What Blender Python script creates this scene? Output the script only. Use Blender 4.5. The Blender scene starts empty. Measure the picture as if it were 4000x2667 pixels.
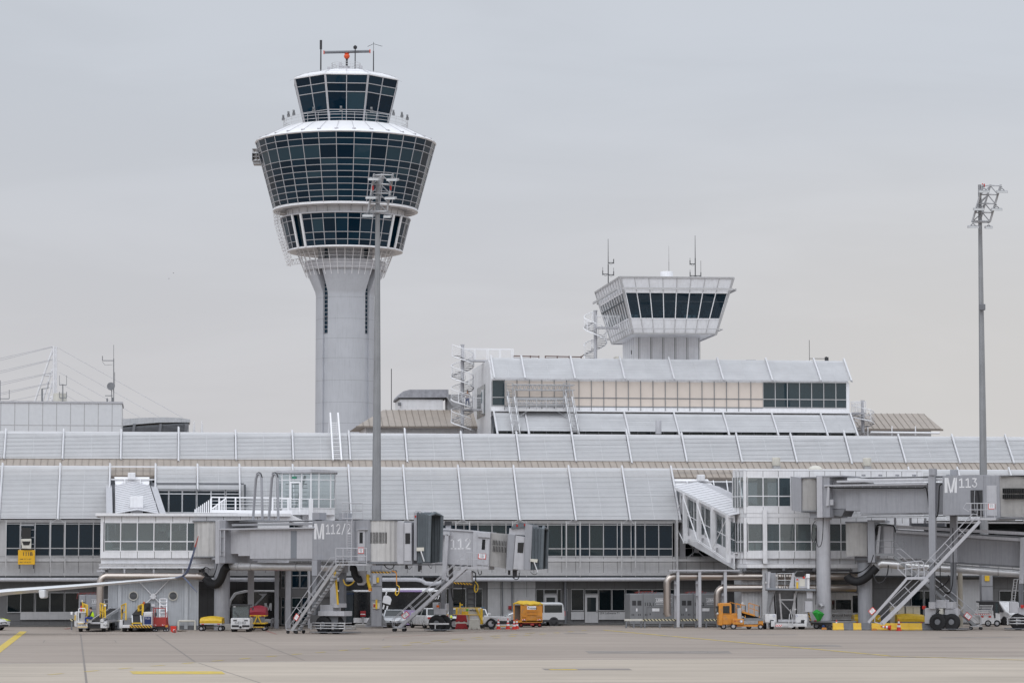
import bpy,math,random
from mathutils import Vector,Matrix
R=math.radians;PI=math.pi
random.seed(11)
SC=bpy.context.scene;COL=SC.collection
#  camera model
F=11111.0;H=5.0;HORZ=2210.0
TH=math.atan((HORZ-1333.5)/F);cT,sT=math.cos(TH),math.sin(TH)
def ray(px,py):
 u=(px-2000)/F;v=(1333.5-py)/F
 return Vector((u,cT-v*sT,sT+v*cT))
def ground(px,py,z=0.0):
 d=ray(px,py);k=(z-H)/d.z
 return d.x*k,d.y*k
LASTFR=None;XF=False
class Fr:
 """an upright frame: u along, w away from the camera, z up"""
 def __init__(s,x,y,deg=0):
  s.x0,s.y0,s.ang=x,y,R(deg);s.c,s.s=math.cos(s.ang),math.sin(s.ang)
 def at(s,px,py,w=0.0):
  global LASTFR
  LASTFR=s
  d=ray(px,py);nx,ny=-s.s,s.c
  k=(w+s.x0*nx+s.y0*ny)/(d.x*nx+d.y*ny)
  X,Y=d.x*k-s.x0,d.y*k-s.y0
  return X*s.c+Y*s.s,H+d.z*k
 def u(s,px,w=0.0,py=2210):return s.at(px,py,w)[0]
 def z(s,py,px,w=0.0):return s.at(px,py,w)[1]
 def world(s,u,w,z=0.0):
  return Vector((s.x0+u*s.c-w*s.s,s.y0+u*s.s+w*s.c,z))
 def g(s,px,py,z=0.0):
  x,y=ground(px,py,z);X,Y=x-s.x0,y-s.y0
  return X*s.c+Y*s.s,-X*s.s+Y*s.c
def gfr(px,py,deg=0):
 x,y=ground(px,py);return Fr(x,y,deg)
def dfr(px,depth,deg=0):
 d=ray(px,2210);return Fr(d.x/d.y*depth,depth,deg)
B=Fr(0,243,7.0)
#  mesh builder
class MB:
 def __init__(s):s.v=[];s.f=[];s.mi=[];s.m=0
 def add(s,vs,fs):
  b=len(s.v);s.v+=[tuple(p)for p in vs]
  for f in fs:s.f.append(tuple(i+b for i in f));s.mi.append(s.m)
  return s
 def box(s,x0,x1,y0,y1,z0,z1):
  if x0>x1:x0,x1=x1,x0
  if y0>y1:y0,y1=y1,y0
  if z0>z1:z0,z1=z1,z0
  return s.add([(x0,y0,z0),(x1,y0,z0),(x1,y1,z0),(x0,y1,z0),(x0,y0,z1),(x1,y0,z1),(x1,y1,z1),(x0,y1,z1)],[(3,2,1,0),(4,5,6,7),(0,1,5,4),(1,2,6,5),(2,3,7,6),(3,0,4,7)])
 def pbox(s,fr,x0,y0,x1,y1,w0,w1,wz=None):
  wz=w0 if wz is None else wz
  a=fr.at(x0,y1,wz);b=fr.at(x1,y0,wz)
  return s.box(a[0],b[0],w0,w1,a[1],b[1])
 def hexa(s,p):
  return s.add(p,[(3,2,1,0),(4,5,6,7),(0,1,5,4),(1,2,6,5),(2,3,7,6),(3,0,4,7)])
 def quad(s,*p):return s.add(p,[tuple(range(len(p)))])
 def beam(s,p,q,a,b=None,up=(0,0,1)):
  b=a if b is None else b
  p,q=Vector(p),Vector(q);d=(q-p)
  if d.length<1e-6:return s
  d.normalize();up=Vector(up)
  if abs(d.dot(up))>.98:up=Vector((0,1,0))
  x=d.cross(up).normalized()*(a/2);y=x.normalized().cross(d)*(b/2)
  return s.hexa([p-x-y,p+x-y,p+x+y,p-x+y,q-x-y,q+x-y,q+x+y,q-x+y])
 def pipe(s,pts,r,n=8,cap=True):
  pts=[Vector(p)for p in pts];rs=r if isinstance(r,(list,tuple))else[r]*len(pts)
  base=len(s.v);T=[]
  for i in range(len(pts)):
   a=pts[max(i-1,0)];b=pts[min(i+1,len(pts)-1)];T.append((b-a).normalized())
  x=T[0].cross(Vector((0,0,1)))
  if x.length<.1:x=T[0].cross(Vector((0,1,0)))
  x.normalize()
  for i,p in enumerate(pts):
   x=(x-T[i]*x.dot(T[i])).normalized();y=T[i].cross(x)
   for k in range(n):
    a=2*PI*k/n;q=p+(x*math.cos(a)+y*math.sin(a))*rs[i];s.v.append(tuple(q))
  for i in range(len(pts)-1):
   for k in range(n):
    k2=(k+1)%n
    s.f.append((base+i*n+k,base+i*n+k2,base+(i+1)*n+k2,base+(i+1)*n+k));s.mi.append(s.m)
  if cap:
   s.f.append(tuple(base+k for k in reversed(range(n))));s.mi.append(s.m)
   e=base+(len(pts)-1)*n;s.f.append(tuple(e+k for k in range(n)));s.mi.append(s.m)
  return s
 def tube(s,p,q,r,n=8,r2=None):return s.pipe([p,q],[r,r if r2 is None else r2],n)
 def ring(s,c,rad,r,n=32,axis='z',m=5,a0=0,a1=2*PI):
  full=abs(a1-a0-2*PI)<1e-6;pts=[]
  for i in range(n+1):
   a=a0+(a1-a0)*i/n;ca,sa=rad*math.cos(a),rad*math.sin(a)
   pts.append((c[0]+ca,c[1]+sa,c[2])if axis=='z' else((c[0]+ca,c[1],c[2]+sa)if axis=='y' else(c[0],c[1]+ca,c[2]+sa)))
  return s.pipe(pts,r,m,cap=not full)
 def lathe(s,prof,n=32,c=(0,0,0),a0=0,a1=2*PI,axis='z',cap=False):
  full=abs(a1-a0-2*PI)<1e-6;m=n if full else n+1;b=len(s.v)
  for(r,z)in prof:
   for k in range(m):
    a=a0+(a1-a0)*k/n;ca,sa=r*math.cos(a),r*math.sin(a)
    s.v.append((c[0]+ca,c[1]+sa,c[2]+z)if axis=='z' else((c[0]+ca,c[1]+z,c[2]+sa)if axis=='y' else(c[0]+z,c[1]+ca,c[2]+sa)))
  for i in range(len(prof)-1):
   for k in range(n):
    k2=(k+1)%m if full else k+1
    s.f.append((b+i*m+k,b+i*m+k2,b+(i+1)*m+k2,b+(i+1)*m+k));s.mi.append(s.m)
  if cap:
   s.f.append(tuple(b+k for k in reversed(range(m))));s.mi.append(s.m)
   e=b+(len(prof)-1)*m;s.f.append(tuple(e+k for k in range(m)));s.mi.append(s.m)
  return s
 def disc(s,c,r,t,n=20,axis='y'):return s.lathe([(r,0),(r,t)],n,c,axis=axis,cap=True)
 def prism(s,poly,y0,y1,axis='y'):
  """extrude a polygon of (a, z) pairs along an axis"""
  n=len(poly);A=[]
  for y in(y0,y1):
   for(a,z)in poly:A.append((a,y,z)if axis=='y' else((y,a,z)if axis=='x' else(a,z,y)))
  return s.add(A,[tuple(range(n)),tuple(reversed(range(n,2*n)))]+[(i,n+i,n+(i+1)%n,(i+1)%n)for i in range(n)])
 def text(s,txt,fr_u,w,z,h,wscale=1.0,bold=0.0,ax=(1,0,0),up=(0,0,1),thick=.006,align='LEFT'):
  cu=bpy.data.curves.new('txt','FONT');cu.body=txt;cu.size=h/.72;cu.offset=bold*h;cu.align_x=align
  cu.resolution_u=2
  ob=bpy.data.objects.new('txt',cu);me=ob.to_mesh()
  ax,up=Vector(ax),Vector(up);o=Vector((fr_u,w,z))
  vs=[o+ax*(v.co.x*wscale)+up*v.co.y for v in me.vertices]
  s.add(vs,[tuple(p.vertices)for p in me.polygons])
  ob.to_mesh_clear();bpy.data.objects.remove(ob);bpy.data.curves.remove(cu)
  return s
OFF={};FRM={}
def mesh_obj(name,mb,mats,off=(0,0,0),smooth=False,bevel=0):
 me=bpy.data.meshes.new(name);o=Vector(off)
 me.from_pydata([tuple(Vector(v)-o)for v in mb.v],[],mb.f)
 for m in(mats if isinstance(mats,(list,tuple))else[mats]):me.materials.append(m)
 if any(mb.mi):me.polygons.foreach_set('material_index',mb.mi)
 me.validate();me.update()
 if smooth:
  me.polygons.foreach_set('use_smooth',[True]*len(me.polygons));me.set_sharp_from_angle(angle=R(38))
 ob=bpy.data.objects.new(name,me);COL.objects.link(ob)
 if bevel:
  bv=ob.modifiers.new('bevel','BEVEL');bv.width=bevel;bv.segments=2;bv.limit_method='ANGLE';bv.angle_limit=R(40)
 return ob
def props(o,label=None,cat=None,group=None,kind=None):
 for k,v in(('label',label),('category',cat),('group',group),('kind',kind)):
  if v:o[k]=v
 return o
def place(o,fr,base):
 o.location=fr.world(*base);o.rotation_euler=(0,0,fr.ang);OFF[o]=Vector(base);FRM[o]=fr
def thing(name,label,cat,fr,base=(0,0,0),group=None):
 o=bpy.data.objects.new(name,None);COL.objects.link(o);o.empty_display_size=.3
 place(o,fr,base);return props(o,label,cat,group)
def part(name,mb,mats,parent,label=None,smooth=False,bevel=0,kind=None):
 f0,f1=LASTFR,FRM[parent]
 if XF and f0 is not None and f0 is not f1:
  def cv(v):
   q=f0.world(*v);X,Y=q.x-f1.x0,q.y-f1.y0
   return(X*f1.c+Y*f1.s,-X*f1.s+Y*f1.c,q.z)
  mb.v=[cv(v)for v in mb.v]
 o=mesh_obj(name,mb,mats,OFF[parent],smooth,bevel);o.parent=parent;OFF[o]=OFF[parent];FRM[o]=FRM[parent]
 return props(o,label,None,None,kind)
def solo(name,label,cat,mb,mats,fr,base=(0,0,0),group=None,smooth=False,bevel=0,kind=None):
 o=mesh_obj(name,mb,mats,base,smooth,bevel);place(o,fr,base)
 return props(o,label,cat,group,kind)
def copy_tree(o,parent=None):
 c=o.copy();COL.objects.link(c)
 if parent:c.parent=parent
 for ch in list(o.children):copy_tree(ch,c)
 return c
def copy_thing(o,fr,base=(0,0,0),label=None,group=None,deg=None):
 c=copy_tree(o);c.location=fr.world(*base);c.rotation_euler=(0,0,fr.ang if deg is None else R(deg))
 OFF[c]=Vector(base);FRM[c]=fr
 return props(c,label,None,group)
#  materials
def srgb(r,g,b):
 f=lambda c:(c/255/12.92)if c/255<=.04045 else((c/255+.055)/1.055)**2.4
 return(f(r),f(g),f(b))
def pm(name,col,rough=.5,metal=0.0,var=.10,scale=2.5,streak=0.0,bump=0.0,spec=.5,dirt=None):
 m=bpy.data.materials.new(name);m.use_nodes=True;nt=m.node_tree;N=nt.nodes;L=nt.links
 p=N['Principled BSDF'];p.inputs['Roughness'].default_value=rough;p.inputs['Metallic'].default_value=metal
 p.inputs['Specular IOR Level'].default_value=spec
 tc=N.new('ShaderNodeTexCoord');nz=N.new('ShaderNodeTexNoise');nz.inputs['Scale'].default_value=scale
 nz.inputs['Detail'].default_value=6;nz.inputs['Roughness'].default_value=.6
 L.new(tc.outputs['Object'],nz.inputs['Vector'])
 mr=N.new('ShaderNodeMapRange');mr.inputs['From Min'].default_value=.3;mr.inputs['From Max'].default_value=.7
 mr.inputs['To Min'].default_value=1-var;mr.inputs['To Max'].default_value=1+var
 L.new(nz.outputs['Fac'],mr.inputs['Value']);fac=mr.outputs['Result']
 if streak:
  mp=N.new('ShaderNodeMapping');mp.inputs['Scale'].default_value=(5,5,.35)
  n2=N.new('ShaderNodeTexNoise');n2.inputs['Scale'].default_value=1.3;n2.inputs['Detail'].default_value=5
  L.new(tc.outputs['Object'],mp.inputs['Vector']);L.new(mp.outputs['Vector'],n2.inputs['Vector'])
  m2=N.new('ShaderNodeMapRange');m2.inputs['From Min'].default_value=.48;m2.inputs['From Max'].default_value=.75
  m2.inputs['To Min'].default_value=1;m2.inputs['To Max'].default_value=1-streak
  L.new(n2.outputs['Fac'],m2.inputs['Value'])
  mu=N.new('ShaderNodeMath');mu.operation='MULTIPLY';L.new(fac,mu.inputs[0]);L.new(m2.outputs['Result'],mu.inputs[1]);fac=mu.outputs[0]
 mx=N.new('ShaderNodeVectorMath');mx.operation='SCALE';mx.inputs[0].default_value=col
 L.new(fac,mx.inputs['Scale']);out=mx.outputs['Vector']
 if dirt:
  n3=N.new('ShaderNodeTexNoise');n3.inputs['Scale'].default_value=dirt[2];n3.inputs['Detail'].default_value=8
  L.new(tc.outputs['Object'],n3.inputs['Vector'])
  m3=N.new('ShaderNodeMapRange');m3.inputs['From Min'].default_value=.52;m3.inputs['From Max'].default_value=.68
  m3.inputs['To Max'].default_value=dirt[1];L.new(n3.outputs['Fac'],m3.inputs['Value'])
  mi=N.new('ShaderNodeMix');mi.data_type='RGBA';L.new(m3.outputs['Result'],mi.inputs['Factor'])
  L.new(out,mi.inputs['A']);mi.inputs['B'].default_value=(*dirt[0],1);out=mi.outputs['Result']
 L.new(out,p.inputs['Base Color'])
 rr=N.new('ShaderNodeMapRange');rr.inputs['To Min'].default_value=max(0,rough-.08);rr.inputs['To Max'].default_value=min(1,rough+.08)
 L.new(nz.outputs['Fac'],rr.inputs['Value']);L.new(rr.outputs['Result'],p.inputs['Roughness'])
 if bump:
  bp=N.new('ShaderNodeBump');bp.inputs['Strength'].default_value=bump;bp.inputs['Distance'].default_value=.02
  L.new(nz.outputs['Fac'],bp.inputs['Height']);L.new(bp.outputs['Normal'],p.inputs['Normal'])
 return m
def glass(name,tint,refl=.04,base=(.01,.02,.025),trans=.0,wav=.25,wscale=.5,rough=.02):
 """coated glass: clear part tinted, dark body, sky reflection by Fresnel, slightly wavy"""
 m=bpy.data.materials.new(name);m.use_nodes=True;nt=m.node_tree;N=nt.nodes;L=nt.links
 N.remove(N['Principled BSDF']);out=N['Material Output']
 tc=N.new('ShaderNodeTexCoord');nz=N.new('ShaderNodeTexNoise');nz.inputs['Scale'].default_value=wscale;nz.inputs['Detail'].default_value=1
 L.new(tc.outputs['Object'],nz.inputs['Vector'])
 bp=N.new('ShaderNodeBump');bp.inputs['Strength'].default_value=wav;bp.inputs['Distance'].default_value=.05;L.new(nz.outputs['Fac'],bp.inputs['Height'])
 g=N.new('ShaderNodeBsdfGlossy');g.inputs['Roughness'].default_value=rough;L.new(bp.outputs['Normal'],g.inputs['Normal'])
 d=N.new('ShaderNodeBsdfDiffuse');d.inputs['Color'].default_value=(*base,1)
 t=N.new('ShaderNodeBsdfTransparent');t.inputs['Color'].default_value=(*tint,1)
 m1=N.new('ShaderNodeMixShader');m1.inputs[0].default_value=trans;L.new(d.outputs[0],m1.inputs[1]);L.new(t.outputs[0],m1.inputs[2])
 fr=N.new('ShaderNodeFresnel');fr.inputs['IOR'].default_value=1.5
 ad=N.new('ShaderNodeMath');ad.operation='ADD';ad.use_clamp=True;ad.inputs[1].default_value=refl;L.new(fr.outputs[0],ad.inputs[0])
 m2=N.new('ShaderNodeMixShader');L.new(ad.outputs[0],m2.inputs[0]);L.new(m1.outputs[0],m2.inputs[1]);L.new(g.outputs[0],m2.inputs[2])
 L.new(m2.outputs[0],out.inputs['Surface'])
 return m
def stripes(name,c1,c2,pitch=.3,rough=.5,slope=1.0,duty=.5):
 m=pm(name,c1,rough,var=.05);nt=m.node_tree;N=nt.nodes;L=nt.links;p=N['Principled BSDF']
 src=p.inputs['Base Color'].links[0].from_socket
 tc=N.new('ShaderNodeTexCoord');sx=N.new('ShaderNodeSeparateXYZ');L.new(tc.outputs['Object'],sx.inputs[0])
 a=N.new('ShaderNodeMath');a.operation='MULTIPLY';a.inputs[1].default_value=slope;L.new(sx.outputs['Z'],a.inputs[0])
 b=N.new('ShaderNodeMath');b.operation='ADD';L.new(sx.outputs['X'],b.inputs[0]);L.new(a.outputs[0],b.inputs[1])
 c=N.new('ShaderNodeMath');c.operation='DIVIDE';c.inputs[1].default_value=pitch;L.new(b.outputs[0],c.inputs[0])
 d=N.new('ShaderNodeMath');d.operation='FRACT';L.new(c.outputs[0],d.inputs[0])
 e=N.new('ShaderNodeMath');e.operation='GREATER_THAN';e.inputs[1].default_value=duty;L.new(d.outputs[0],e.inputs[0])
 mi=N.new('ShaderNodeMix');mi.data_type='RGBA';L.new(e.outputs[0],mi.inputs['Factor']);L.new(src,mi.inputs['A']);mi.inputs['B'].default_value=(*c2,1)
 L.new(mi.outputs['Result'],p.inputs['Base Color'])
 return m
M={}
M['white']=pm('white_paint',(.74,.74,.76),.4,var=.05,streak=.12,dirt=((.48,.46,.44),.16,.7))
M['white2']=pm('white_metal',(.80,.80,.82),.35,var=.04)
M['louver_b']=pm('louver_metal_grey',(.51,.515,.53),.45,var=.08,scale=.6)
M['rib']=pm('louver_rib_metal',(.60,.60,.62),.4,var=.05,streak=.1)
M['louver']=pm('louver_metal',(.55,.555,.57),.42,var=.06,scale=.6)
M['louver_back']=pm('roof_glazing',(.085,.09,.10),.35,var=.1)
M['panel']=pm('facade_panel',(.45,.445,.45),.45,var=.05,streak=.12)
M['panel_dark']=pm('ground_floor_panel',(.135,.133,.135),.5,var=.06,streak=.12)  # dark panel tone, deepened with the shade of the recess under the fascia
M['beige']=pm('beige_blind',(.62,.545,.485),.35,var=.04,scale=.5)  # sky reflected in the block's window band, painted as an opaque beige
M['joint']=pm('dark_joint',(.09,.088,.085),.6)
M['dark']=pm('dark_metal',(.028,.028,.032),.5)
M['black']=pm('black_rubber',(.012,.012,.014),.75,var=.25)
M['brown']=pm('brown_seam_roof',(.33,.285,.245),.45,var=.10,scale=1.2,streak=.18)
M['brown_dark']=pm('brown_seam',(.20,.17,.145),.5)
M['grey']=pm('bridge_grey',(.30,.305,.33),.42,var=.05,streak=.16)
M['grey_l']=pm('light_grey_paint',(.45,.45,.475),.42,var=.05,streak=.14)
M['grey_d']=pm('dark_grey_paint',(.16,.165,.18),.5,var=.08,streak=.15)
M['grey_b']=pm('blue_grey_band',(.20,.215,.24),.45,var=.05)
M['galv']=pm('galvanised_steel',(.42,.42,.43),.42,metal=.55,var=.12,scale=4)
M['galv_d']=pm('weathered_steel',(.21,.215,.225),.5,metal=.4,var=.15)
M['steel']=pm('duct_steel',(.47,.42,.385),.3,metal=.95,var=.05,scale=.5)
M['corr']=pm('corrugated_metal',(.52,.51,.50),.4,metal=.25,var=.06,streak=.12)
M['conc']=pm('concrete',(.36,.345,.325),.85,var=.14,scale=1.5,bump=.2)
M['tconc']=pm('tower_concrete',(.47,.485,.52),.7,var=.05,scale=.35,streak=.10)
M['alu']=pm('aluminium',(.62,.62,.63),.35,metal=.6,var=.08)
M['orange']=pm('orange_paint',(.56,.225,.025),.5,var=.15,dirt=((.30,.19,.11),.55,3))
M['yellow']=pm('yellow_paint',(.72,.46,.03),.45,var=.10)
M['ytarp']=pm('yellow_tarp',(.62,.40,.02),.5,var=.14,scale=4,bump=.8)
M['red']=pm('red_paint',(.33,.035,.03),.5,var=.12)
M['redbr']=pm('bright_red_plastic',(.62,.035,.02),.45,var=.08)
M['dred']=pm('dark_red_plastic',(.30,.015,.02),.55,var=.15)
M['rtarp']=pm('red_tarp',(.26,.012,.03),.6,var=.15,scale=4,bump=.8)
M['cream']=pm('cream_plastic',(.58,.56,.50),.55,var=.10)
M['navy']=pm('navy_cloth',(.012,.025,.11),.8,var=.15)
M['blue']=pm('blue_paint',(.03,.07,.22),.4)
M['skin']=pm('skin',(.42,.24,.17),.55)
M['hair']=pm('dark_hair',(.03,.025,.02),.7)
M['hivis']=pm('hivis_cloth',(.55,.85,.02),.7,var=.08)
M['green']=pm('green_tarp',(.015,.25,.03),.5,var=.2,scale=6,bump=.8)
M['lilac']=pm('lilac_paint',(.38,.28,.52),.35,var=.04)
M['silver']=pm('silver_car_paint',(.52,.53,.55),.25,metal=.4,var=.03)
M['carwhite']=pm('white_car_paint',(.62,.62,.63),.28,var=.05,streak=.15,dirt=((.30,.28,.25),.30,2.2))
M['carlime']=pm('lime_car_foil',(.60,.68,.03),.3,var=.03)
M['carblue']=pm('police_blue_foil',(.02,.04,.14),.3,var=.03)
M['bellow']=pm('teal_grey_bellows',(.112,.130,.145),.7,var=.12)
M['tarmac']=pm('dark_kerb',(.10,.098,.095),.85,var=.2)
M['teal']=pm('teal_blind',(.09,.16,.19),.4,var=.06)
M['red_lens']=pm('red_lens',(.45,.02,.015),.3)
M['black_gl']=pm('black_gloss',(.012,.013,.015),.12,var=.1)
M['signyel']=pm('sign_yellow',(.72,.40,.01),.5,var=.04)
M['hazard']=stripes('hazard_stripes',(.65,.36,.02),(.02,.02,.02),.22)
M['hazard_w']=stripes('pale_hazard_stripes',(.55,.50,.32),(.03,.03,.03),.28)
M['redwhite']=stripes('red_white_stripes',(.6,.03,.03),(.75,.75,.75),.18)
M['lamp_lens']=pm('lamp_lens',(.55,.57,.58),.2)
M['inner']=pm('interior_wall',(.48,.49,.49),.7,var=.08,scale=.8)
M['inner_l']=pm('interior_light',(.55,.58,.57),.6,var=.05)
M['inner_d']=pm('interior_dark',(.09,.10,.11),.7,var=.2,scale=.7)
M['tglass']=glass('tower_glass',(.1,.14,.16),.0,(.002,.021,.040),.0,.22,.35)
M['tglass2']=glass('tower_glass_blind',(.1,.14,.16),.012,(.013,.042,.062),.0,.3,.5)
M['wglass']=glass('window_glass',(.38,.52,.60),-.012,(.005,.024,.042),.42,.2,.4)
M['wglass_b']=glass('window_glass_deep',(.30,.44,.52),-.015,(.003,.018,.033),.3,.3,.4)
M['wglass_c']=glass('window_glass_pale',(.5,.62,.66),.0,(.018,.042,.05),.5,.3,.4)
M['tglass3']=glass('tower_glass_deep',(.1,.14,.16),-.01,(.001,.013,.027),.0,.3,.35)
M['pglass_b']=glass('pavilion_glass_deep',(.5,.62,.66),.015,(.11,.15,.17),.62,.3,.4)
M['pglass']=glass('pavilion_glass',(.74,.82,.83),.02,(.31,.345,.355),.76,.2,.4)
M['gglass']=glass('shade_glass',(.35,.42,.44),.0,(.008,.016,.020),.5,.2,.6)
M['bglass']=glass('blue_office_glass',(.45,.6,.66),.015,(.03,.06,.075),.45,.15,.4)
M['cglass']=glass('car_glass',(.3,.34,.34),.03,(.02,.026,.028),.12,.1,.8)
#  camera, sky, sun
cam=bpy.data.cameras.new('camera');co=bpy.data.objects.new('camera',cam);COL.objects.link(co);SC.camera=co
cam.sensor_width=36;cam.lens=36*F/4000;cam.clip_start=1;cam.clip_end=20000
co.location=(0,0,H);co.rotation_euler=(PI/2+TH,0,0)
SC.view_settings.view_transform='Standard';SC.view_settings.look='None';SC.view_settings.gamma=1;SC.view_settings.exposure=0.0
SC.render.engine='CYCLES';SC.cycles.use_denoising=True
SC.cycles.max_bounces=10;SC.cycles.transparent_max_bounces=16
W=bpy.data.worlds.new('World');SC.world=W;W.use_nodes=True
nt=W.node_tree;N=nt.nodes;L=nt.links;N.clear()
out=N.new('ShaderNodeOutputWorld');bg=N.new('ShaderNodeBackground');L.new(bg.outputs[0],out.inputs[0])
SUN_EL,SUN_AZ=R(48),R(205)
sky=N.new('ShaderNodeTexSky');sky.sky_type='NISHITA';sky.sun_disc=False;sky.sun_elevation=SUN_EL;sky.sun_rotation=SUN_AZ
tc=N.new('ShaderNodeTexCoord');sp=N.new('ShaderNodeSeparateXYZ');L.new(tc.outputs['Generated'],sp.inputs[0])
def mth(op,a,b=None,clamp=False):
 n=N.new('ShaderNodeMath');n.operation=op;n.use_clamp=clamp
 for i,v in enumerate((a,b)):
  if v is None:continue
  if isinstance(v,(int,float)):n.inputs[i].default_value=v
  else:L.new(v,n.inputs[i])
 return n.outputs[0]
def rng(v,a,b,c,d):
 n=N.new('ShaderNodeMapRange');n.interpolation_type='SMOOTHSTEP';L.new(v,n.inputs['Value'])
 for k,x in zip(('From Min','From Max','To Min','To Max'),(a,b,c,d)):n.inputs[k].default_value=x
 return n.outputs['Result']
def mixc(f,a,b):
 n=N.new('ShaderNodeMix');n.data_type='RGBA'
 if isinstance(f,(int,float)):n.inputs['Factor'].default_value=f
 else:L.new(f,n.inputs['Factor'])
 for k,v in(('A',a),('B',b)):
  if isinstance(v,tuple):n.inputs[k].default_value=(*v,1)
  else:L.new(v,n.inputs[k])
 return n.outputs['Result']
mp=N.new('ShaderNodeMapping');mp.inputs['Scale'].default_value=(3.0,3.0,15.0);mp.inputs['Location'].default_value=(3.1,0,.4);L.new(tc.outputs['Generated'],mp.inputs['Vector'])
nz=N.new('ShaderNodeTexNoise');nz.inputs['Scale'].default_value=2.2;nz.inputs['Detail'].default_value=7;nz.inputs['Roughness'].default_value=.5;nz.inputs['Distortion'].default_value=.5
L.new(mp.outputs[0],nz.inputs['Vector'])
SKY_LOW=srgb(205,204,207);SKY_HIGH=srgb(201,206,214)
col=mixc(rng(sp.outputs['Z'],.045,.19,0,1),SKY_LOW,SKY_HIGH)
warm=mth('MULTIPLY',rng(sp.outputs['X'],-.02,.15,0,1),rng(sp.outputs['Z'],.18,.06,0,1))
col=mixc(mth('MULTIPLY',warm,.45),col,srgb(217,213,207))
dk=rng(nz.outputs['Fac'],.36,.66,-.024,.028)
lf=rng(sp.outputs['X'],-.17,.02,-.02,.0)
br=mth('ADD',mth('ADD',1.0,dk),lf)
zen=rng(sp.outputs['Z'],.22,.95,0,.75)
back=rng(mth('MULTIPLY',sp.outputs['Y'],-1.0),-.05,.8,0,.95)
back=mth('MULTIPLY',back,rng(sp.outputs['Z'],.05,.55,.45,1.3))
br=mth('MULTIPLY',br,mth('ADD',mth('ADD',1.0,zen),back))
vm=N.new('ShaderNodeVectorMath');vm.operation='SCALE';L.new(col,vm.inputs[0]);L.new(br,vm.inputs['Scale'])
vs=N.new('ShaderNodeVectorMath');vs.operation='SCALE';L.new(sky.outputs[0],vs.inputs[0]);vs.inputs['Scale'].default_value=.1
L.new(mixc(.97,vs.outputs[0],vm.outputs[0]),bg.inputs['Color']);bg.inputs['Strength'].default_value=1.0
sl=bpy.data.lights.new('sun','SUN');sl.energy=0.7;sl.angle=R(50);sl.color=(1,.975,.94)
so=bpy.data.objects.new('sun',sl);COL.objects.link(so)
d=Vector((math.sin(SUN_AZ)*math.cos(SUN_EL),math.cos(SUN_AZ)*math.cos(SUN_EL),math.sin(SUN_EL)))
so.rotation_euler=d.to_track_quat('Z','Y').to_euler();so.location=(0,-50,80)
#  ground
def ground_mat(name,col,tint,joint):
 m=pm(name,col,.85,var=.10,scale=.05,bump=0);nt=m.node_tree;N=nt.nodes;L=nt.links;p=N['Principled BSDF']
 src=p.inputs['Base Color'].links[0].from_socket
 tc=N.new('ShaderNodeTexCoord')
 mp=N.new('ShaderNodeMapping');mp.inputs['Scale'].default_value=(.05,.5,1);mp.inputs['Rotation'].default_value=(0,0,R(4));L.new(tc.outputs['Object'],mp.inputs['Vector'])
 n1=N.new('ShaderNodeTexNoise');n1.inputs['Scale'].default_value=1.0;n1.inputs['Detail'].default_value=9;n1.inputs['Roughness'].default_value=.65;L.new(mp.outputs[0],n1.inputs['Vector'])
 r1=N.new('ShaderNodeMapRange');r1.inputs['From Min'].default_value=.32;r1.inputs['From Max'].default_value=.7;r1.inputs['To Min'].default_value=.82;r1.inputs['To Max'].default_value=1.14;L.new(n1.outputs['Fac'],r1.inputs['Value'])
 n2=N.new('ShaderNodeTexNoise');n2.inputs['Scale'].default_value=.35;n2.inputs['Detail'].default_value=10;n2.inputs['Roughness'].default_value=.75;L.new(tc.outputs['Object'],n2.inputs['Vector'])
 r2=N.new('ShaderNodeMapRange');r2.inputs['From Min'].default_value=.58;r2.inputs['From Max'].default_value=.72;r2.inputs['To Min'].default_value=0;r2.inputs['To Max'].default_value=.35;L.new(n2.outputs['Fac'],r2.inputs['Value'])
 v=N.new('ShaderNodeVectorMath');v.operation='SCALE';L.new(src,v.inputs[0]);L.new(r1.outputs['Result'],v.inputs['Scale'])
 mi=N.new('ShaderNodeMix');mi.data_type='RGBA';L.new(r2.outputs['Result'],mi.inputs['Factor']);L.new(v.outputs[0],mi.inputs['A']);mi.inputs['B'].default_value=(*tint,1)
 L.new(mi.outputs['Result'],p.inputs['Base Color']);p.inputs['Specular IOR Level'].default_value=.25
 return m
M['apron']=ground_mat('apron_concrete',(.315,.269,.233),(.24,.205,.178),None)
M['taxi']=ground_mat('taxiway_concrete',(.425,.370,.310),(.33,.28,.23),None)
M['mark_y']=pm('yellow_marking',(.55,.40,.05),.7,var=.2,scale=2,dirt=((.33,.29,.22),.8,1.2))
M['mark_r']=pm('red_marking',(.33,.13,.11),.7,var=.2,dirt=((.28,.24,.22),.8,1.0))
M['mark_w']=pm('white_marking',(.52,.51,.49),.7,var=.15,dirt=((.33,.31,.28),.7,1.0))
M['crack']=pm('joint_sealant',(.205,.18,.162),.8,var=.2)
M['patch']=pm('dark_patch',(.225,.20,.182),.85,var=.25,scale=.6)
G0=Fr(0,0,0)
mb=MB();mb.quad((-9000,-6000,0),(9000,-6000,0),(9000,14000,0),(-9000,14000,0))
solo('apron',None,None,mb,M['apron'],G0,kind='structure')
def gq(name,pts,mat,z,cut=None):
 mb=MB();mb.quad(*[(*ground(*p),z)for p in pts]);return solo(name,None,None,mb,mat,G0,kind='structure')
xl,yl=ground(0,2590);xr,yr=ground(4000,2566)
k=(yr-yl)/(xr-xl)
mb=MB();mb.quad((-900,-300,.004),(900,-300,.004),(900,yl+k*(900-xl),.004),(-900,yl+k*(-900-xl),.004))
solo('taxiway',None,None,mb,M['taxi'],G0,kind='structure')
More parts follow.
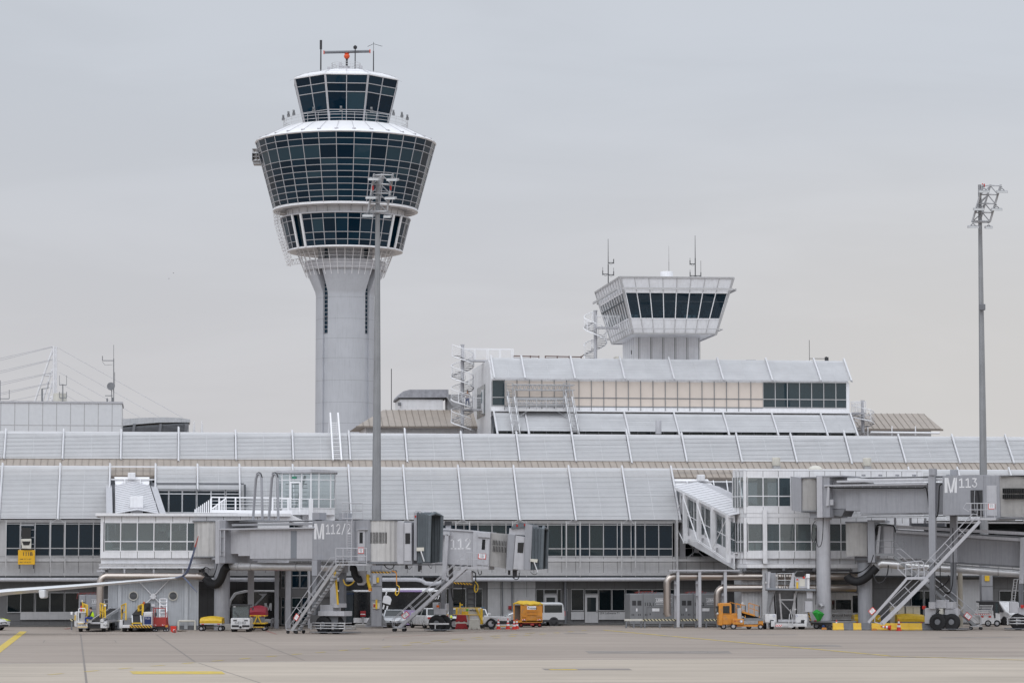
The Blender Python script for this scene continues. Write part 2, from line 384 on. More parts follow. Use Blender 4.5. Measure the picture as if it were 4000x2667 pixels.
def gline(name,p,q,wid,mat,z=.008,dash=None):
 mb=MB();a=Vector((*ground(*p),z));b=Vector((*ground(*q),z));d=b-a;ln=d.length;d.normalize()
 n=Vector((-d.y,d.x,0))*(wid/2)
 segs=[(0,ln)]
 if dash:
  segs=[];t=0
  while t<ln:segs.append((t,min(t+dash[0],ln)));t+=dash[0]+dash[1]
 for(s0,s1)in segs:mb.quad(a+d*s0-n,a+d*s1-n,a+d*s1+n,a+d*s0+n)
 return solo(name,None,None,mb,mat,G0,kind='structure')
gline('white_line',(-300,2592),(4300,2564),.13,M['mark_w'],.010)
gline('yellow_line',(-140,2640),(92,2465),.55,M['mark_y'],.012)
gline('dashed_line',(190,2634),(2300,2460),.22,M['mark_y'],.012,(1.5,2.4))
gline('dashed_line',(1600,2510),(2120,2468),.2,M['mark_y'],.014,(2.5,2.0))
gline('yellow_line',(2360,2460),(3470,2560),.32,M['mark_y'],.012)
gline('yellow_line',(3470,2562),(4200,2583),.30,M['mark_y'],.016)
for p,q,wd in(((-50,2547),(4100,2525),.13),((-50,2500),(1500,2496),.10),((315,2475),(342,2700),.10),((612,2478),(760,2582),.09),((775,2588),(1060,2680),.07),((930,2480),(1190,2578),.06),((2000,2586),(4100,2560),.08),((3420,2470),(4100,2488),.10)):
 gline('joint_line',p,q,wd,M['crack'],.007)
gline('red_line',(1010,2452),(1080,2476),.16,M['mark_r'],.012);gline('red_line',(1500,2488),(2080,2457),.14,M['mark_r'],.012)
gline('red_line',(255,2456),(275,2452),.3,M['mark_r'],.012);gline('red_line',(1130,2470),(1400,2476),.2,M['mark_r'],.013)
def rect(name,x0,x1,y0,y1,mat,z):
 gq(name,[(x0,y1),(x1,y1),(x1-14,y0),(x0-14,y0)],mat,z)
rect('yellow_block',520,880,2621,2632,M['mark_y'],.012)
rect('dark_marking',2130,2470,2610,2616,M['patch'],.012);rect('yellow_block',2155,2260,2613,2616,M['mark_y'],.016)
for x0,x1,y0,y1 in((2300,2860,2541,2551),(2590,2640,2482,2486),(2210,2300,2471,2474),(3050,3290,2517,2524),(3680,3960,2487,2490),(2900,3120,2476,2479)):
 rect('concrete_patch',x0,x1,y0,y1,M['patch'],.006)
for x0,y0,x1,y1 in((175,2499,448,2508),(1500,2493,1800,2501),(2700,2541,2760,2547)):
 for a,b in(((x0,y0),(x1,y0)),((x0,y1),(x1,y1)),((x0,y0),(x0-6,y1)),((x1,y0),(x1+6,y1))):gline('joint_line',a,b,.07,M['crack'],.0075)
# kerb strip along the terminal foot
mb=MB();mb.box(-60,70,-1.6,14,0,.12);solo('pavement',None,None,mb,M['tarmac'],B,kind='structure')
#  shared building pieces
def louver(root,u0,u1,b,t,n,fr=B,tops=2,wire=True,gap=.5,mat='louver'):
 """one bay of slats from the low edge b=(w,z) up the slope to t=(w,z)"""
 mb=MB();b=Vector(b);t=Vector(t);s=(t-b);ln=s.length;s.normalize();nrm=Vector((-s.y,s.x))
 p=ln/n
 for i in range(n):
  k=p*(i+.5);hw=p*(1-gap)/2*(1.35 if i>=n-tops else 1)
  jj=random.uniform(-.006,.006)
  c0=b+s*(k-hw)-nrm*(.012+jj);c1=b+s*(k+hw)+nrm*(.02-jj)
  th=nrm*.012
  P=[]
  for u in(u0,u1):
   for q in(c0-th,c1-th,c1+th,c0+th):P.append((u,q.x,q.y))
  mb.add(P,[(3,2,1,0),(4,5,6,7),(0,1,5,4),(1,2,6,5),(2,3,7,6),(3,0,4,7)])
 if wire:
  um=u0+(u1-u0)*.49;q=nrm*-.03
  mb.beam((um,b.x-.03,b.y),(um,t.x-.03,t.y),.022,.03)
 return part('louver_screen',mb,M[mat],root)
def rib(root,u,b,t,fr=B,wd=.12,over=.25):
 b=Vector(b);t=Vector(t);s=(t-b).normalized();mb=MB()
 a=b-s*over*.6;e=t+s*over
 mb.beam((u,a.x-.1,a.y+.05),(u,e.x-.1,e.y+.05),wd,.22)
 mb.beam((u+wd*.75,a.x-.02,a.y),(u+wd*.75,e.x-.02,e.y),.05,.16)
 return part('louver_rib',mb,M['rib'],root)
def window(root,u0,u1,z0,z1,w,rails=(),posts=(),fw=.06,gl='wglass',fm='panel',dep=.07,n='window'):
 """a pane with its frame: the pane is the part, the frame the sub-part"""
 if gl=='wglass':gl=random.choice(('wglass','wglass','wglass_b','wglass_b','wglass_c'))
 mb=MB();mb.box(u0+.01,u1-.01,w,w+.02,z0+.01,z1-.01);p=part(n,mb,M[gl],root)
 f=MB();a,b=w-dep*.6,w+dep
 f.box(u0,u0+fw/2,a,b,z0,z1);f.box(u1-fw/2,u1,a,b,z0,z1)
 f.box(u0+fw/2,u1-fw/2,a,b,z0,z0+fw);f.box(u0+fw/2,u1-fw/2,a,b,z1-fw,z1)
 for r in rails:f.box(u0+fw/2,u1-fw/2,a+.002,b,r-fw/2,r+fw/2)
 for q in posts:f.box(q-fw/2,q+fw/2,a+.004,b,z0+fw,z1-fw)
 part('frame',f,M[fm],p);return p
def panels(mb,u0,u1,z0,z1,w,step=1.2,hz=(),th=.12,jw=.035,first=None):
 """wall cladding with dark open joints standing 3 mm proud (material slot 1)"""
 mb.m=0;mb.box(u0,u1,w,w+th,z0,z1);mb.m=1
 u=u0+step if first is None else first
 while u<u1-.05:
  mb.box(u-jw/2,u+jw/2,w-.003,w+.01,z0+.002,z1-.002);u+=step
 for h in hz:mb.box(u0,u1,w-.006,w+.01,h-jw/2,h+jw/2)
 mb.m=0
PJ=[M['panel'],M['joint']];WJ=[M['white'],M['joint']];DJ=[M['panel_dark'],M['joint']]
#  the terminal pier
term=thing('terminal_building','long white terminal pier with slatted sunscreens and brown seam roof','terminal',B)
LBw,LTw=-.8,3.5
zLB,zLT=B.z(2029,1808,LBw),B.z(1827,1790,LTw)
lowb,lowt=(LBw,zLB),(LTw,zLT)
UBw,UTw=6.0,8.4
zUB,zUT=B.z(1797,1600,UBw),B.z(1694,1590,UTw)
upb,upt=(UBw,zUB),(UTw,zUT)
zc=lambda y,w=0:B.z(y,2300,w)
zWT,zWB,zSP,zFA,zGT=zc(2041),zc(2173),zc(2236),zc(2247),zc(2273,1.5)
uL,uR=B.u(-160),B.u(4200)
# upper floor cladding, fascia, ground floor
w=MB();panels(w,uL,uR,zSP,zWB-.02,0,1.2,(zc(2194),),first=B.u(22))
w.box(uL,uR,-.12,.1,zFA,zSP-.004);w.box(uL,uR,-.82,-.70,zc(2191,-.8),zc(2183,-.8))
w.box(uL,uR,.13,9,zWB-.25,zWB-.03)
w.box(uL,uR,9,9.2,zFA,zUB);w.box(uL,uR,24,24.3,0,zUT-.3);w.box(uL,uR,8.7,24,zUT-.35,zUT-.15)
w.box(uL-.3,uL,0,24,zFA,zUB);w.box(uR,uR+.3,0,24,zFA,zUB)
part('wall',w,PJ,term)
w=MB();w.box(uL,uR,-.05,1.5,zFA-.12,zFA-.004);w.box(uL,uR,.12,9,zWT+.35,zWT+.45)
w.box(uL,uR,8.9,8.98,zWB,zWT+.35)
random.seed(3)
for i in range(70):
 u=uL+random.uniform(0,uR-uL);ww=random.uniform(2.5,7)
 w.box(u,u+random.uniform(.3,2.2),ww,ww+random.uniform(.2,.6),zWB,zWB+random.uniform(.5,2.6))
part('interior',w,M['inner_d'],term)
w=MB()
for i in range(26):
 u=uL+random.uniform(0,uR-uL);ww=random.uniform(3,8);zz=zWB+random.uniform(.2,2.2)
 w.box(u,u+random.uniform(.4,1.8),ww,ww+.1,zz,zz+random.uniform(.25,.7))
for i in range(24):
 u=B.u(130)+i*1.9
 w.box(u,u+1.5,.55,.9,zWB+.36,zWB+.40);w.box(u,u+1.5,.9,.94,zWB+.45,zWB+.75)
part('furniture',w,M['inner_l'],term)
# upper floor windows, 1.2 m bays
u=B.u(22);k=0
while u<B.u(2634)-.6:
 window(term,u,u+1.2,zWB,zWT,0,rails=(zc(2142),zc(2049)),fw=.075);u+=1.2;k+=1
w=MB();w.box(uL,B.u(22),-.02,.12,zWB,zWT)
for i in range(1,4):w.box(uL,B.u(22),-.023,-.01,zWB+i*.75,zWB+i*.75+.03)
w.box(uL,uR,-.06,.16,zWT+.004,zc(2033));part('parapet_panel',w,M['panel'],term)
for i in range(4):window(term,B.u(2655)+i*1.4,B.u(2655)+(i+1)*1.4,zWB,zc(2100),1.4,rails=(zc(2140),),gl='gglass')
w=MB();w.box(B.u(2640),B.u(2900),1.0,1.35,zc(2100),zWT);part('lintel',w,M['panel_dark'],term)
# poles standing off the glass
poles=[22,196,253,1120,1178,1343,1400,1562,1616,1780,1834,2002,2056,2212,2266,2428,2482]
w=MB()
for p in poles:
 uu=B.u(p,-.8);w=MB();w.box(uu-.05,uu+.05,-.9,-.78,zc(2216,-.8),zc(2035,-.8));w.box(uu-.04,uu+.04,-.78,0,zc(2188,-.8),zc(2184,-.8))
 w.box(uu-.02,uu+.02,-.86,-.84,zc(2252,-.8),zc(2216,-.8)-.01);part('sunscreen_post',w,M['panel'],term)
for a,b in((196,253),(1562,1616),(1780,1834),(2002,2056),(2212,2266),(2428,2482)):
 ua,ub=B.u(a,-.8),B.u(b,-.8);w=MB();w.tube((ua,-.8,zc(2045)),(ub,-.8,zc(2045)),.03,6)
 w.tube((ua,-.8,zc(2048)),((ua+ub)/2-.1,-.75,zLB),.03,6);w.tube((ub,-.8,zc(2048)),((ua+ub)/2+.1,-.75,zLB),.03,6);part('sunscreen_strut',w,M['panel'],term)
w=MB();uu=B.u(2640,-.6)
w.box(uu,uu+.16,-.9,0,zFA,zLB);part('corner_post',w,M['panel'],term)
w=MB()
for px in(2655,2790):w.pbox(B,px,2080,px+22,2222,.2,.5)
w.pbox(B,2660,2199,2800,2210,.1,.5)
c=B.at(2718,2149,.6)
for dx,dy in((-52,-46),(52,-46),(-56,46),(56,46)):
 e=B.at(2718+dx,2149+dy,.6);w.tube((c[0],.35,c[1]),(e[0],.35,e[1]),.05,6)
w.disc((c[0],.25,c[1]),.22,.2,10);part('wall_bracing',w,M['grey_l'],term,smooth=True)
# ground floor
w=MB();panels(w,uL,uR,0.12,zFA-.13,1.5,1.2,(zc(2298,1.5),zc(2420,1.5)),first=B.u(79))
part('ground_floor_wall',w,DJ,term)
def gwin(x0,x1,y0=2299,y1=2385,gl='gglass',fm='panel',**k):
 a=B.at(x0,y1,1.42);b=B.at(x1,y0,1.42);return window(term,a[0],b[0],a[1],b[1],1.40,gl=gl,fm=fm,dep=.05,**k)
for x in(27,79,138,195,253):gwin(x,x+56,2312,2392)
for i in range(11):gwin(1080+i*56,1134+i*56,2312,2400)
gwin(1742,1820,2296,2400,fm='white');gwin(1857,1884,2297,2400);gwin(2094,2124);gwin(2177,2192);gwin(2206,2217)
for x in(2231,2339,2391,2445,2497,2549,2601):gwin(x,x+49)
gwin(2284,2336,2299,2320);gwin(2126,2176,2299,2320)
for x in(3560,3612,3905,3955):gwin(x,x+46,2305,2430)
w=MB()
for x0,x1 in((79,305),(2231,2282),(2339,2640)):
 w=MB();w.pbox(B,x0,2388,x1,2419,1.30,1.39);part('sill_panel',w,M['panel'],term)
w=MB();w.pbox(B,3728,2262,3830,2436,1.30,1.39);part('light_wall_panel',w,M['panel'],term)
w=MB();panels(w,B.u(1905,1.4),B.u(2091,1.4),.13,zFA-.2,1.34,1.12,(zc(2297,1.4),),th=.1);part('light_wall_panel',w,PJ,term)
def door(x0,x1,y0,y1,ww,fm='panel',glz=True):
 a=B.at(x0,y1,ww);b=B.at(x1,y0,ww);m=MB();m.box(a[0],b[0],ww-.05,ww+.03,a[1],b[1])
 d=part('door',m,M[fm],term)
 if glz:
  g=MB();g.box(a[0]+.18,b[0]-.18,ww-.058,ww-.04,a[1]+.95,b[1]-.22);part('pane',g,M['gglass'],d)
 h=MB();h.box(b[0]-.12,b[0]-.08,ww-.1,ww-.05,a[1]+.85,a[1]+1.1);part('handle',h,M['dark'],d)
door(2285,2336,2322,2431,1.38);door(2126,2176,2322,2431,1.38);door(2022,2070,2331,2431,1.30,glz=False)
w=MB();a=B.at(1825,2400,1.38);b=B.at(1853,2298,1.38)
for i in range(6):
 zz=a[1]+(b[1]-a[1])*i/5.0;w.box(a[0],b[0],1.28,1.33,zz,zz+.05)
w.box(a[0],a[0]+.06,1.26,1.28,a[1],b[1]);w.box(b[0]-.06,b[0],1.26,1.28,a[1],b[1]);part('window_bars',w,M['dark'],term)
w=MB();w.text('LFA Leihwarte T1',B.u(2343,1.3),1.295,zc(2397,1.3),.17,bold=.01);part('lettering',w,M['dark'],term)
w=MB()
for px,r in((2208,.12),(2000,.05),(1962,.05)):
 uu=B.u(px,1.2);w.tube((uu,1.15,.12),(uu,1.15,zFA-.1),r,10)
part('downpipe',w,M['grey_d'],term,smooth=True)
w=MB();c=B.at(1992,2371,1.3);w.box(c[0]-.14,c[0]+.14,1.2,1.33,c[1]-.16,c[1]+.14);part('fire_alarm_box',w,M['dred'],term)
# long service pipe under the fascia
zp=zc(2262,-.6)
P=[(B.u(-150,-.6),-.6,zp),(B.u(1625,-.6),-.6,zp),(B.u(1648,-.6),-.6,zp-.08),(B.u(1662,-.6),-.6,zp-.3),(B.u(1690,-.6),-.6,zp-.36),(B.u(1716,-.6),-.6,zp-.3),(B.u(1732,-.6),-.6,zp-.06),(B.u(1760,-.6),-.6,zp),(B.u(2600,-.6),-.6,zp)]
w=MB();w.pipe(P,.175,14)
for i in range(24):uu=B.u(30+i*108,-.6);w.lathe([(.186,0),(.186,.05)],14,(uu,-.6,zp),axis='x')
part('service_pipe',w,M['grey_l'],term,smooth=True)
# roofs
zB1=B.z(1861,1600,2.9);zB2=B.z(1788,1600,6.4)
w=MB();w.hexa([(uL,2.9,zB1-.25),(uR,2.9,zB1-.25),(uR,6.6,zB2-.25),(uL,6.6,zB2-.25),(uL,2.9,zB1),(uR,2.9,zB1),(uR,6.6,zB2),(uL,6.6,zB2)])
brn=part('brown_roof',w,M['brown'],term)
w=MB();u=uL
while u<uR:
 w.beam((u,2.88,zB1+.02),(u,6.6,zB2+.02),.03,.06);u+=.58
w.box(uL,uR,2.82,2.9,zB1-.16,zB1+.03);part('seam',w,M['brown_dark'],brn)
w=MB()
for ua,ub in((uL,B.u(592,2)),(B.u(950,2),uR)):w.hexa([(ua,.02,zWT+.3),(ub,.02,zWT+.3),(ub,2.9,zB1-.5),(ua,2.9,zB1-.5),(ua,.02,zWT+.42),(ub,.02,zWT+.42),(ub,2.9,zB1-.35),(ua,2.9,zB1-.35)])
zg=zUB-.1
w.hexa([(uL,UBw+.5,zg-.2),(uR,UBw+.5,zg-.2),(uR,8.8,zUT-.7),(uL,8.8,zUT-.7),(uL,UBw+.5,zg),(uR,UBw+.5,zg),(uR,8.8,zUT-.5),(uL,8.8,zUT-.5)])
part('glazed_roof',w,M['louver_back'],term)
w=MB()
for x0,x1 in((424,605),(2632,2890),(3560,4100)):
 w=MB();a,b=B.u(x0,2.6),B.u(x1,2.6);n=max(2,round((b-a)/1.25))
 for i in range(n+1):uu=a+(b-a)*i/n;w.beam((uu,2.5,zB1-.25),(uu,.3,zWT+.45+.2),.09,.12)
 w.box(a,b,2.45,2.6,zB1-.4,zB1-.28);part('glazing_bar',w,M['white'],term)
w=MB();w.hexa([(B.u(2640,2.5),2.3,zB1-.78),(B.u(2790,2.5),2.3,zB1-.78),(B.u(2768,2.5),2.75,zB1-.12),(B.u(2632,2.5),2.75,zB1-.12),(B.u(2640,2.5),2.36,zB1-.78),(B.u(2790,2.5),2.36,zB1-.78),(B.u(2768,2.5),2.81,zB1-.12),(B.u(2632,2.5),2.81,zB1-.12)])
w.hexa([(B.u(447,2.5),2.3,zB1-.78),(B.u(580,2.5),2.3,zB1-.78),(B.u(580,2.5),2.75,zB1-.12),(B.u(443,2.5),2.75,zB1-.12),(B.u(447,2.5),2.36,zB1-.78),(B.u(580,2.5),2.36,zB1-.78),(B.u(580,2.5),2.81,zB1-.12),(B.u(443,2.5),2.81,zB1-.12)])
part('white_roof_panel',w,M['white2'],term)
# sunscreens, lower row
lowpx=[-225,-5,225,423]
lowfull=[938,1150,1372,1590,1808,2029,2248,2461,2656]
def row(pxs,b,t,n,y):
 us=[B.u(p,b[0],y)for p in pxs]
 for a,c in zip(us,us[1:]):louver(term,a+.14,c-.1,b,t,n)
 for a in us:rib(term,a,b,t)
row(lowpx,lowb,lowt,41,2029);row(lowfull,lowb,lowt,41,2029)
f=.565;shb=(LBw+(LTw-LBw)*f,zLB+(zLT-zLB)*f)
us=[B.u(606,shb[0],1912),B.u(771,shb[0],1912),B.u(938,shb[0],1912)]
for a,c in zip(us,us[1:]):louver(term,a+.14,c-.1,shb,lowt,18)
for a in us[:2]:rib(term,a,shb,lowt)
row([3600,3795,4000,4190],lowb,lowt,41,2029)
row([-200,15],upb,upt,20,1797)
us=[B.u(15,UBw,1790)+i*(B.u(3958,UBw,1806)-B.u(15,UBw,1790))/18 for i in range(20)]
for i,(a,c)in enumerate(zip(us,us[1:])):louver(term,a+.14,c-.1,upb,upt,20)
for i,a in enumerate(us[1:]):rib(term,a,upb,upt,over=.6 if i in(2,6,10,14)else.25)
w=MB();w.box(uL,uR,UTw+.05,UTw+.3,zUT-.06,zUT+.05);w.box(uL,uR,LTw+.02,LTw+.2,zLT-.06,zLT+.05);part('ridge_rail',w,M['white2'],term)
# terrace front under the short sunscreens
tw=2.0
w=MB()
part_z0,part_z1=B.z(2003,770,tw),B.z(1913,770,tw)
for i,x in enumerate((604,654,710,767,822,880)):
 a=B.u(x,tw);b=B.u(x+55,tw);window(term,a,b,part_z0,part_z1,tw,rails=(B.z(1928,770,tw),),fw=.08,fm='white')
w.box(B.u(590,tw),B.u(945,tw),tw+.1,tw+.2,part_z0-.3,part_z0);part('terrace_sill',w,M['white'],term)
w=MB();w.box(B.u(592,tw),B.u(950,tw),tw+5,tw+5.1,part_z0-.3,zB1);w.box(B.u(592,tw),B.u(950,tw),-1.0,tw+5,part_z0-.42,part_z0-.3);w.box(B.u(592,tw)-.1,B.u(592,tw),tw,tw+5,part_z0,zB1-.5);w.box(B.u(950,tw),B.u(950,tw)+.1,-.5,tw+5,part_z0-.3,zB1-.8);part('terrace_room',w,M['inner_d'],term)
w=MB();w.box(B.u(592,tw),B.u(950,tw),tw-.02,tw+.1,part_z1+.02,part_z1+.6);part('terrace_lintel',w,M['grey_d'],term)
#  the tall control tower
DT=420.0
T=dfr(1343,DT,0)
def tz(py,rad=0):return H+(Vector((0,0,0))+ray(1343,py)*((DT-rad)/ray(1343,py).y)).z
tow=thing('control_tower','tall grey control tower with flared glass head and red radar on top','control tower',T)
PPM=F/DT
def polar(r,a,z):return(r*math.sin(a),-r*math.cos(a),z)
def facets(root,n,a_off,r0,z0,r1,z1,rows,cols=1,bar=.13,gl='tglass',skip=(),gl2=None,rowband=None,edge=None):
 """n flat glazed sides between two rims; each side is a window with its frame"""
 for i in range(n):
  if i in skip:continue
  a0=a_off+(i-.5)*2*PI/n;a1=a_off+(i+.5)*2*PI/n
  P=[Vector(polar(r0,a0,z0)),Vector(polar(r0,a1,z0)),Vector(polar(r1,a1,z1)),Vector(polar(r1,a0,z1))]
  nr=(P[1]-P[0]).cross(P[3]-P[0]).normalized()
  pt=lambda u,v:(P[0]*(1-u)+P[1]*u)*(1-v)+(P[3]*(1-u)+P[2]*u)*v
  mb=MB();mats=[M[gl],M[gl2 or 'tglass2'],M['tglass3']]
  for j in range(len(rows)-1):
   for c in range(cols):
    q_=random.random();mb.m=1 if(gl2 and rowband and j in rowband and q_<.75)else(1 if q_<.07 else 2 if q_>.72 else 0)
    q=[pt(c/cols,rows[j]),pt((c+1)/cols,rows[j]),pt((c+1)/cols,rows[j+1]),pt(c/cols,rows[j+1])]
    tl=nr*random.uniform(-.03,.03)
    mb.quad(q[0],q[1],q[2]+tl,q[3]+tl)
  win=part('window',mb,mats,root)
  fm=MB()
  for j,v in enumerate(rows):fm.beam(pt(0,v)+nr*.02,pt(1,v)+nr*.02,bar,bar*.9,up=nr)
  for c in range(cols):
   wd=(edge or bar)if c==0 else bar
   fm.beam(pt(c/cols,0)+nr*.03,pt(c/cols,1)+nr*.03,wd,bar,up=nr)
  part('frame',fm,M['grey_l'],win)
random.seed(5)
# cab
zc0,zc1=tz(477,6),tz(291,7.6);off=R(4)
facets(tow,8,off,6.53,zc0,8.23,zc1,[0,.26,.64,.82,1],2,.11,edge=.3)
# main glass ring
zr0,zr1=tz(826),tz(566)
ys=[510,535,560,613,638,663,687,712,737,762,787];rows=sorted((787-y)/277. for y in ys)
facets(tow,32,R(3),10.67,zr0,13.35,zr1,rows,1,.085,gl2='tglass2',rowband=(7,),edge=.085)
# lower ring, with two recessed corners
zl0,zl1=tz(984),tz(859)
facets(tow,32,R(0),8.43,zl0,9.6,zl1,[0,.2,.42,.83,1],1,.085,skip=(28,5))
for k in(28,5):
 a=k*2*PI/32;mb=MB();b0,b1=a-PI/32,a+PI/32
 mb.quad(polar(7.7,b0,zl0),polar(7.7,b1,zl0),polar(8.8,b1,zl1),polar(8.8,b0,zl1))
 for b in(b0,b1):mb.quad(polar(7.7,b,zl0),polar(8.43,b,zl0),polar(9.6,b,zl1),polar(8.8,b,zl1))
 p=part('recess',mb,M['tglass'],tow);f=MB()
 for b in(b0,b1):f.beam(polar(8.5,b,zl0),polar(9.66,b,zl1),.36,.2)
 f.beam(polar(7.8,a,zl0),polar(8.9,a,zl1),.1);part('recess_bar',f,M['white2'],p)
def lat(prof,n=64,**k):
 mb=MB();mb.lathe(prof,n,**k);return mb
mb=lat([(7.8,zc1+.0),(8.36,zc1-.02),(8.38,zc1+.16),(6.4,zc1+1.0),(4.4,zc1+1.45),(0.01,zc1+1.5)],8,a0=R(4)+PI/8-PI/2,a1=R(4)+PI/8+1.5*PI)
rf=part('cab_roof',mb,M['white2'],tow)
mb=MB()
for i in range(16):
 a=R(4)+i*PI/8;mb.beam(polar(8.36,a,zc1+.30),polar(6.4,a,zc1+1.03),.06,.03);mb.beam(polar(6.4,a,zc1+1.03),polar(4.4,a,zc1+1.48),.06,.03)
mb.ring((0,0,zc1+.6),7.6,.02,24);part('roof_joint',mb,M['grey_l'],rf)
mb=lat([(6.2,zc0-.8),(9.35,zc0-.75),(9.35,zc0-.3),(9.2,zc0-.25),(13.2,zr1+.35),(13.5,zr1+.1),(13.35,zr1-.05),(12.5,zr1-.1)],64)
sk=part('skirt_roof',mb,M['white2'],tow,smooth=True)
mb=MB()
for i in range(32):
 a=R(3)+(i+.5)*PI/16;mb.beam(polar(9.3,a,zc0-.22),polar(13.2,a,zr1+.38),.05,.03)
 mb.box(*[x for s in(-.28,.28)for x in(polar(13.0,a,0)[0]+s,)],polar(13.0,a,0)[1]-.12,polar(13.0,a,0)[1]+.12,zr1+.40,zr1+.55)
part('roof_joint',mb,M['grey_l'],sk)
mb=lat([(6.3,zc0-.2),(6.5,zc0-.25),(6.55,zc0+.05)],32);part('cab_base',mb,M['grey'],tow)
# gallery rail with cameras
mb=MB();zz=zc0-.3
for h in(.45,.95,1.3):mb.ring((0,0,zz+h),9.25,.03,48)
for i in range(32):mb.tube(polar(9.25,i*PI/16,zz),polar(9.25,i*PI/16,zz+1.3),.024,5)
part('gallery_rail',mb,M['alu'],tow)
for dg in(-84,-62,-52,-27,-1,27,52,66,82):
 a=R(dg);c=Vector(polar(9.3,a,zz+1.3));mb=MB();mb.tube(c,c+Vector((0,0,.5)),.06,6)
 mb.box(c.x-.14,c.x+.14,c.y-.45,c.y+.2,c.z+.5,c.z+.78);mb.box(c.x-.22,c.x+.22,c.y-.1,c.y+.14,c.z+.02,c.z+.42);part('camera_unit',mb,M['galv_d'],tow)
# roof equipment
ze=zc1+1.5
mb=MB();mb.lathe([(2.9,0),(2.9,.2),(0.01,.22)],32,(0,0,ze));mb.lathe([(.62,0),(.55,.8),(.01,.85)],20,(0,0,ze+.2))
part('roof_platform',mb,M['grey_l'],tow,smooth=True)
mb=MB()
for h in(.35,.7,1.05,1.4):mb.ring((0,0,ze+h),2.15,.03,32)
for i in range(16):mb.tube(polar(2.15,i*PI/8,ze),polar(2.15,i*PI/8,ze+1.4),.035,5)
part('platform_rail',mb,M['alu'],tow)
for x0,x1,y0,z0,z1 in((-2.75,-2.3,-1.2,.1,.75),(-.95,-.5,-2.35,.55,1.2),(2.1,2.5,-1.3,.3,.9)):
 mb=MB();mb.box(x0,x1,y0,y0+.4,ze+z0,ze+z1);part('equipment_box',mb,M['grey_l'],tow)
mb=MB();mb.lathe([(.85,0),(.85,.2),(.2,.4)],18,(3.0,-1.0,ze-.1));part('vent_hood',mb,M['grey_l'],tow,smooth=True)
zr=tz(231)
mb=MB();mb.tube((.1,0,ze+.3),(.1,0,zr),.16,10);part('radar_pedestal',mb,M['dark'],tow)
mb=MB();mb.lathe([(.2,0),(.36,.15),(.45,.4),(.38,.62),(.26,.7),(.4,.82),(.1,.9)],20,(.1,0,zr));rd=part('radar',mb,pm('radar_red',(.72,.09,.02),.45),tow,smooth=True)
mb=MB();mb.pipe([(-3.25,.1,zr+1.0),(3.5,-.1,zr+1.12)],.21,12);part('radar_beam',mb,M['grey_d'],rd,smooth=True)
mb=MB()
for x,y,z in((-3.32,.1,zr+1.0),(3.56,-.1,zr+1.12)):mb.box(x-.07,x+.07,y-.24,y+.24,z-.25,z+.25)
part('radar_end',mb,pm('radar_red_end',(.6,.08,.04),.5),rd)
zt=lambda y:tz(y,0)
for px,y0,y1,th in((1243,158,278,.12),(1451,165,281,.09)):
 x=(px-1343)/PPM;mb=MB();mb.tube((x,0,zt(y1)-1.5),(x,0,zt(y0+35)),th,8,th*.8)
 mb.tube((x,0,zt(y0+35)),(x,0,zt(y0)),th*(1.5 if px<1300 else.35),8)
 if px>1300:mb.tube((x-.9,0,zt(183)),(x,0,zt(172)),.03,4);mb.tube((x+1.3,0,zt(182)),(x,0,zt(172)),.03,4)
 part('antenna',mb,M['dark'],tow)
x=(1380-1343)/PPM;mb=MB();mb.tube((x,-1,ze),(x,-1,zt(196)),.08,8);mb.lathe([(.25,0),(.3,.3),(.12,.5)],10,(x,-1,zt(196)));part('antenna',mb,M['dark'],tow)
# soffits, collar and shaft
mb=lat([(10.75,zr0+.2),(10.8,zr0-.12),(10.2,zr0-.25),(8.75,zr0-.1),(8.7,zl1-.2)],64);so_=part('soffit',mb,M['white'],tow,smooth=True)
mb=MB()
for i in range(32):
 a=R(3)+(i+.5)*PI/16;mb.beam(polar(10.3,a,zr0-.28),polar(8.8,a,zr0-.15),.06,.05);mb.beam(polar(8.74,a,zr0-.3),polar(8.72,a,zl1+.1),.05,.07)
mb.ring((0,0,zr0-1.15),8.76,.06,48);part('soffit_joint',mb,M['grey_d'],so_)
mb=lat([(9.0,zl1+.15),(9.7,zl1+.12),(9.72,zl1-.05),(9.5,zl1-.1)],64);part('ring_cap',mb,M['grey_l'],tow)
mb=lat([(8.5,zl0+.12),(8.55,zl0-.1),(8.1,zl0-.2),(6.9,zl0+.1),(6.5,zl0+.5),(4.3,zl0+.5)],64);part('lower_soffit',mb,M['white'],tow,smooth=True)
zk0,zk1,zf0=tz(1055),tz(1035),tz(1159)
SL=[R(-39),R(53)];hw=R(6.6)
arcs=[(SL[0]+hw,SL[1]-hw),(SL[1]+hw,R(141)-hw),(R(141)+hw,R(233)-hw),(R(233)+hw,2*PI+SL[0]-hw)]
prof=[(4.31,-2),(4.31,zf0),(4.42,zf0+.6),(5.75,zk0-.3),(5.75,zk0)]
mb=MB()
for a0,a1 in arcs:
 mb.lathe(prof,20,a0=a0-PI/2,a1=a1-PI/2)
 mb.lathe([(3.95,-2),(3.95,zk0)],20,a0=a0-PI/2,a1=a1-PI/2)
 for a in(a0,a1):
  for(ra,za),(rb,zb)in zip(prof,prof[1:]):mb.quad(polar(3.95,a,za),polar(ra,a,za),polar(rb,a,zb),polar(3.95,a,zb))
sh=part('shaft',mb,M['tconc'],tow,smooth=True)
mb=lat([(3.97,tz(1310)),(3.97,zl0+.4)],64);part('shaft_glazing',mb,M['tglass'],tow)
mb=MB();mb.lathe([(4.0,-2),(4.0,tz(1310))],64)
mb.lathe([(4.05,zk1+.2),(4.05,zl0+.4)],20,a0=SL[0]+hw-PI/2,a1=SL[1]-hw-PI/2)
mb.lathe([(4.05,zk1+.2),(4.05,zl0+.4)],40,a0=SL[1]+hw-PI/2,a1=2*PI+SL[0]-hw-PI/2);part('inner_shaft',mb,M['tconc'],tow,smooth=True)
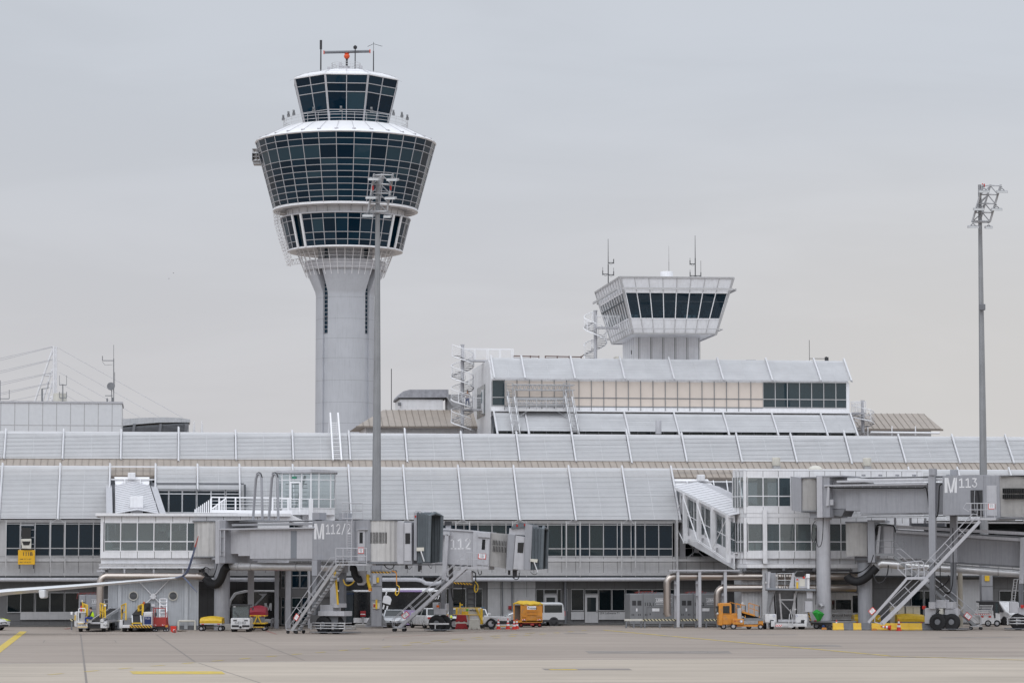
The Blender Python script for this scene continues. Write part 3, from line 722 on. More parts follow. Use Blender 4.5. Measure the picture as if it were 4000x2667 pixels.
mb=MB();zz=tz(1308)
while zz<zl0:
 for s in SL+[R(141),R(233)]:mb.beam(polar(4.02,s-hw,zz),polar(4.02,s+hw,zz),.06,.06)
 zz+=.62
for s in SL:
 mb.beam(polar(4.3,s-hw,tz(1308)),polar(4.3,s-hw,zf0),.05,.05)
part('slot_grille',mb,M['grey_l'],sh)
mb=MB()
for y in(1159,1243,1320,1397,1484,1570,1652):mb.lathe([(4.312,-.015),(4.318,0),(4.312,.015)],64,(0,0,tz(y,4)))
part('pour_joint',mb,M['grey_d'],sh)
mb=MB();mb.lathe([(5.6,0),(6.0,0),(6.0,1.35),(5.6,1.35),(5.6,0)],64,(0,0,zk0-.25));part('collar',mb,M['grey_l'],tow,smooth=True)
mb=MB()
for i in range(36):
 a=(i+.3)*PI/18;mb.tube(polar(5.75,a,zk0-1.1),polar(7.3,a,zl0+.2),.05,6)
for i in range(6):
 k=.28+i*.125;mb.ring((0,0,zk0-1.1+(zl0+1.3-zk0)*k),5.75+1.55*k,.024,48)
part('cage',mb,M['white2'],tow)
# lattice boom of the cleaning gondola, and the hoist balcony
mb=MB();rails=[]
pts=[(1063,832),(1068,880),(1085,940),(1100,985),(1118,1040)]
for dx,dy in((0,0),(24,-8),(12,4)):
 q=[((p[0]+dx-1343)/PPM,-2.0+(1.0 if dx==12 else 0),tz(p[1]+dy))for p in pts];rails.append(q)
 for a,b in zip(q,q[1:]):mb.tube(a,b,.055,5)
for a,b in((0,1),(1,2),(0,2)):
 for i in range(len(pts)-1):
  for j in range(4):
   k0,k1=j/4,(j+.5)/4;A0=Vector(rails[a][i]).lerp(Vector(rails[a][i+1]),k0);B0=Vector(rails[b][i]).lerp(Vector(rails[b][i+1]),k1);A1=Vector(rails[a][i]).lerp(Vector(rails[a][i+1]),(j+1)/4)
   mb.tube(A0,B0,.035,4);mb.tube(B0,A1,.035,4)
e0=Vector(((1118-1343)/PPM,-1.7,tz(1032)));e1=Vector(((1180-1343)/PPM,-1.7,tz(1022)))
for dz in(0,.75):
 mb.tube(e0+Vector((0,0,dz-.4)),e1+Vector((0,0,dz-.4)),.055,5)
for i in range(6):mb.tube(e0.lerp(e1,i/6)+Vector((0,0,-.4)),e0.lerp(e1,(i+.5)/6)+Vector((0,0,.35)),.035,4);mb.tube(e0.lerp(e1,(i+.5)/6)+Vector((0,0,.35)),e0.lerp(e1,(i+1)/6)+Vector((0,0,-.4)),.035,4)
part('lattice_boom',mb,M['white2'],tow)
mb=MB();x0,x1=(978-1343)/PPM,(1008-1343)/PPM;z0,z1=tz(634),tz(588)
for zz in(z0,z0+.6,z0+1.1,z1):mb.box(x0,x1,-1.5,1.5,zz,zz+.07)
for x in(x0,(x0+x1)/2,x1-.07):
 for y in(-1.5,0,1.43):mb.box(x,x+.07,y,y+.07,z0,z1)
mb.box(x0,x0+.06,-1.5,1.5,z0+.07,z0+1.1);mb.box(x0+.1,x1+.6,-1,1,z0-.4,z0-.02);part('hoist_balcony',mb,M['galv'],tow)
#  the raised office block behind the pier
KB=28.0
blk=thing('office_block','white office block on the pier with a beige window band between two sunscreens','office block',B,(0,KB,0))
kz=lambda y,px=2600,w=KB:B.z(y,px,w)
ku=lambda px,w=KB,y=1550:B.u(px,w,y)
ul,ur=ku(1917),ku(3317)
zs0,zs1,zt_,zb_=kz(1612),kz(1488),kz(1409,2600,KB+2.6),kz(1690)
DP=17.0
w=MB();w.m=0
w.box(ul+.05,ur-.05,KB+.12,KB+DP,zUT-1,zs1+.1);w.box(ul+.05,ur-.05,KB+2.4,KB+DP,zs1+.1,zt_-.05)
w.prism([(KB+.12,zs1+.1),(KB+2.4,zs1+.1),(KB+2.4,zt_-.1)],ul+.05,ur-.05,axis='x')
w.box(ul-.02,ul+.045,KB-.05,KB+.3,zb_-.5,zs1-.1)
w.m=1
for i in range(1,14):w.box(ul+.045,ul+.06,KB+i*1.25,KB+i*1.25+.04,zs1-1.2,zt_-.5)
part('wall',w,WJ,blk)
w=MB();w.box(ul,ul+.048,KB+5.2,KB+12,zs0-.1,zs1-.1);w.box(ul,ul+.048,KB+.6,KB+8,zUT-.5,zs0-2.1);part('side_window',w,M['bglass'],blk)
w=MB();w.box(ul-.1,ul+.04,KB+6.2,KB+7.6,zs0+.15,zs0+2.5);dr=part('door',w,M['white'],blk)
w=MB();w.box(ul-.11,ul-.101,KB+6.4,KB+7.4,zs0+1.2,zs0+2.3);part('pane',w,M['teal'],dr)
# window band: 29 bays
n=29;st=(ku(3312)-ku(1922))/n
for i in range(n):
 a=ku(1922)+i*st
 if i==0 or i>=22:
  p=window(blk,a,a+st,kz(1590),zs1,KB,rails=(kz(1556),),fw=.07,gl='bglass',fm='panel',dep=.1)
  m=MB();m.box(a+.1,a+st-.1,KB+.06,KB+.1,kz(1590)+random.choice((.5,1.4,.9)),zs1-.05);part('blind',m,M['teal']if i%3 else M['inner_d'],p)
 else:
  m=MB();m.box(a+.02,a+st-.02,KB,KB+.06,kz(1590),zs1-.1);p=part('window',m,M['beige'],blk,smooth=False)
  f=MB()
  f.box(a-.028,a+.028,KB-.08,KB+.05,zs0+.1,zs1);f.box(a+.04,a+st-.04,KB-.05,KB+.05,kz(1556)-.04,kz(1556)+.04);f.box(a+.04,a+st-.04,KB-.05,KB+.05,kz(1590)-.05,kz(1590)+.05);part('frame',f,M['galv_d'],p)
w=MB();w.box(ul,ur,KB-.02,KB+.1,kz(1608),kz(1591));w.box(ul,ur,KB-.9,KB+.1,kz(1612),kz(1607));w.box(ur-.3,ur,KB-.1,KB+.1,zs0,zs1)
part('window_sill',w,M['white'],blk)
tb,tt=(KB-.7,zs1+.12),(KB+2.1,zt_+.1)
bb,bt=(KB-3.4,kz(1686,2600,KB-3.4)),(KB-.8,kz(1617,2600,KB-.8))
txs=[1930,2050,2245,2439,2632,2824,3015,3205,3324];bxs=[1941,2064,2258,2455,2651,2845,3037,3230,3347]
us=[B.u(p,tb[0],1488)for p in txs]
for a,c in zip(us,us[1:]):louver(blk,a+.13,c-.09,tb,tt,18,gap=.5,mat='louver_b')
for a in us:rib(blk,a,tb,tt,wd=.14)
us=[B.u(p,bb[0],1690)for p in bxs]
for a,c in zip(us,us[1:]):louver(blk,a+.13,c-.09,bb,bt,17,gap=.5,mat='louver_b')
for a in us:rib(blk,a,(bb[0]-.2,bb[1]-.3),bt,wd=.14)
w=MB();w.box(ul,ur,KB-2.4,KB-2.3,zUT-1,bb[1]+.4);part('strip_window',w,M['gglass'],blk)
w=MB();u=ul
while u<ur:w.box(u,u+.07,KB-2.46,KB-2.41,zUT-1,bb[1]+.4);u+=1.25
w.hexa([(ul,KB-2.2,bb[1]-.3),(ur,KB-2.2,bb[1]-.3),(ur,KB+.1,bt[1]-.3),(ul,KB+.1,bt[1]-.3),(ul,KB-2.2,bb[1]-.2),(ur,KB-2.2,bb[1]-.2),(ur,KB+.1,bt[1]-.2),(ul,KB+.1,bt[1]-.2)])
part('lower_wall',w,M['louver_back'],blk)
# roof-top boxes
def rbox(name,label,cat,px0,py0,px1,py1,wd,dep,mat,fr=B,**k):
 m=MB();m.pbox(fr,px0,py0,px1,py1,wd,wd+dep);m.m=0
 a=fr.at(px0,py1,wd);return solo(name,label,cat,m,M[mat],fr,(a[0],wd,a[1]),bevel=.04,**k)
rbox('roof_unit','small beige vent box on the office block roof beside the short tower','vent box',2404,1392,2425,1412,KB+5,1.2,'cream')
rbox('roof_hatch','flat dark hatch on the office block roof right of the short tower','roof hatch',2914,1405,2953,1413,KB+6,1.5,'grey_d')
m=MB();z0=kz(1412,3163,KB+4);x=ku(3163,KB+4)
m.tube((x,KB+4,z0-.3),(x,KB+4,kz(1328,3163,KB+4)),.025,5);m.tube((x,KB+4,z0+.3),(x+1.7,KB+4,z0+.3),.03,5);m.tube((x+1.7,KB+4,z0-.4),(x+1.7,KB+4,z0+.5),.07,6);m.box(x+1.55,x+1.9,KB+3.9,KB+4.1,z0+.1,z0+.45)
solo('whip_antenna','thin whip antenna with side arm at the right end of the office block roof','antenna',m,M['dark'],B,(x,KB+4,z0-.3))
m=MB();z0=kz(1409,2150,KB+7)
for(a,b)in((2005,2105),(2130,2270)):
 ua,ub=ku(a,KB+7,1400),ku(b,KB+7,1400)
 m.beam((ua,KB+7,z0+.45),(ub,KB+7,z0+.4),.1);m.beam((ua,KB+7,z0+.25),(ub,KB+7,z0+.2),.1)
 for k in range(4):uu=ua+(ub-ua)*k/3;m.beam((uu,KB+7,z0-.4),(uu,KB+7,z0+.5),.1)
m.beam((ku(2270,KB+7,1400),KB+7,z0+.4),(ku(2285,KB+7,1400),KB+7,z0+.7),.1)
solo('roof_rail_track','rusty brown track on posts along the office block roof','track',m,pm('rusty_brown',(.13,.08,.07),.7),B,(ku(2005,KB+7),KB+7,z0-.4))
#  the short apron tower on the block
ap=thing('apron_tower','short white apron tower with dark slanted windows on the office block','control tower',B,(ku(2600,34),34,zt_))
fw=29.4
def corner(px,py,w_):a=B.at(px,py,w_);return Vector((a[0],w_,a[1]))
TF=28.0;TBk=43.7;BF=29.4;BBk=42.2
A0=corner(2472,1302,BF);A1=corner(2797,1304,BF);A2=corner(2866,1084,TF);A3=corner(2422,1080,TF)
C0=Vector((A0.x,BBk,A0.z));C1=Vector((A1.x,BBk,A1.z));C2=Vector((A2.x,TBk,A2.z));C3=Vector((A3.x,TBk,A3.z))
def face(P,u,v):return(P[0]*(1-u)+P[1]*u)*(1-v)+(P[3]*(1-u)+P[2]*u)*v
v0,v1=(1302-1243)/222.,(1302-1141)/222.
faces=[((A0,A1,A2,A3),8,True),((C0,A0,A3,C3),10,True),((A1,C1,C2,A2),10,True),((C1,C0,C3,C2),8,True)]
w=MB();bars=MB()
for P,n,gl in faces:
 nr=(P[1]-P[0]).cross(P[3]-P[0]).normalized()
 for a,b in((0,v0),(v1,1)):
  w.quad(face(P,0,a),face(P,1,a),face(P,1,b),face(P,0,b))
 for c in(0,.012,.988):
  if c in(.012,):w.quad(face(P,0,v0),face(P,.018,v0),face(P,.018,v1),face(P,0,v1))
  if c==.988:w.quad(face(P,.982,v0),face(P,1,v0),face(P,1,v1),face(P,.982,v1))
 for i in range(n):
  x0,x1=(.0 if i==0 else i/n),(1. if i==n-1 else(i+1)/n)
  x0=max(x0,.018);x1=min(x1,.982)
  m=MB();m.quad(face(P,x0,v0),face(P,x1,v0),face(P,x1,v1),face(P,x0,v1))
  g=part('window',m,M['wglass'],ap)
  f=MB();f.beam(face(P,x0,v0)+nr*.03,face(P,x0,v1)+nr*.03,.08,.10,up=nr);f.beam(face(P,x0,v0),face(P,x1,v0),.1,.12,up=nr);f.beam(face(P,x0,v1),face(P,x1,v1),.1,.12,up=nr);part('frame',f,M['white2'],g)
 for i in range(1,n):
  for a,b in((0,v0-.01),(v1+.01,1)):bars.beam(face(P,i/n,a)+nr*.02,face(P,i/n,b)+nr*.02,.06,.05,up=nr)
 bars.beam(face(P,0,0)+nr*.02,face(P,0,1)+nr*.02,.22,.1,up=nr);bars.beam(face(P,1,0),face(P,1,1),.22,.1,up=nr)
 for v in(.0,.995):bars.beam(face(P,0,v)+nr*.04,face(P,1,v)+nr*.04,.16,.12,up=nr)
 o=nr*.55
 bars.beam(face(P,-.01,.81)+o,face(P,1.01,.81)+o,.12,.2)
 for i in range(0,n+1,2):bars.beam(face(P,i/n,.81),face(P,i/n,.81)+o,.05)
 o=nr*.45;bars.beam(face(P,-.02,.10)+o,face(P,1.03,.10)+o,.06,.08)
 for i in range(0,n+1):bars.beam(face(P,i/n,.10),face(P,i/n,.10)+o,.04)
w.quad(C3-Vector((0,0,.1)),A3-Vector((0,0,.1)),A2-Vector((0,0,.1)),C2-Vector((0,0,.1)));w.quad(A0,C0,C1,A1)
w.m=0
part('cab_wall',w,M['white'],ap);part('cab_frame',bars,M['panel'],ap)
# inside of the cab: floor, core, consoles, screens
zf=face(faces[0][0],0,v0).z-.15
w=MB();w.box(A0.x-.3,A1.x+.3,BF+.1,BBk-.1,zf-.1,zf);w.box(A3.x+.5,A2.x-.5,TF+.6,TBk-.6,A3.z-2.3,A3.z-2.2)
w.box(A0.x+2,A1.x-2,35.5,38,zf,A3.z-2.3);part('cab_interior',w,M['inner_d'],ap)
w=MB();random.seed(8)
for i in range(7):
 x=A0.x+.3+i*1.15;w.box(x,x+.8,BF+1.2,BF+1.7,zf+.72,zf+.77);w.box(x+.15,x+.6,BF+1.3,BF+1.36,zf+.8,zf+1.15)
 w.box(x,x+.05,BF+1.2,BF+1.7,zf,zf+.72)
for x in(1.2,4.4,6.6):w.box(A0.x+x,A0.x+x+.55,BF+2,BF+2.1,zf+2.6,zf+3.2)
w.box(A0.x+5.2,A0.x+7,BF+2,BF+2.05,zf+1.3,zf+1.8);part('console',w,M['inner_l'],ap)
w=MB()
sx0,sx1=ku(2480,34,1360),ku(2733,34,1360)
w.box(sx0,sx1,34,41.5,zt_-.5,A0.z+.05);w.m=1
for i in range(6):uu=sx0+.35+i*1.2;w.box(uu,uu+.05,33.99,34.01,zt_-.4,A0.z);w.box(uu+.14,uu+.17,33.99,34.01,zt_-.4,A0.z)
for i in range(6):w.box(sx0-.01,sx0+.01,34.6+i*1.2,34.65+i*1.2,zt_-.4,A0.z)
w.box(sx0-.06,sx0,35.9,36.0,zt_+1.0,zt_+1.4)
part('shaft',w,WJ,ap)
for i in range(5):
 pass
m=MB();c=corner(2604,1078,35);m.lathe([(.63,-.4),(.63,.34),(.6,.42),(.01,.45)],28,(c.x,35,c.z));part('roof_drum',m,M['white'],ap,smooth=True)
def mast(label,px,w_,ytop,ybot,arms,th=.05):
 a=corner(px,ybot,w_);b=corner(px,ytop,w_);mid=a.lerp(b,.45);m=MB();b.x=a.x
 m.tube(a,(a.x,w_,mid.z),th,6);m.tube((a.x,w_,mid.z),b,th*.75,6,th*.4)
 for(y,dx,up)in arms:
  p=corner(px,y,w_);q=Vector((a.x+dx,w_,p.z));m.tube((a.x,w_,p.z),q,.04,5);m.tube(q-Vector((0,0,.1)),q+Vector((0,0,.35)),.045,6);m.tube(q+Vector((0,0,.3)),q+Vector((0,0,up)),.018,4)
  m.ring((a.x+dx/2,w_,p.z),abs(dx)*.3,.02,10,'y',4,PI,2*PI)
 return solo('antenna_mast',label,'antenna',m,M['dark'],B,tuple(a),'antenna masts on the short tower')
mast('dark antenna mast with three short arms at the left edge of the short tower roof',2376,37,933,1115,[(1071,-.55,.7),(1073,.55,.7),(1026,.55,.4)])
mast('dark antenna mast with arms on the right half of the short tower roof',2716,34,920,1082,[(1031,-.52,.6),(1077,-.52,.6),(1077,.56,1.5)])
mast('hair thin whip antenna standing on the white drum of the short tower',2613,35,960,1076,[],.02)
#  spiral stairs
def spiral(label,px,w_,ytop,ybot,turns,a_start,land,pole_r=.17,Rr=1.12):
 """land: (py, px_end) landings reaching right (+) or left"""
 top=corner(px,ytop,w_);bot=corner(px,ybot,w_);t=thing('spiral_staircase',label,'staircase',B,tuple(bot));x,z0,z1=bot.x,bot.z,top.z
 m=MB();m.tube((x,w_,z0),(x,w_,z1),pole_r,12);m.lathe([(pole_r+.03,0),(pole_r+.03,.1)],12,(x,w_,z1-.1),cap=True);part('pole',m,M['grey_l'],t,smooth=True)
 ztop=z1-1.15;n=int((ztop-z0)/.185);m=MB();dA=turns*2*PI/n
 rails=[[]for _ in range(6)];inner=[]
 for i in range(n):
  a=a_start+dA*i;b=a+dA*1.25;z=ztop-i*.185
  P=[]
  for zz in(z-.05,z):
   for r,an in((.15,a),(Rr,a),(Rr,b),(.15,b)):P.append((x+r*math.cos(an),w_+r*math.sin(an),zz))
  m.add(P,[(3,2,1,0),(4,5,6,7),(0,1,5,4),(1,2,6,5),(2,3,7,6),(3,0,4,7)])
  for j in range(6):rails[j].append((x+Rr*math.cos(a),w_+Rr*math.sin(a),z+.28+j*.16))
  inner.append((x+.33*math.cos(a),w_+.33*math.sin(a),z+1.05))
 part('tread',m,M['galv'],t,kind='stuff' if False else None)
 m=MB()
 for j in range(6):m.pipe(rails[j],.045 if j==5 else.012,5)
 m.pipe([(p[0],p[1],p[2]-.31)for p in rails[0]],.065,6)
 m.pipe(inner,.025,5)
 for i in range(0,n,5):m.tube(Vector(rails[5][i])-Vector((0,0,1.15)),rails[5][i],.04,5)
 part('handrail',m,M['white2'],t)
 for(py,pe)in land:
  z=corner(px,py,w_).z;e=B.u(pe,w_,py);m=MB()
  a,b=min(x,e),max(x,e);m.box(a,b,w_-.55,w_+.55,z-.16,z);part('landing',m,M['grey_l'],t)
  for yy in(w_-.55,w_+.55):
   m=MB()
   for j in range(6):m.tube((a,yy,z+.28+j*.16),(b,yy,z+.28+j*.16),.026 if j==5 else.008,5)
   k=max(2,round((b-a)/1.3))
   for i in range(k+1):xx=a+(b-a)*i/k;m.tube((xx,yy,z),(xx,yy,z+1.08),.035,5)
   part('landing_rail',m,M['white2'],t)
 return t
spiral('white spiral staircase with three landings at the left end of the office block',1806,KB+7,1345,1690,3.4,R(200),[(1406,2002),(1597,1888)])
spiral('white spiral staircase leading up to the door of the short tower',2326,33.5,1212,1412,1.35,R(95),[(1277,2416)])
spiral('white spiral staircase at the right end of the office block by the brown roof',3371,KB+4,1563,1697,1.6,R(60),[(1612,3322)])
# person standing on the landing is built with the other people
#  maintenance gantry on the block front
gn=thing('maintenance_gantry','galvanised access gantry with two ladders on the office block front','gantry',B,(ku(1990,KB-1.2),KB-1.2,kz(1600)))
gw=KB-1.1
def G(px,py,w_=None):return corner(px,py,gw if w_ is None else w_)
m=MB()
for(x0,x1,y0)in((1977,2004,1494),(2201,2226,1496)):
 for x in(x0,x1):
  for ww in(gw,gw+.8):m.tube(G(x,y0,ww),G(x,1597,ww),.05,5)
 for y in range(y0,1590,12):m.tube(G(x0,y),G(x1,y),.03,4);m.tube(G(x0,y,gw+.8),G(x0,y),.03,4)
 m.box(*sorted((G(x0+6,1500).x,G(x0+14,1500).x)),gw+.1,gw+.6,G(0,1534).z,G(0,1516).z)
part('tower_frame',m,M['galv'],gn)
m=MB()
for(ya,yb)in((1501,1521),(1558,1576)):
 for y in(ya,yb):m.tube(G(1998,y),G(2246 if ya<1510 else 2230,y+2),.04,5);m.tube(G(1998,y+3,gw+.6),G(2240,y+5,gw+.6),.04,5)
 n=14
 for i in range(n):
  xa=2000+i*16.2;m.tube(G(xa,yb),G(xa+8,ya),.03,4);m.tube(G(xa+8,ya),G(xa+16,yb),.03,4)
part('lattice_girder',m,M['galv'],gn)
m=MB();a,b=G(2018,1605,gw-.6),G(2212,1597,gw-.6);m.box(a.x,b.x,gw-.6,gw+.5,a.z,b.z)
for i in range(6):
 x=2020+i*38;m.tube(G(x,1600,gw-.6),G(x,1556,gw-.6),.04,4)
for y in(1556,1571,1584):m.tube(G(2018,y,gw-.6),G(2215,y,gw-.6),.035,4)
m.tube(G(2027,1627,gw-.5),G(2062,1604,gw-.5),.04,4);m.tube(G(2215,1632,gw-.5),G(2177,1605,gw-.5),.04,4)
part('walkway',m,M['alu'],gn)
for(xt,xb)in((1981,2004),(2206,2233)):
 m=MB();P=[G(xt,1548,gw-.3),G(xt+27,1550,gw-.3),G(xb+27,1694,KB-4),G(xb,1694,KB-4)]
 m.beam(P[0],P[3],.1,.22);m.beam(P[1],P[2],.1,.22)
 for i in range(1,22):k=i/22;m.beam(P[0].lerp(P[3],k),P[1].lerp(P[2],k),.09,.04)
 for k in(0,1):
  o=Vector((0,-.5,.6));m.tube(P[k]+o,P[3-k]+o,.03,4)
  for j in range(5):q=P[k].lerp(P[3-k],j/4);m.tube(q,q+o,.03,4)
 part('ladder',m,M['alu'],gn)
#  ladder over the pier sunscreen
lt=MB();Lw=UBw-.45
P=[corner(1290,1613,UTw+.6),corner(1320,1613,UTw+.6),corner(1334,1797,Lw),corner(1301,1797,Lw)]
lt.beam(P[0],P[3],.13,.16);lt.beam(P[1],P[2],.13,.16)
for i in range(5,24):k=i/24;lt.beam(P[0].lerp(P[3],k),P[1].lerp(P[2],k),.05)
for k,dx in((0,-7),(1,-7)):lt.tube(P[k],corner((1290,1320)[k]+dx,1688,UTw+1.6),.05,5)
solo('roof_ladder','white roof ladder leaning over the upper sunscreen in front of the tall tower','ladder',lt,M['white2'],B,tuple(P[3]))
#  buildings behind, left and right of the block
def hipped(label,xs,yt,ye,w_,hipl=None,hipr=None,wins=None):
 """xs: ridge/eave pixel columns (eave_l, ridge_l, ridge_r, eave_r)"""
 t=thing('hip_roof_building',label,'building',B,(ku(xs[0],w_,ye),w_,zUT-1))
 el,er=corner(xs[0],ye,w_),corner(xs[3],ye,w_);rl,rr=corner(xs[1],yt,w_+4.5),corner(xs[2],yt,w_+4.5)
 m=MB();bl=Vector((el.x,w_+12,el.z));br=Vector((er.x,w_+12,er.z));m.add([el,er,br,bl,rl,rr],[(0,1,5,4),(1,2,5),(2,3,4,5),(3,0,4),(3,2,1,0)]);rf=part('roof',m,M['brown'],t)
 s=MB();n=int((er.x-el.x)/.62)
 for i in range(n+1):
  u=el.x+(er.x-el.x)*i/n
  k=1.0
  if rl.x>u:k=(u-el.x)/max(.01,rl.x-el.x)
  if u>rr.x:k=(er.x-u)/max(.01,er.x-rr.x)
  tp=Vector((u,w_+4.5*k,el.z+(rl.z-el.z)*k));s.beam((u,w_,el.z+.02),tp+Vector((0,0,.03)),.05,.1)
 s.box(el.x-.1,er.x+.1,w_-.08,w_+.02,el.z-.16,el.z+.02);part('seam',s,M['brown_dark'],rf)
 m=MB();a,b=el.x+1.0,er.x-.8;m.box(a,b,w_+1.2,w_+11,zUT-1.5,el.z-.02);part('wall',m,M['white'],t)
 n=max(2,int((b-a)/1.6))
 for i in range(n):
  x0=a+(b-a)*i/n;window(t,x0+.06,x0+(b-a)/n-.06,zUT-.6,el.z-1.0,w_+1.12,gl='bglass',fm='white',fw=.08)
 return t
hipped('brown hip roofed building behind the pier, left of the office block',(1394,1496,1905,1950),1601,1664,KB+12)
rb=hipped('brown hip roofed building behind the pier, right of the office block',(3290,3310,3608,3680),1615,1674,KB+8)
m=MB()
for x in(3390,3484,3576):
 m.tube(corner(x,1664,KB+7.5),corner(x,1702,KB+7.5),.06,5)
m.tube(corner(3400,1688,KB+7),corner(3670,1691,KB+7),.12,6)
part('roof_rail',m,M['white2'],rb)
ph=thing('plant_room','small white roof plant room under a rounded weathered metal hood','plant room',B,(ku(1570,KB+18),KB+18,kz(1610,1570,KB+18)))
pw=KB+17
m=MB();m.pbox(B,1562,1556,1730,1620,pw,pw+6);part('wall',m,M['white'],ph)
m=MB();m.pbox(B,1556,1551,1742,1558,pw-.1,pw+6.1);part('eave_gap',m,M['dark'],ph)
a=corner(1752,1520,pw-.3);pr=[]
for(x,y)in((1556,1553),(1562,1540),(1575,1528),(1600,1521),(1752,1521),(1752,1552)):q=corner(x,y,pw-.3);pr.append((q.x,q.z))
m=MB();m.prism(pr,pw-.3,pw+6.4);part('hood',m,pm('weathered_hood',(.33,.33,.36),.4,.3,var=.2,streak=.25),ph)
m=MB();m.hexa([corner(1742,1549,pw-.4),corner(1750,1549,pw-.4),corner(1750,1549,pw+.3),corner(1742,1549,pw+.3),corner(1768,1586,pw-.4),corner(1773,1584,pw-.4),corner(1773,1584,pw+.3),corner(1768,1586,pw+.3)][::1]);m.pbox(B,1748,1540,1812,1606,pw+.5,pw+3);part('duct',m,M['galv'],ph)
m=MB();m.pbox(B,1556,1571,1567,1583,pw-.4,pw+.2);part('lamp_box',m,M['grey_d'],ph)
m=MB();q=corner(1529,1602,KB+20);m.tube((q.x,KB+20,q.z-1),corner(1529,1440,KB+20),.04,5);solo('lightning_rod','thin lightning rod rising left of the weathered plant room','lightning rod',m,M['dark'],B,(q.x,KB+20,q.z-1))
#  far left: hall with antennas, cable-stayed roof
LD=62.0
hall=thing('flat_roof_hall','pale panelled flat roofed hall behind the pier at the left','hall',B,(B.u(200,LD),LD,0))
m=MB();a=corner(-160,1690,LD);b=corner(476,1576,LD)
panels(m,a.x,b.x,12,b.z,LD,1.45,(B.z(1661,200,LD),),first=B.u(3,LD,1620),th=9,jw=.09);m.m=0
part('wall',m,[pm('hall_panel',(.60,.61,.63),.4,var=.04),M['galv']],hall)
m=MB();m.box(a.x,b.x+.1,LD-.1,LD+9.2,b.z+.004,b.z+.2);part('roof_edge',m,M['grey_l'],hall)
m=MB();q=corner(234,1573,LD+3);m.lathe([(.72,-.3),(.72,1.0),(0.01,1.02)],20,(q.x,LD+3,q.z));solo('roof_vent','short round vent on the hall roof beside the white mast','roof vent',m,M['cream'],B,(q.x,LD+3,q.z),smooth=True)
def ant(label,lines,base,mat='galv_d',th=.045,w_=LD+2,extra=None):
 m=MB()
 for p,q,k in lines:m.tube(corner(*p,w_),corner(*q,w_),th*k,5)
 if extra:extra(m)
 q=corner(*base,w_);return solo('antenna_mast',label,'antenna',m,M[mat],B,tuple(q),'antennas on the hall roof')
ant('tall antenna pole with dish and side arm near the hall roof end',[((444,1347),(444,1400),.6),((444,1400),(444,1578),1.2),((400,1408),(444,1408),1),((400,1390),(400,1408),1),((400,1412),(410,1426),.4),((410,1426),(440,1424),.4),((410,1545),(440,1545),1),((418,1555),(420,1576),2),((436,1520),(436,1576),1),((438,1552),(438,1572),2.4),((448,1453),(448,1510),.6)],(444,1578),extra=lambda m:m.disc(tuple(corner(433,1508,LD+1.7)),.42,.3,18))
ant('antenna mast with paired upright rods right of the white mast',[((245,1500),(245,1575),1.4),((232,1503),(260,1503),1),((232,1553),(260,1553),1),((232,1466),(232,1503),.6),((260,1466),(260,1503),.6),((232,1530),(232,1553),.9),((260,1530),(260,1553),.9)],(245,1575))
ant('dark antenna post with small top arm in front of the white mast',[((164,1518),(164,1576),2.2),((164,1518),(188,1516),1),((188,1490),(188,1516),.7)],(164,1576))
ant('antenna pole with low side arm at the left picture edge',[((0,1485),(0,1576),1.2),((0,1557),(36,1557),1),((36,1522),(36,1557),.8)],(0,1576))
# cable-stayed mast
SD=95.0
cs=thing('cable_stayed_mast','white raking cable mast with stays behind the hall','mast',B,(B.u(210,SD),SD,12))
m=MB();q=lambda x,y,w_=SD:corner(x,y,w_)
m.tube(q(219,1353),q(219,1650),.12,10);m.tube(q(210,1353),q(210,1650),.17,10);part('post',m,M['white'],cs,smooth=True)
for a,b in(((208,1358),(118,1620)),((204,1440),(150,1620)),((204,1490),(170,1620)),((204,1545),(190,1620))):
 m=MB();m.tube(q(*a),q(*b),.12,8);part('raking_leg',m,M['white'],cs,smooth=True)
m=MB()
for a,b in(((175,1467),(206,1467)),((185,1511),(206,1511)),((195,1552),(206,1552))):m.tube(q(*a),q(*b),.09,8)
part('strut',m,M['white'],cs)
for k,(a,b)in enumerate((((222,1356),(716,1632)),((226,1408),(620,1627)),((230,1453),(545,1629)),((234,1495),(484,1634)),((238,1532),(420,1634)),((208,1353),(-60,1413)),((208,1355),(-60,1423)),((205,1403),(-60,1463)),((205,1406),(-60,1472)),((200,1455),(-60,1508)),((200,1458),(-60,1518)),((195,1495),(-60,1548)),((195,1498),(-60,1556)),((190,1535),(-60,1586)))):
 m=MB();m.tube(q(*a),q(*b,SD-8),.026,5);part('stay_cable',m,M['grey_l'],cs)
cr=thing('curved_canopy_roof','curved grey canopy roof with dark ribbed underside at the end of the stays','canopy',B,(B.u(600,SD-8),SD-8,12))
pr=[(q(x,y,SD-8).x,q(x,y,SD-8).z)for x,y in((420,1640),(478,1636),(560,1631),(640,1629),(700,1631),(743,1638),(743,1649),(700,1649),(620,1650),(540,1656),(478,1663),(420,1672))]
m=MB();m.prism(pr,SD-8,SD-2);part('roof_edge',m,pm('canopy_grey',(.45,.46,.48),.4,streak=.2),cr)
m=MB();A_=q(420,1671,SD-7.9);B_=q(738,1650,SD-7.9);m.hexa([Vector((A_.x,SD-7.9,14)),Vector((B_.x-1,SD-7.9,14)),Vector((B_.x-1,SD-3,14)),Vector((A_.x,SD-3,14)),A_,B_,B_+Vector((0,5,0)),A_+Vector((0,5,0))]);part('underside',m,M['inner_d'],cr)
m=MB()
for i in range(7):m.beam(q(430,1676+i*3.4,SD-8.02),q(734,1654+i*5,SD-8.02),.06)
for x in(525,628):m.beam(q(x,1655,SD-8.1),q(x-6,1700,SD-8.1),.3)
for i in range(5):m.beam(q(736-i*3,1656,SD-8.1),q(736-i*4,1700,SD-8.1),.08)
part('rib',m,M['grey_d'],cr)
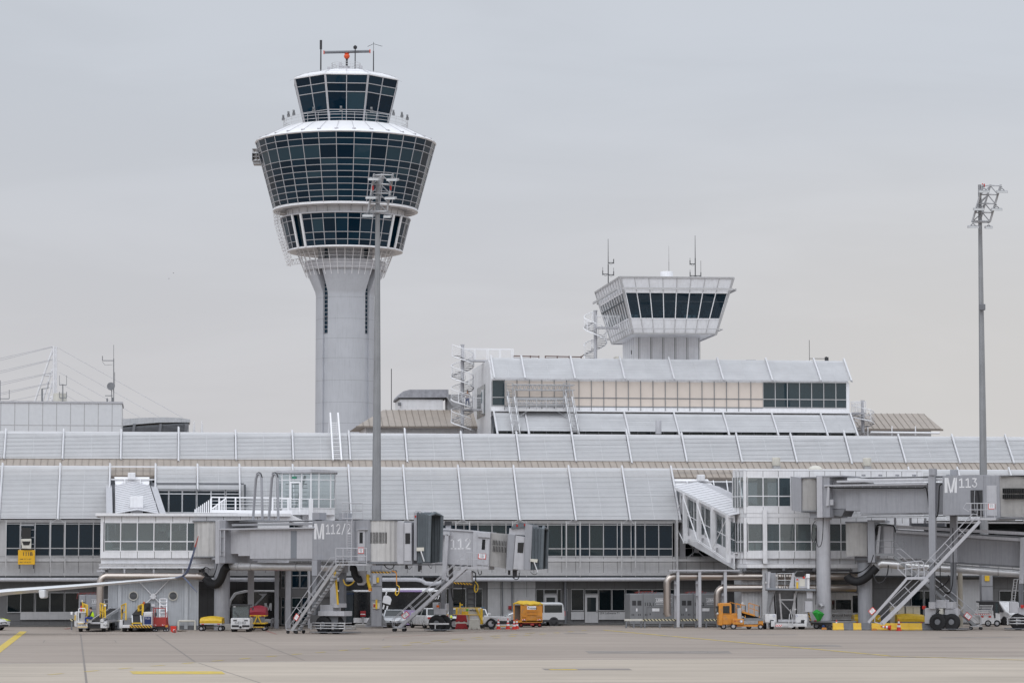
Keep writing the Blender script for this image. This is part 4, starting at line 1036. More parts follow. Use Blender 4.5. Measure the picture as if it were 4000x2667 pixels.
for x in(758,789):
 m=MB();m.tube(q(x,1700,SD),q(x,1643,SD),.2,6,.03);solo('roof_spike','pale pointed roof spike behind the pier ridge, '+('nearer the canopy roof' if x==758 else 'further from the canopy roof'),'spike',m,M['white'],B,tuple(q(x,1700,SD)),'roof spikes')
# round vents on the pier roof
def vent(px,y0,y1,rad,w_,label,mat='cream',base=True):
 c=corner(px,y1,w_);t_=corner(px,y0,w_);h=t_.z-c.z;t=thing('roof_vent',label,'roof vent',B,(c.x,w_,c.z),'round vents on the pier roof')
 m=MB();m.lathe([(rad*.96,h*.02),(rad,.05),(rad,h-.06),(rad*.95,h),(.01,h+.02)],24,(c.x,w_,c.z));part('drum',m,M[mat],t,smooth=True)
 if base:m=MB();m.box(c.x-rad*.85,c.x+rad*.85,w_-rad*.85,w_+rad*.85,c.z-1.0,c.z-.02);part('base',m,M['galv'],t)
vent(3032,1786,1819,.37,4.6,'weathered drum vent on the brown pier roof above the two storey gate building')
vent(3387,1788,1820,.37,4.6,'weathered drum vent on the brown pier roof, the further right of the pair')
vent(2572,1641,1696,.28,KB-5,'slim grey drum vent in front of the lower sunscreen of the office block','grey_l',False)
#  pixel-outline prism and small helpers
def ppoly(self,fr,pts,w0,w1):
 return self.prism([fr.at(x,y,w0)for x,y in pts],w0,w1)
MB.ppoly=ppoly
def V(fr,px,py,w):a=fr.at(px,py,w);return Vector((a[0],w,a[1]))
def qbox(name,fr,x0,y0,x1,y1,w0,w1,mat,parent,**k):
 m=MB();m.pbox(fr,x0,y0,x1,y1,w0,w1);return part(name,m,M[mat]if isinstance(mat,str)else mat,parent,**k)
#  gate building at the left
LW=-14.8
gl_=thing('gate_building','white single storey gate building on a ribbed base at the left','gate building',B,(B.u(600,LW),LW,0))
b_=lambda px,w=LW:B.u(px,w,2100);z_=lambda py,w=LW,px=600:B.z(py,px,w)
x0,x1=b_(390),b_(1130)
m=MB()
panels(m,x0+.05,x1,z_(2038),z_(2016),LW,1.33,first=b_(408),th=.15)
panels(m,x0+.05,x1,z_(2179),z_(2153),LW,1.33,first=b_(471),th=.15)
m.box(x0-.35,x1+.1,LW-.35,LW+9,z_(2015),z_(2004));m.box(x0+.1,x1,LW+.3,LW+9,z_(2200),z_(2180));m.box(x0,x1+.4,LW-.1,LW+9,z_(2218),z_(2203));m.box(x0-.05,x1+.4,LW-.25,LW-.11,z_(2206),z_(2203));m.box(x0-.05,x1+.4,LW-.25,LW-.11,z_(2218),z_(2215))
m.box(x0+.05,b_(404),LW,LW+.15,z_(2153),z_(2038));m.box(b_(794),x1,LW,LW+.15,z_(2153),z_(2038));m.box(x0+.05,x0+.2,LW+.15,LW+9,z_(2179),z_(2016));m.box(x1-.15,x1,LW+.15,LW+9,z_(2179),z_(2016))
m.box(x0+.2,x1,LW+8.8,LW+9,z_(2179),z_(2150));m.box(x0+.2,x1,LW+8.8,LW+9,z_(2040),z_(2016))
m.ppoly(B,[(1130,2005),(1188,2033),(1188,2050),(1130,2036)],LW+.02,LW+8)
part('wall',m,WJ,gl_)
for a,b in((408,471),(471,536),(536,601),(601,667),(667,731),(731,794)):
 window(gl_,b_(a),b_(b),z_(2153),z_(2038),LW+.02,rails=(z_(2114),),gl=random.choice(('pglass','pglass','pglass_b')),fm='white',fw=.08)
m=MB();zf,zc_=z_(2152),z_(2037)
m.box(x0+.2,x1-.2,LW+.3,LW+8.7,zf-.1,zf);m.box(x0+.2,x1-.2,LW+.2,LW+8.7,zc_+.02,zc_+.1)
m.box(b_(480),b_(600),LW+3.5,LW+3.6,zf,zc_);m.box(b_(640),b_(790),LW+4.5,LW+4.6,zf,zc_-.6);part('partition',m,M['inner'],gl_)
m=MB();m.box(b_(411),b_(440),LW+.3,LW+.5,zf,zf+.75);m.box(b_(610),b_(650),LW+1.5,LW+1.55,zf+1.6,zf+2.0);m.box(b_(655),b_(673),LW+.5,LW+.55,zf+1.1,zf+1.5);part('notice_board',m,M['inner_l'],gl_)
m=MB();m.box(b_(432),b_(444),LW+1,LW+1.2,zf+.7,zf+1.8);m.box(b_(688),b_(703),LW+.5,LW+.6,zf,zf+.7);m.box(b_(655),b_(664),LW+2,LW+2.1,zf+.5,zf+1.9);part('counter',m,M['grey_d'],gl_)
# ribbed base with round vents
bw=-14.3
m=MB();ub0,ub1=B.u(421,bw,2400),B.u(775,bw,2400);m.box(ub0,ub1,bw+.06,bw+7,0,z_(2222))
k=ub0
while k<ub1-.15:m.box(k,k+.1,bw,bw+.055,.35,z_(2240));k+=.2
for c in(467,727):m.pbox(B,c-8,2240,c+8,2456,bw-.12,bw-.01)
part('ribbed_base',m,pm('ribbed_cladding',(.50,.52,.55),.45,var=.05,streak=.15),gl_)
m=MB();m.box(ub0,ub1,bw-.02,bw-.005,0,.33);part('plinth',m,M['grey_d'],gl_)
for px in(521,676):
 c=V(B,px,2326,bw);m=MB();m.lathe([(.30,-.12),(.37,-.12),(.37,.05),(.30,.05)],24,c,axis='y');v=part('round_vent',m,M['cream'],gl_,smooth=True)
 m=MB();m.disc((c.x,bw-.05,c.z),.3,.03,20);m.m=1
 for i in range(6):
  zz=-.25+i*.1;hw_=math.sqrt(max(.001,.3**2-zz**2));m.box(c.x-hw_,c.x+hw_,bw-.09,bw-.052,c.z+zz-.018,c.z+zz+.018)
 part('slat',m,[M['dark'],M['galv_d']],v)
m=MB();c=V(B,598,2328,bw-.15)
for ex,ey in((545,2272),(660,2264),(530,2395),(655,2385)):m.tube(c,V(B,ex,ey,bw-.15),.045,6)
m.disc((c.x,bw-.22,c.z),.27,.12,4);m.box(c.x-.12,c.x+.12,bw-.26,bw-.2,c.z-.2,c.z+.2);part('wall_bracing',m,M['white'],gl_)
m=MB();c=V(B,598,2363,bw);m.box(c.x-.17,c.x+.17,bw-.04,bw-.002,c.z-.13,c.z+.13);m.m=1;m.box(c.x-.13,c.x+.13,bw-.045,bw-.041,c.z-.09,c.z+.09);part('wall_sign',m,[M['grey_l'],M['white']],gl_)
m=MB();
for px in(430,530,610,700,790):m.pbox(B,px-4,2217,px+4,2236,LW+1,LW+1.3)
m.pbox(B,395,2224,800,2234,LW+2.5,LW+6);part('hanger',m,M['grey_d'],gl_)
def sealed_duct(name,label,pts,rad,mat='steel',seams=()):
 m=MB();m.pipe(pts,rad,18)
 for(p,d)in seams:m.pipe([Vector(p)-Vector(d)*.03,Vector(p)+Vector(d)*.03],rad+.018,18)
 return m
def elbow(c,r,a0,a1,n=7):
 return[(c[0]+r*math.cos(a0+(a1-a0)*i/n),c[1],c[2]+r*math.sin(a0+(a1-a0)*i/n))for i in range(n+1)]
dw=LW-.3;zz=z_(2250,dw);ue=B.u(411,dw)
pts=[(B.u(392,dw),dw,z_(2400,dw))]+elbow((ue+.15,dw,zz-.5),.5,PI,PI/2)+[(B.u(795,dw),dw,zz),(B.u(803,dw),dw,zz-.25)]
du=thing('air_duct','beige steel air duct along the left gate building with an elbow at its left end','duct',B,(ue,dw,0))
m=sealed_duct('','',pts,.29,seams=[((B.u(x,dw),dw,zz),(1,0,0))for x in(420,440,462,486,545,600,660,720,770)]);part('pipe',m,M['steel'],du,smooth=True)
m=MB()
for x in(397,486,600,715):m.pbox(B,x-3,2222,x+3,2246,dw-.1,dw+.1)
m.pbox(B,378,2226,410,2232,dw-.2,dw+.2);part('hanger',m,M['grey_l'],du)
# glazed ground entrance and columns under the boarding bridge
ew=-9.0
for x0_,x1_,mt in((967,993,'grey_l'),(1072,1090,'grey'),(1114,1137,'grey_l'),(1203,1212,'grey_l'),(1289,1316,'grey_l')):
 m=MB();m.pbox(B,x0_,2219,x1_,2456,ew-1.2,ew-.8 if x0_!=1114 else ew-.7);part('column',m,M[mt],gl_)
for a,b,y0,y1 in((1098,1113,2226,2296),(1139,1170,2226,2296),(1172,1202,2226,2296),(1098,1113,2330,2440),(1139,1176,2332,2440),(1178,1202,2330,2440)):
 q0,q1=V(B,a,y1,ew),V(B,b,y0,ew);window(gl_,q0.x,q1.x,q0.z,q1.z,ew,rails=((q0.z+q1.z)/2+.3,),gl='wglass')
m=MB();m.pbox(B,1090,2219,1290,2440,ew+.12,ew+.3,ew);m.box(B.u(1090,ew),B.u(1290,ew),ew-.05,ew+.11,B.z(2331,1150,ew),B.z(2297,1150,ew));part('entrance_wall',m,M['panel_dark'],gl_)
# terrace: rail, stair, glazed stair house
m=MB();tw2=-9.0;T_=lambda x,y:V(B,x,y,tw2)
t=thing('terrace_railing','white railing with glass and a short stair on the left gate building roof','railing',B,tuple(T_(980,2000)))
m.beam(T_(825,1941),T_(1140,1945),.09,.1);m.beam(T_(825,1996),T_(1140,2000),.18,.26)
for x in(825,856,920,1065,1125,1170):m.beam(T_(x,2000),T_(x,1942),.12,.1)
for y in(1955,1968,1982):m.tube(T_(825,y),T_(1165,y+2),.018,4)
for i in range(9):m.beam(T_(762+i*7.5,2003),T_(762+i*7.5,1988-i*5),.09)
m.beam(T_(825,1988),T_(884,1944),.08,.1)
for i in range(9):m.beam(T_(835+i*6,1996),T_(835+i*6,1982-i*4.2),.07)
part('rail',m,M['white2'],t)
m=MB();sw=-8.0
sh_=thing('glass_stair_house','small glazed stair house with a pitched corner beside the white sunscreens','stair house',B,(B.u(1214,sw),sw,z_(1990,sw,1214)))
cL,cM,cR=V(B,1101,1990,sw+1.6),V(B,1214,1990,sw),V(B,1308,1990,sw+1.2)
zb1,zm1,zt1=B.z(1983,1214,sw),B.z(1948,1214,sw),B.z(1846,1214,sw)
def gface(P,Q,cuts,dr=None):
 for a,b in zip(cuts,cuts[1:]):
  p0,p1=P.lerp(Q,a),P.lerp(Q,b);g=MB();g.quad((p0.x,p0.y,zb1),(p1.x,p1.y,zb1),(p1.x,p1.y,zt1),(p0.x,p0.y,zt1));w_=part('window',g,M['pglass'],sh_)
  f=MB();f.beam((p0.x,p0.y,zb1),(p0.x,p0.y,zt1),.1);f.beam((p1.x,p1.y,zb1),(p1.x,p1.y,zt1),.08)
  for h in(zb1,zm1,zt1-.55,zt1):f.beam((p0.x,p0.y,h),(p1.x,p1.y,h),.07)
  part('frame',f,M['white'],w_)
gface(cL,cM,(0,.27,.68,1));gface(cM,cR,(0,.33,.82,1));gface(cL+Vector((-.4,2.5,0)),cL,(0,1));gface(cR+Vector((.3,5,0)),cR,(0,1))
m=MB();m.add([(cL.x-.3,cL.y-.2,zt1+.05),(cM.x,cM.y-.3,zt1+.05),(cR.x+.2,cR.y-.2,zt1+.05),(cR.x+.5,cR.y+5,zt1+.05),(cL.x-.7,cL.y+5,zt1+.05),(cL.x-.3,cL.y-.2,zt1+.2),(cM.x,cM.y-.3,zt1+.3),(cR.x+.2,cR.y-.2,zt1+.2),(cR.x+.5,cR.y+5,zt1+.2),(cL.x-.7,cL.y+5,zt1+.2)],[(4,3,2,1,0),(5,6,7,8,9),(0,1,6,5),(1,2,7,6),(2,3,8,7),(3,4,9,8),(4,0,5,9)]);part('roof',m,M['grey_l'],sh_)
m=MB();m.add([(cL.x,cL.y,zb1-.55),(cM.x,cM.y,zb1-.55),(cR.x,cR.y,zb1-.55),(cR.x,cR.y+5,zb1-.55),(cL.x,cL.y+5,zb1-.55),(cL.x,cL.y,zb1),(cM.x,cM.y,zb1),(cR.x,cR.y,zb1),(cR.x,cR.y+5,zb1),(cL.x,cL.y+5,zb1)],[(4,3,2,1,0),(5,6,7,8,9),(0,1,6,5),(1,2,7,6),(2,3,8,7),(3,4,9,8),(4,0,5,9)])
m.beam((cM.x,cM.y-.1,5.5),(cM.x,cM.y-.1,zm1),.35);m.box(cM.x-.6,cR.x,cM.y+1.3,cM.y+5,5.5,zb1-.56);part('wall',m,M['white'],sh_)
m=MB()
for i in range(7):m.beam((cL.x+.5,cL.y+1.5+i*.3,zb1+.3+i*.35),(cM.x-.2,cM.y+2+i*.3,zb1+.3+i*.35),.3,.06)
m.beam((cM.x-1.2,cM.y+1.2,zb1),(cM.x-.4,cM.y+1.4,zt1-.2),.16);part('inner_stair',m,M['inner_l'],sh_)
m=MB();q=V(B,1148,1863,sw-.1);qy=sw+.85
m.box(q.x-.1,q.x+.3,qy-.03,qy,q.z-.09,q.z+.09);part('exit_sign',m,pm('sign_green',(.02,.22,.13),.4),sh_)
m=MB();P0,P1=cL.lerp(cM,.3),cL.lerp(cM,.62);nn=Vector((0,-.06,0));
for p in(P0,P1):m.beam(Vector((p.x,p.y,zb1))+nn,Vector((p.x,p.y,zt1-.75))+nn,.13)
m.beam(Vector((P0.x,P0.y,zt1-.75))+nn,Vector((P1.x,P1.y,zt1-.75))+nn,.13);part('door',m,M['white2'],sh_)
# link from the terminal to the left gate building
lk=thing('link_corridor','short covered link with a pale ribbed metal roof down to the left gate building','corridor',B,(B.u(516,2),2.0,6))
P=[V(B,449,1893,2.4),V(B,584,1893,2.4),V(B,620,2006,LW+6),V(B,452,2006,LW+6)];rg0=(P[0]+P[1])/2+Vector((0,0,.28));rg1=(P[2]+P[3])/2+Vector((0,0,.3))
dn=Vector((0,0,-2.6))
m=MB();m.add([P[0],P[1],P[2],P[3],P[0]+dn,P[1]+dn,P[2]+dn,P[3]+dn],[(0,4,7,3),(1,2,6,5),(3,7,6,2),(0,1,5,4),(4,5,6,7)]);part('wall',m,M['white'],lk)
m=MB();m.quad(P[3],rg1,rg0,P[0]);m.quad(rg1,P[2],P[1],rg0);rf=part('roof',m,pm('standing_seam_metal',(.62,.62,.645),.4,.0,var=.06),lk)
m=MB()
for i in range(17):
 k=i/16;a,b,c=P[0].lerp(P[3],k),rg0.lerp(rg1,k),P[1].lerp(P[2],k);u_=Vector((0,0,.03));m.beam(a+u_,b+u_,.03,.05);m.beam(b+u_,c+u_,.03,.05)
part('seam',m,M['grey_l'],rf)
m=MB()
for a,b in((P[0],P[3]),(P[1],P[2])):o=Vector((-.5 if a is P[0]else.35,0,-.1));m.beam(a+o,b+o,.5,.15)
part('gutter',m,M['grey_l'],lk)
def hood(label,x0,y0,x1,y1,w_,base=True):
 a,b=V(B,x0,y1,w_),V(B,x1,y0,w_);m=MB();m.box(a.x,b.x,w_,w_+.7,a.z,b.z);t=solo('roof_fan',label,'roof fan',m,M['white'],B,tuple(a),'white box fans on the link roofs',bevel=.06)
 return t
hood('white box fan on the terminal eave above the left link',499,1845,529,1872,2.3)
hood('large white box fan on the ribbed roof of the left link',508,1937,560,1983,LW+7)
hood('white box fan above the top of the right link',2726,1853,2754,1880,2.0)
m=MB();a,b=V(B,510,2004,LW+6.8),V(B,558,1983,LW+6.8);m.box(a.x,b.x,LW+6.8,LW+7.8,a.z-.3,b.z-.01);part('fan_base',m,M['white'],lk)
#  gate building at the right, two storeys
RW=-13.0
gr_=thing('gate_building','white two storey gate building with chamfered glazed corner at the right','gate building',B,(B.u(3000,RW),RW,0))
r_=lambda px:B.u(px,RW,2100);rz=lambda py,w=RW:B.z(py,3000,w)
xa,xb,xc,xd=r_(2918),B.u(3606,RW,1840),B.u(2863,RW+2.4,2050),B.u(2874,RW+9,2050)
m=MB()
def chamfer(m,y0,y1):
 m.prism([(xa,RW),(xb,RW),(xb,RW+9),(xd,RW+9),(xc,RW+2.4)],rz(y1),rz(y0),axis='z')
for y0,y1 in((1833,1838),(2005,2020),(2202,2217)):chamfer(m,y0,y1)
def band(y0,y1,o=0.0,first=2982):
 panels(m,xa,xb,rz(y1),rz(y0),RW+o,1.29,first=r_(first),th=.12)
 p,q=Vector((xc,RW+2.4+o,0)),Vector((xa,RW+o,0));n=Vector((-(q-p).y,(q-p).x,0)).normalized()*.1
 m.hexa([(p.x,p.y,rz(y1)),(q.x,q.y,rz(y1)),(q.x+n.x,q.y+n.y,rz(y1)),(p.x+n.x,p.y+n.y,rz(y1)),(p.x,p.y,rz(y0)),(q.x,q.y,rz(y0)),(q.x+n.x,q.y+n.y,rz(y0)),(p.x+n.x,p.y+n.y,rz(y0))])
 for k in(.25,.5,.75):c=p.lerp(q,k);m.m=1;m.beam((c.x,c.y-.01,rz(y1)+.01),(c.x,c.y-.01,rz(y0)-.01),.035,.02);m.m=0
band(1839,1862);band(1979,2004);band(2021,2042);band(2153,2180);band(2180,2201,.4)
for z0,z1 in((rz(2180),rz(1839)),):
 m.hexa([(xc+.02,RW+2.5,z0),(xc+.14,RW+2.5,z0),(xd+.14,RW+9,z0),(xd+.02,RW+9,z0),(xc+.02,RW+2.5,z1),(xc+.14,RW+2.5,z1),(xd+.14,RW+9,z1),(xd+.02,RW+9,z1)]);m.box(xb-.12,xb,RW+.2,RW+9,z0,z1)
m.pbox(B,2982,1990,2996,2200,RW-.3,RW-.05);m.pbox(B,3224,2040,3238,2196,RW-.3,RW-.05)
for w_ in(r_(2912),):m.box(w_-.14,w_+.1,RW-.02,RW+.1,rz(2004),rz(1839));m.box(w_-.14,w_+.1,RW-.02,RW+.1,rz(2180),rz(2021))
m.box(r_(3090),xb,RW+.0,RW+.12,rz(1979),rz(1862));m.box(r_(3310),xb,RW,RW+.12,rz(2153),rz(2042))
part('wall',m,WJ,gr_)
for a,b in((2921,2982),(2982,3043),(3043,3090)):window(gr_,r_(a),r_(b),rz(1979),rz(1862),RW+.03,rails=(rz(1937),),gl='pglass' if a<3000 else 'pglass_b',fm='white',fw=.08)
for a,b in((2921,2984),(2984,3046),(3046,3107),(3107,3170),(3170,3232),(3232,3285),(3285,3310)):window(gr_,r_(a),r_(b),rz(2153),rz(2042),RW+.03,rails=(rz(2115),),gl=random.choice(('pglass_b','pglass_b','wglass_c','pglass')),fm='white',fw=.08)
p,q=Vector((xc,RW+2.4,0)),Vector((xa-.25,RW+.25,0))
for zlo,zhi,zm in((rz(1979),rz(1862),rz(1937)),(rz(2153),rz(2042),rz(2115))):
 for i in range(4):
  a,b=p.lerp(q,i/4),p.lerp(q,(i+1)/4);g=MB();g.quad((a.x,a.y,zlo),(b.x,b.y,zlo),(b.x,b.y,zhi),(a.x,a.y,zhi));w_=part('window',g,M['pglass'],gr_)
  f=MB();f.beam((a.x,a.y,zlo),(a.x,a.y,zhi),.08);f.beam((a.x,a.y,zm),(b.x,b.y,zm),.07);part('frame',f,M['white'],w_)
m=MB()
for zf,zt2 in((rz(1979),rz(1860)),(rz(2153),rz(2040))):
 m.box(xd+.2,xb-.2,RW+2.5,RW+8.8,zf-.08,zf);m.box(r_(3000),r_(3040),RW+4,RW+4.1,zf,zt2);m.box(r_(3100),xb-.2,RW+6,RW+6.1,zf,zt2)
 m.box(xa,xb-.2,RW+.2,RW+2.49,zf-.08,zf)
part('partition',m,M['inner'],gr_)
m=MB();zf=rz(2153)
for x,h,d in((2926,.7,.3),(2955,.7,.3),(3120,1.0,1.2),(3142,1.7,1.4),(3060,1.2,2),(3010,2,3)):m.box(r_(x),r_(x+22),RW+d,RW+d+.05,zf,zf+h)
m.box(r_(3068),r_(3090),RW+.5,RW+.55,rz(1979),rz(1979)+.9);part('notice_board',m,M['inner_l'],gr_)
m=MB();a,b=r_(3072),r_(3088);m.box(a,b,RW+1.2,RW+1.3,rz(1935),rz(1900));part('red_cabinet',m,pm('rust_red',(.12,.025,.015),.6),gr_)
m=MB();m.box(r_(2905),r_(3256),RW+1.0,RW+4,0,rz(2218));k=r_(2905)
while k<r_(3256):m.box(k,k+.14,RW+.94,RW+.99,.3,rz(2230));k+=.3
m.box(r_(2980),r_(3000),RW+.3,RW+.6,0,rz(2218));part('ribbed_base',m,pm('ribbed_white',(.47,.47,.48),.5,var=.06,streak=.15),gr_)
for i,px in enumerate((3032,3387)):pass
m=MB();c=V(B,3185,1838,RW+2);m.lathe([(.3,-.3),(.34,.05),(.6,.08),(.58,.2),(.3,.4),(.01,.45)],20,c);solo('mushroom_vent','cream mushroom vent on the two storey gate building roof behind the upper boarding bridge','roof vent',m,M['cream'],B,tuple(c),smooth=True)
m=MB()
for x in(2888,2910,3062,3180):m.pbox(B,x-5,2217,x+5,2228,RW,RW+.2)
m.pbox(B,2900,2222,3330,2232,RW+.6,RW+.9);part('hanger',m,M['grey_d'],gr_)
#  glazed raking link at the right
Lb=B.world(B.u(2655,.6,1990),.6);Le=B.world(B.u(2866,RW+1.5,2060),RW+1.5);dd=Le-Lb
K=Fr(Lb.x,Lb.y,math.degrees(math.atan2(dd.y,dd.x)));kl=dd.xy.length
rk=thing('link_corridor','glazed sloping link with outside trusses and pale ribbed roof at the right','corridor',K,(0,0,6))
zt0,zt1_=K.z(1906,2655),K.z(2014,2864);ze_=lambda u:zt0+(zt1_-zt0)*u/kl
zb0=lambda u:K.z(2036,2672)+(zt1_-zt0)*(max(u,0)/kl)*1.05
WD=3.4
m=MB()
def slab(u0,u1,a,b,w0,w1):m.hexa([(u0,w0,ze_(u0)+a),(u1,w0,ze_(u1)+a),(u1,w1,ze_(u1)+a),(u0,w1,ze_(u0)+a),(u0,w0,ze_(u0)+b),(u1,w0,ze_(u1)+b),(u1,w1,ze_(u1)+b),(u0,w1,ze_(u0)+b)])
slab(0,kl,-4.35,-3.0,0,.1);slab(0,kl,-.55,-.02,0,.12);slab(0,kl,-3.1,-3.0,.11,WD);slab(0,kl,-4.35,-.02,WD,WD+.1);slab(0,.3,-3.0,-.55,0,WD)
slab(-.2,kl+.2,-.12,.08,-.45,.0)
part('wall',m,M['white'],rk)
m=MB();A_=lambda u,w,dz=0:(u,w,ze_(u)+.1+dz)
m.quad(A_(-.2,-.45),A_(kl+.4,-.45),A_(kl+.4,WD*.5,.42),A_(-.2,WD*.5,.42));m.quad(A_(-.2,WD*.5,.42),A_(kl+.4,WD*.5,.42),A_(kl+.4,WD+.4),A_(-.2,WD+.4));rf=part('roof',m,bpy.data.materials['standing_seam_metal'],rk)
m=MB();n=16
for i in range(n+1):
 u=-.2+(kl+.6)*i/n;m.beam(A_(u,-.45,.01),A_(u,WD*.5,.43),.03,.05);m.beam(A_(u,WD*.5,.43),A_(u,WD+.4,.01),.03,.05)
part('seam',m,M['grey_l'],rf)
pu=[K.u(2676,-.4,2000),K.u(2730,-.4,2000),K.u(2786,-.4,2050),K.u(2844,-.4,2080)]
n=9;us=[pu[0]*.3+(kl-pu[0]*.3)*i/n for i in range(n+1)]
for i,(a,b)in enumerate(zip(us,us[1:])):
 g=MB();q0=[(a,.05,ze_(a)-3.0),(b,.05,ze_(b)-3.0),(b,.05,ze_(b)-.55),(a,.05,ze_(a)-.55)];g.quad(*q0);w_=part('window',g,M['pglass'],rk)
 f=MB();f.beam(q0[0],q0[3],.09);f.beam((a,.05,ze_(a)-2.0),(b,.05,ze_(b)-2.0),.07);part('frame',f,M['white'],w_)
yb=[2122,2117,2155,2196]
for u,y,px in zip(pu,yb,(2676,2730,2786,2844)):
 m=MB();zb2=K.z(y,px,-.4);m.beam((u,-.4,zb2),(u,-.4,ze_(u)+.05),.26,.34);m.beam((u,-.4,zb2+.5),(u,WD,zb2+.5),.2,.3);part('truss_post',m,M['white'],rk)
m=MB();q=lambda i,k:Vector((pu[i],-.55,K.z(yb[i],(2676,2730,2786,2844)[i],-.4)+.15))if k==0 else Vector((pu[i],-.55,ze_(pu[i])-.35))
for i in range(3):
 for o in(-.07,.07):m.tube(q(i,0)+Vector((0,0,o)),q(i+1,0)+Vector((0,0,o)),.035,6)
for i in range(2):
 for o in(-.06,.06):m.tube(q(i,1)+Vector((o,0,0)),q(i+1,0)+Vector((o,0,0)),.035,6)
m.tube(q(2,0),q(3,1),.04,6);m.tube(q(3,0),(kl+.3,-.55,q(3,1).z-1.2),.04,6);m.tube(q(0,0),(-.6,-.4,q(0,0).z+1.9),.04,6);m.tube(q(0,1),(-.5,-.4,q(0,1).z-1.8),.04,6)
part('truss_rod',m,M['white2'],rk)
#  steel ducts, their portal frame and the chillers at the right
dw=-12.4
def duct(label,pxv,yv,yh,x_end,rr,seams,ybase):
 zz=B.z(yh,2700,dw);u0=B.u(pxv,dw,2350);t=thing('air_duct',label,'duct',B,(u0,dw,0),'steel ducts by the right gate building')
 pts=[(u0+.1,dw,B.z(ybase,pxv,dw)),(u0,dw,B.z(ybase-16,pxv,dw)),(u0,dw,zz-rr*2)]+elbow((u0+rr*2,dw,zz-rr*2),rr*2,PI,PI/2,8)[1:]+[(B.u(x_end,dw),dw,zz)]
 m=MB();m.pipe(pts,rr,20)
 for p in pts[3:-1]:pass
 for i,p in enumerate(elbow((u0+rr*2,dw,zz-rr*2),rr*2,PI,PI/2,8)):
  a=PI-(PI/2)*i/8;d=Vector((math.sin(a),0,-math.cos(a)))*.012;m.pipe([Vector(p)-d,Vector(p)+d],rr+.012,20)
 for x in seams:c=Vector((B.u(x,dw),dw,zz));m.pipe([c-Vector((.02,0,0)),c+Vector((.02,0,0))],rr+.015,20)
 for y in(2290,2330,2385,2392,2399):
  if y>yh+25:c=Vector((u0,dw,B.z(y,pxv,dw)));m.pipe([c-Vector((0,0,.015)),c+Vector((0,0,.015))],rr+.014,20)
 part('pipe',m,M['steel'],t,smooth=True);return t
d1=duct('upper of the two long steel air ducts, its elbow standing over the left chiller',2606,2250,2251,3352,.30,(2650,2700,2740,2835,2850,2880,2900,2910,2925,2975,3020,3120,3265,3330),2405)
d2=duct('lower of the two long steel air ducts, its elbow standing behind the yellow loader',2802,2297,2296,3342,.29,(2860,2880,2900,2910,2925,2975,3010,3120,3265,3320),2408)
for d_,y,tx in((d1,2247,'A 113,1'),(d2,2293,'A 113,2')):
 c=V(B,3034,y+7,dw-.31);m=MB();m.text(tx,c.x,dw-.312,c.z,.24,bold=.03);part('lettering',m,M['dark'],d_)
m=MB();pf=dw-.5
m.pbox(B,2615,2224,2890,2230,pf-.15,pf+.6)
pft=thing('pipe_portal','white steel portal frame carrying the long steel ducts','portal frame',B,(B.u(2740,pf),pf,0));part('beam',m,M['grey_l'],pft)
for x in(2649,2734,2834):
 m=MB();m.pbox(B,x-5,2230,x+5,2448,pf-.1,pf+.1);m.pbox(B,x-14,2262,x-6,2440,pf+.5,pf+.7)
 for y in(2278,2324):m.pbox(B,x-14,y-2,x+2,y+2,pf+.1,pf+.5)
 part('post',m,M['grey_l'],pft)
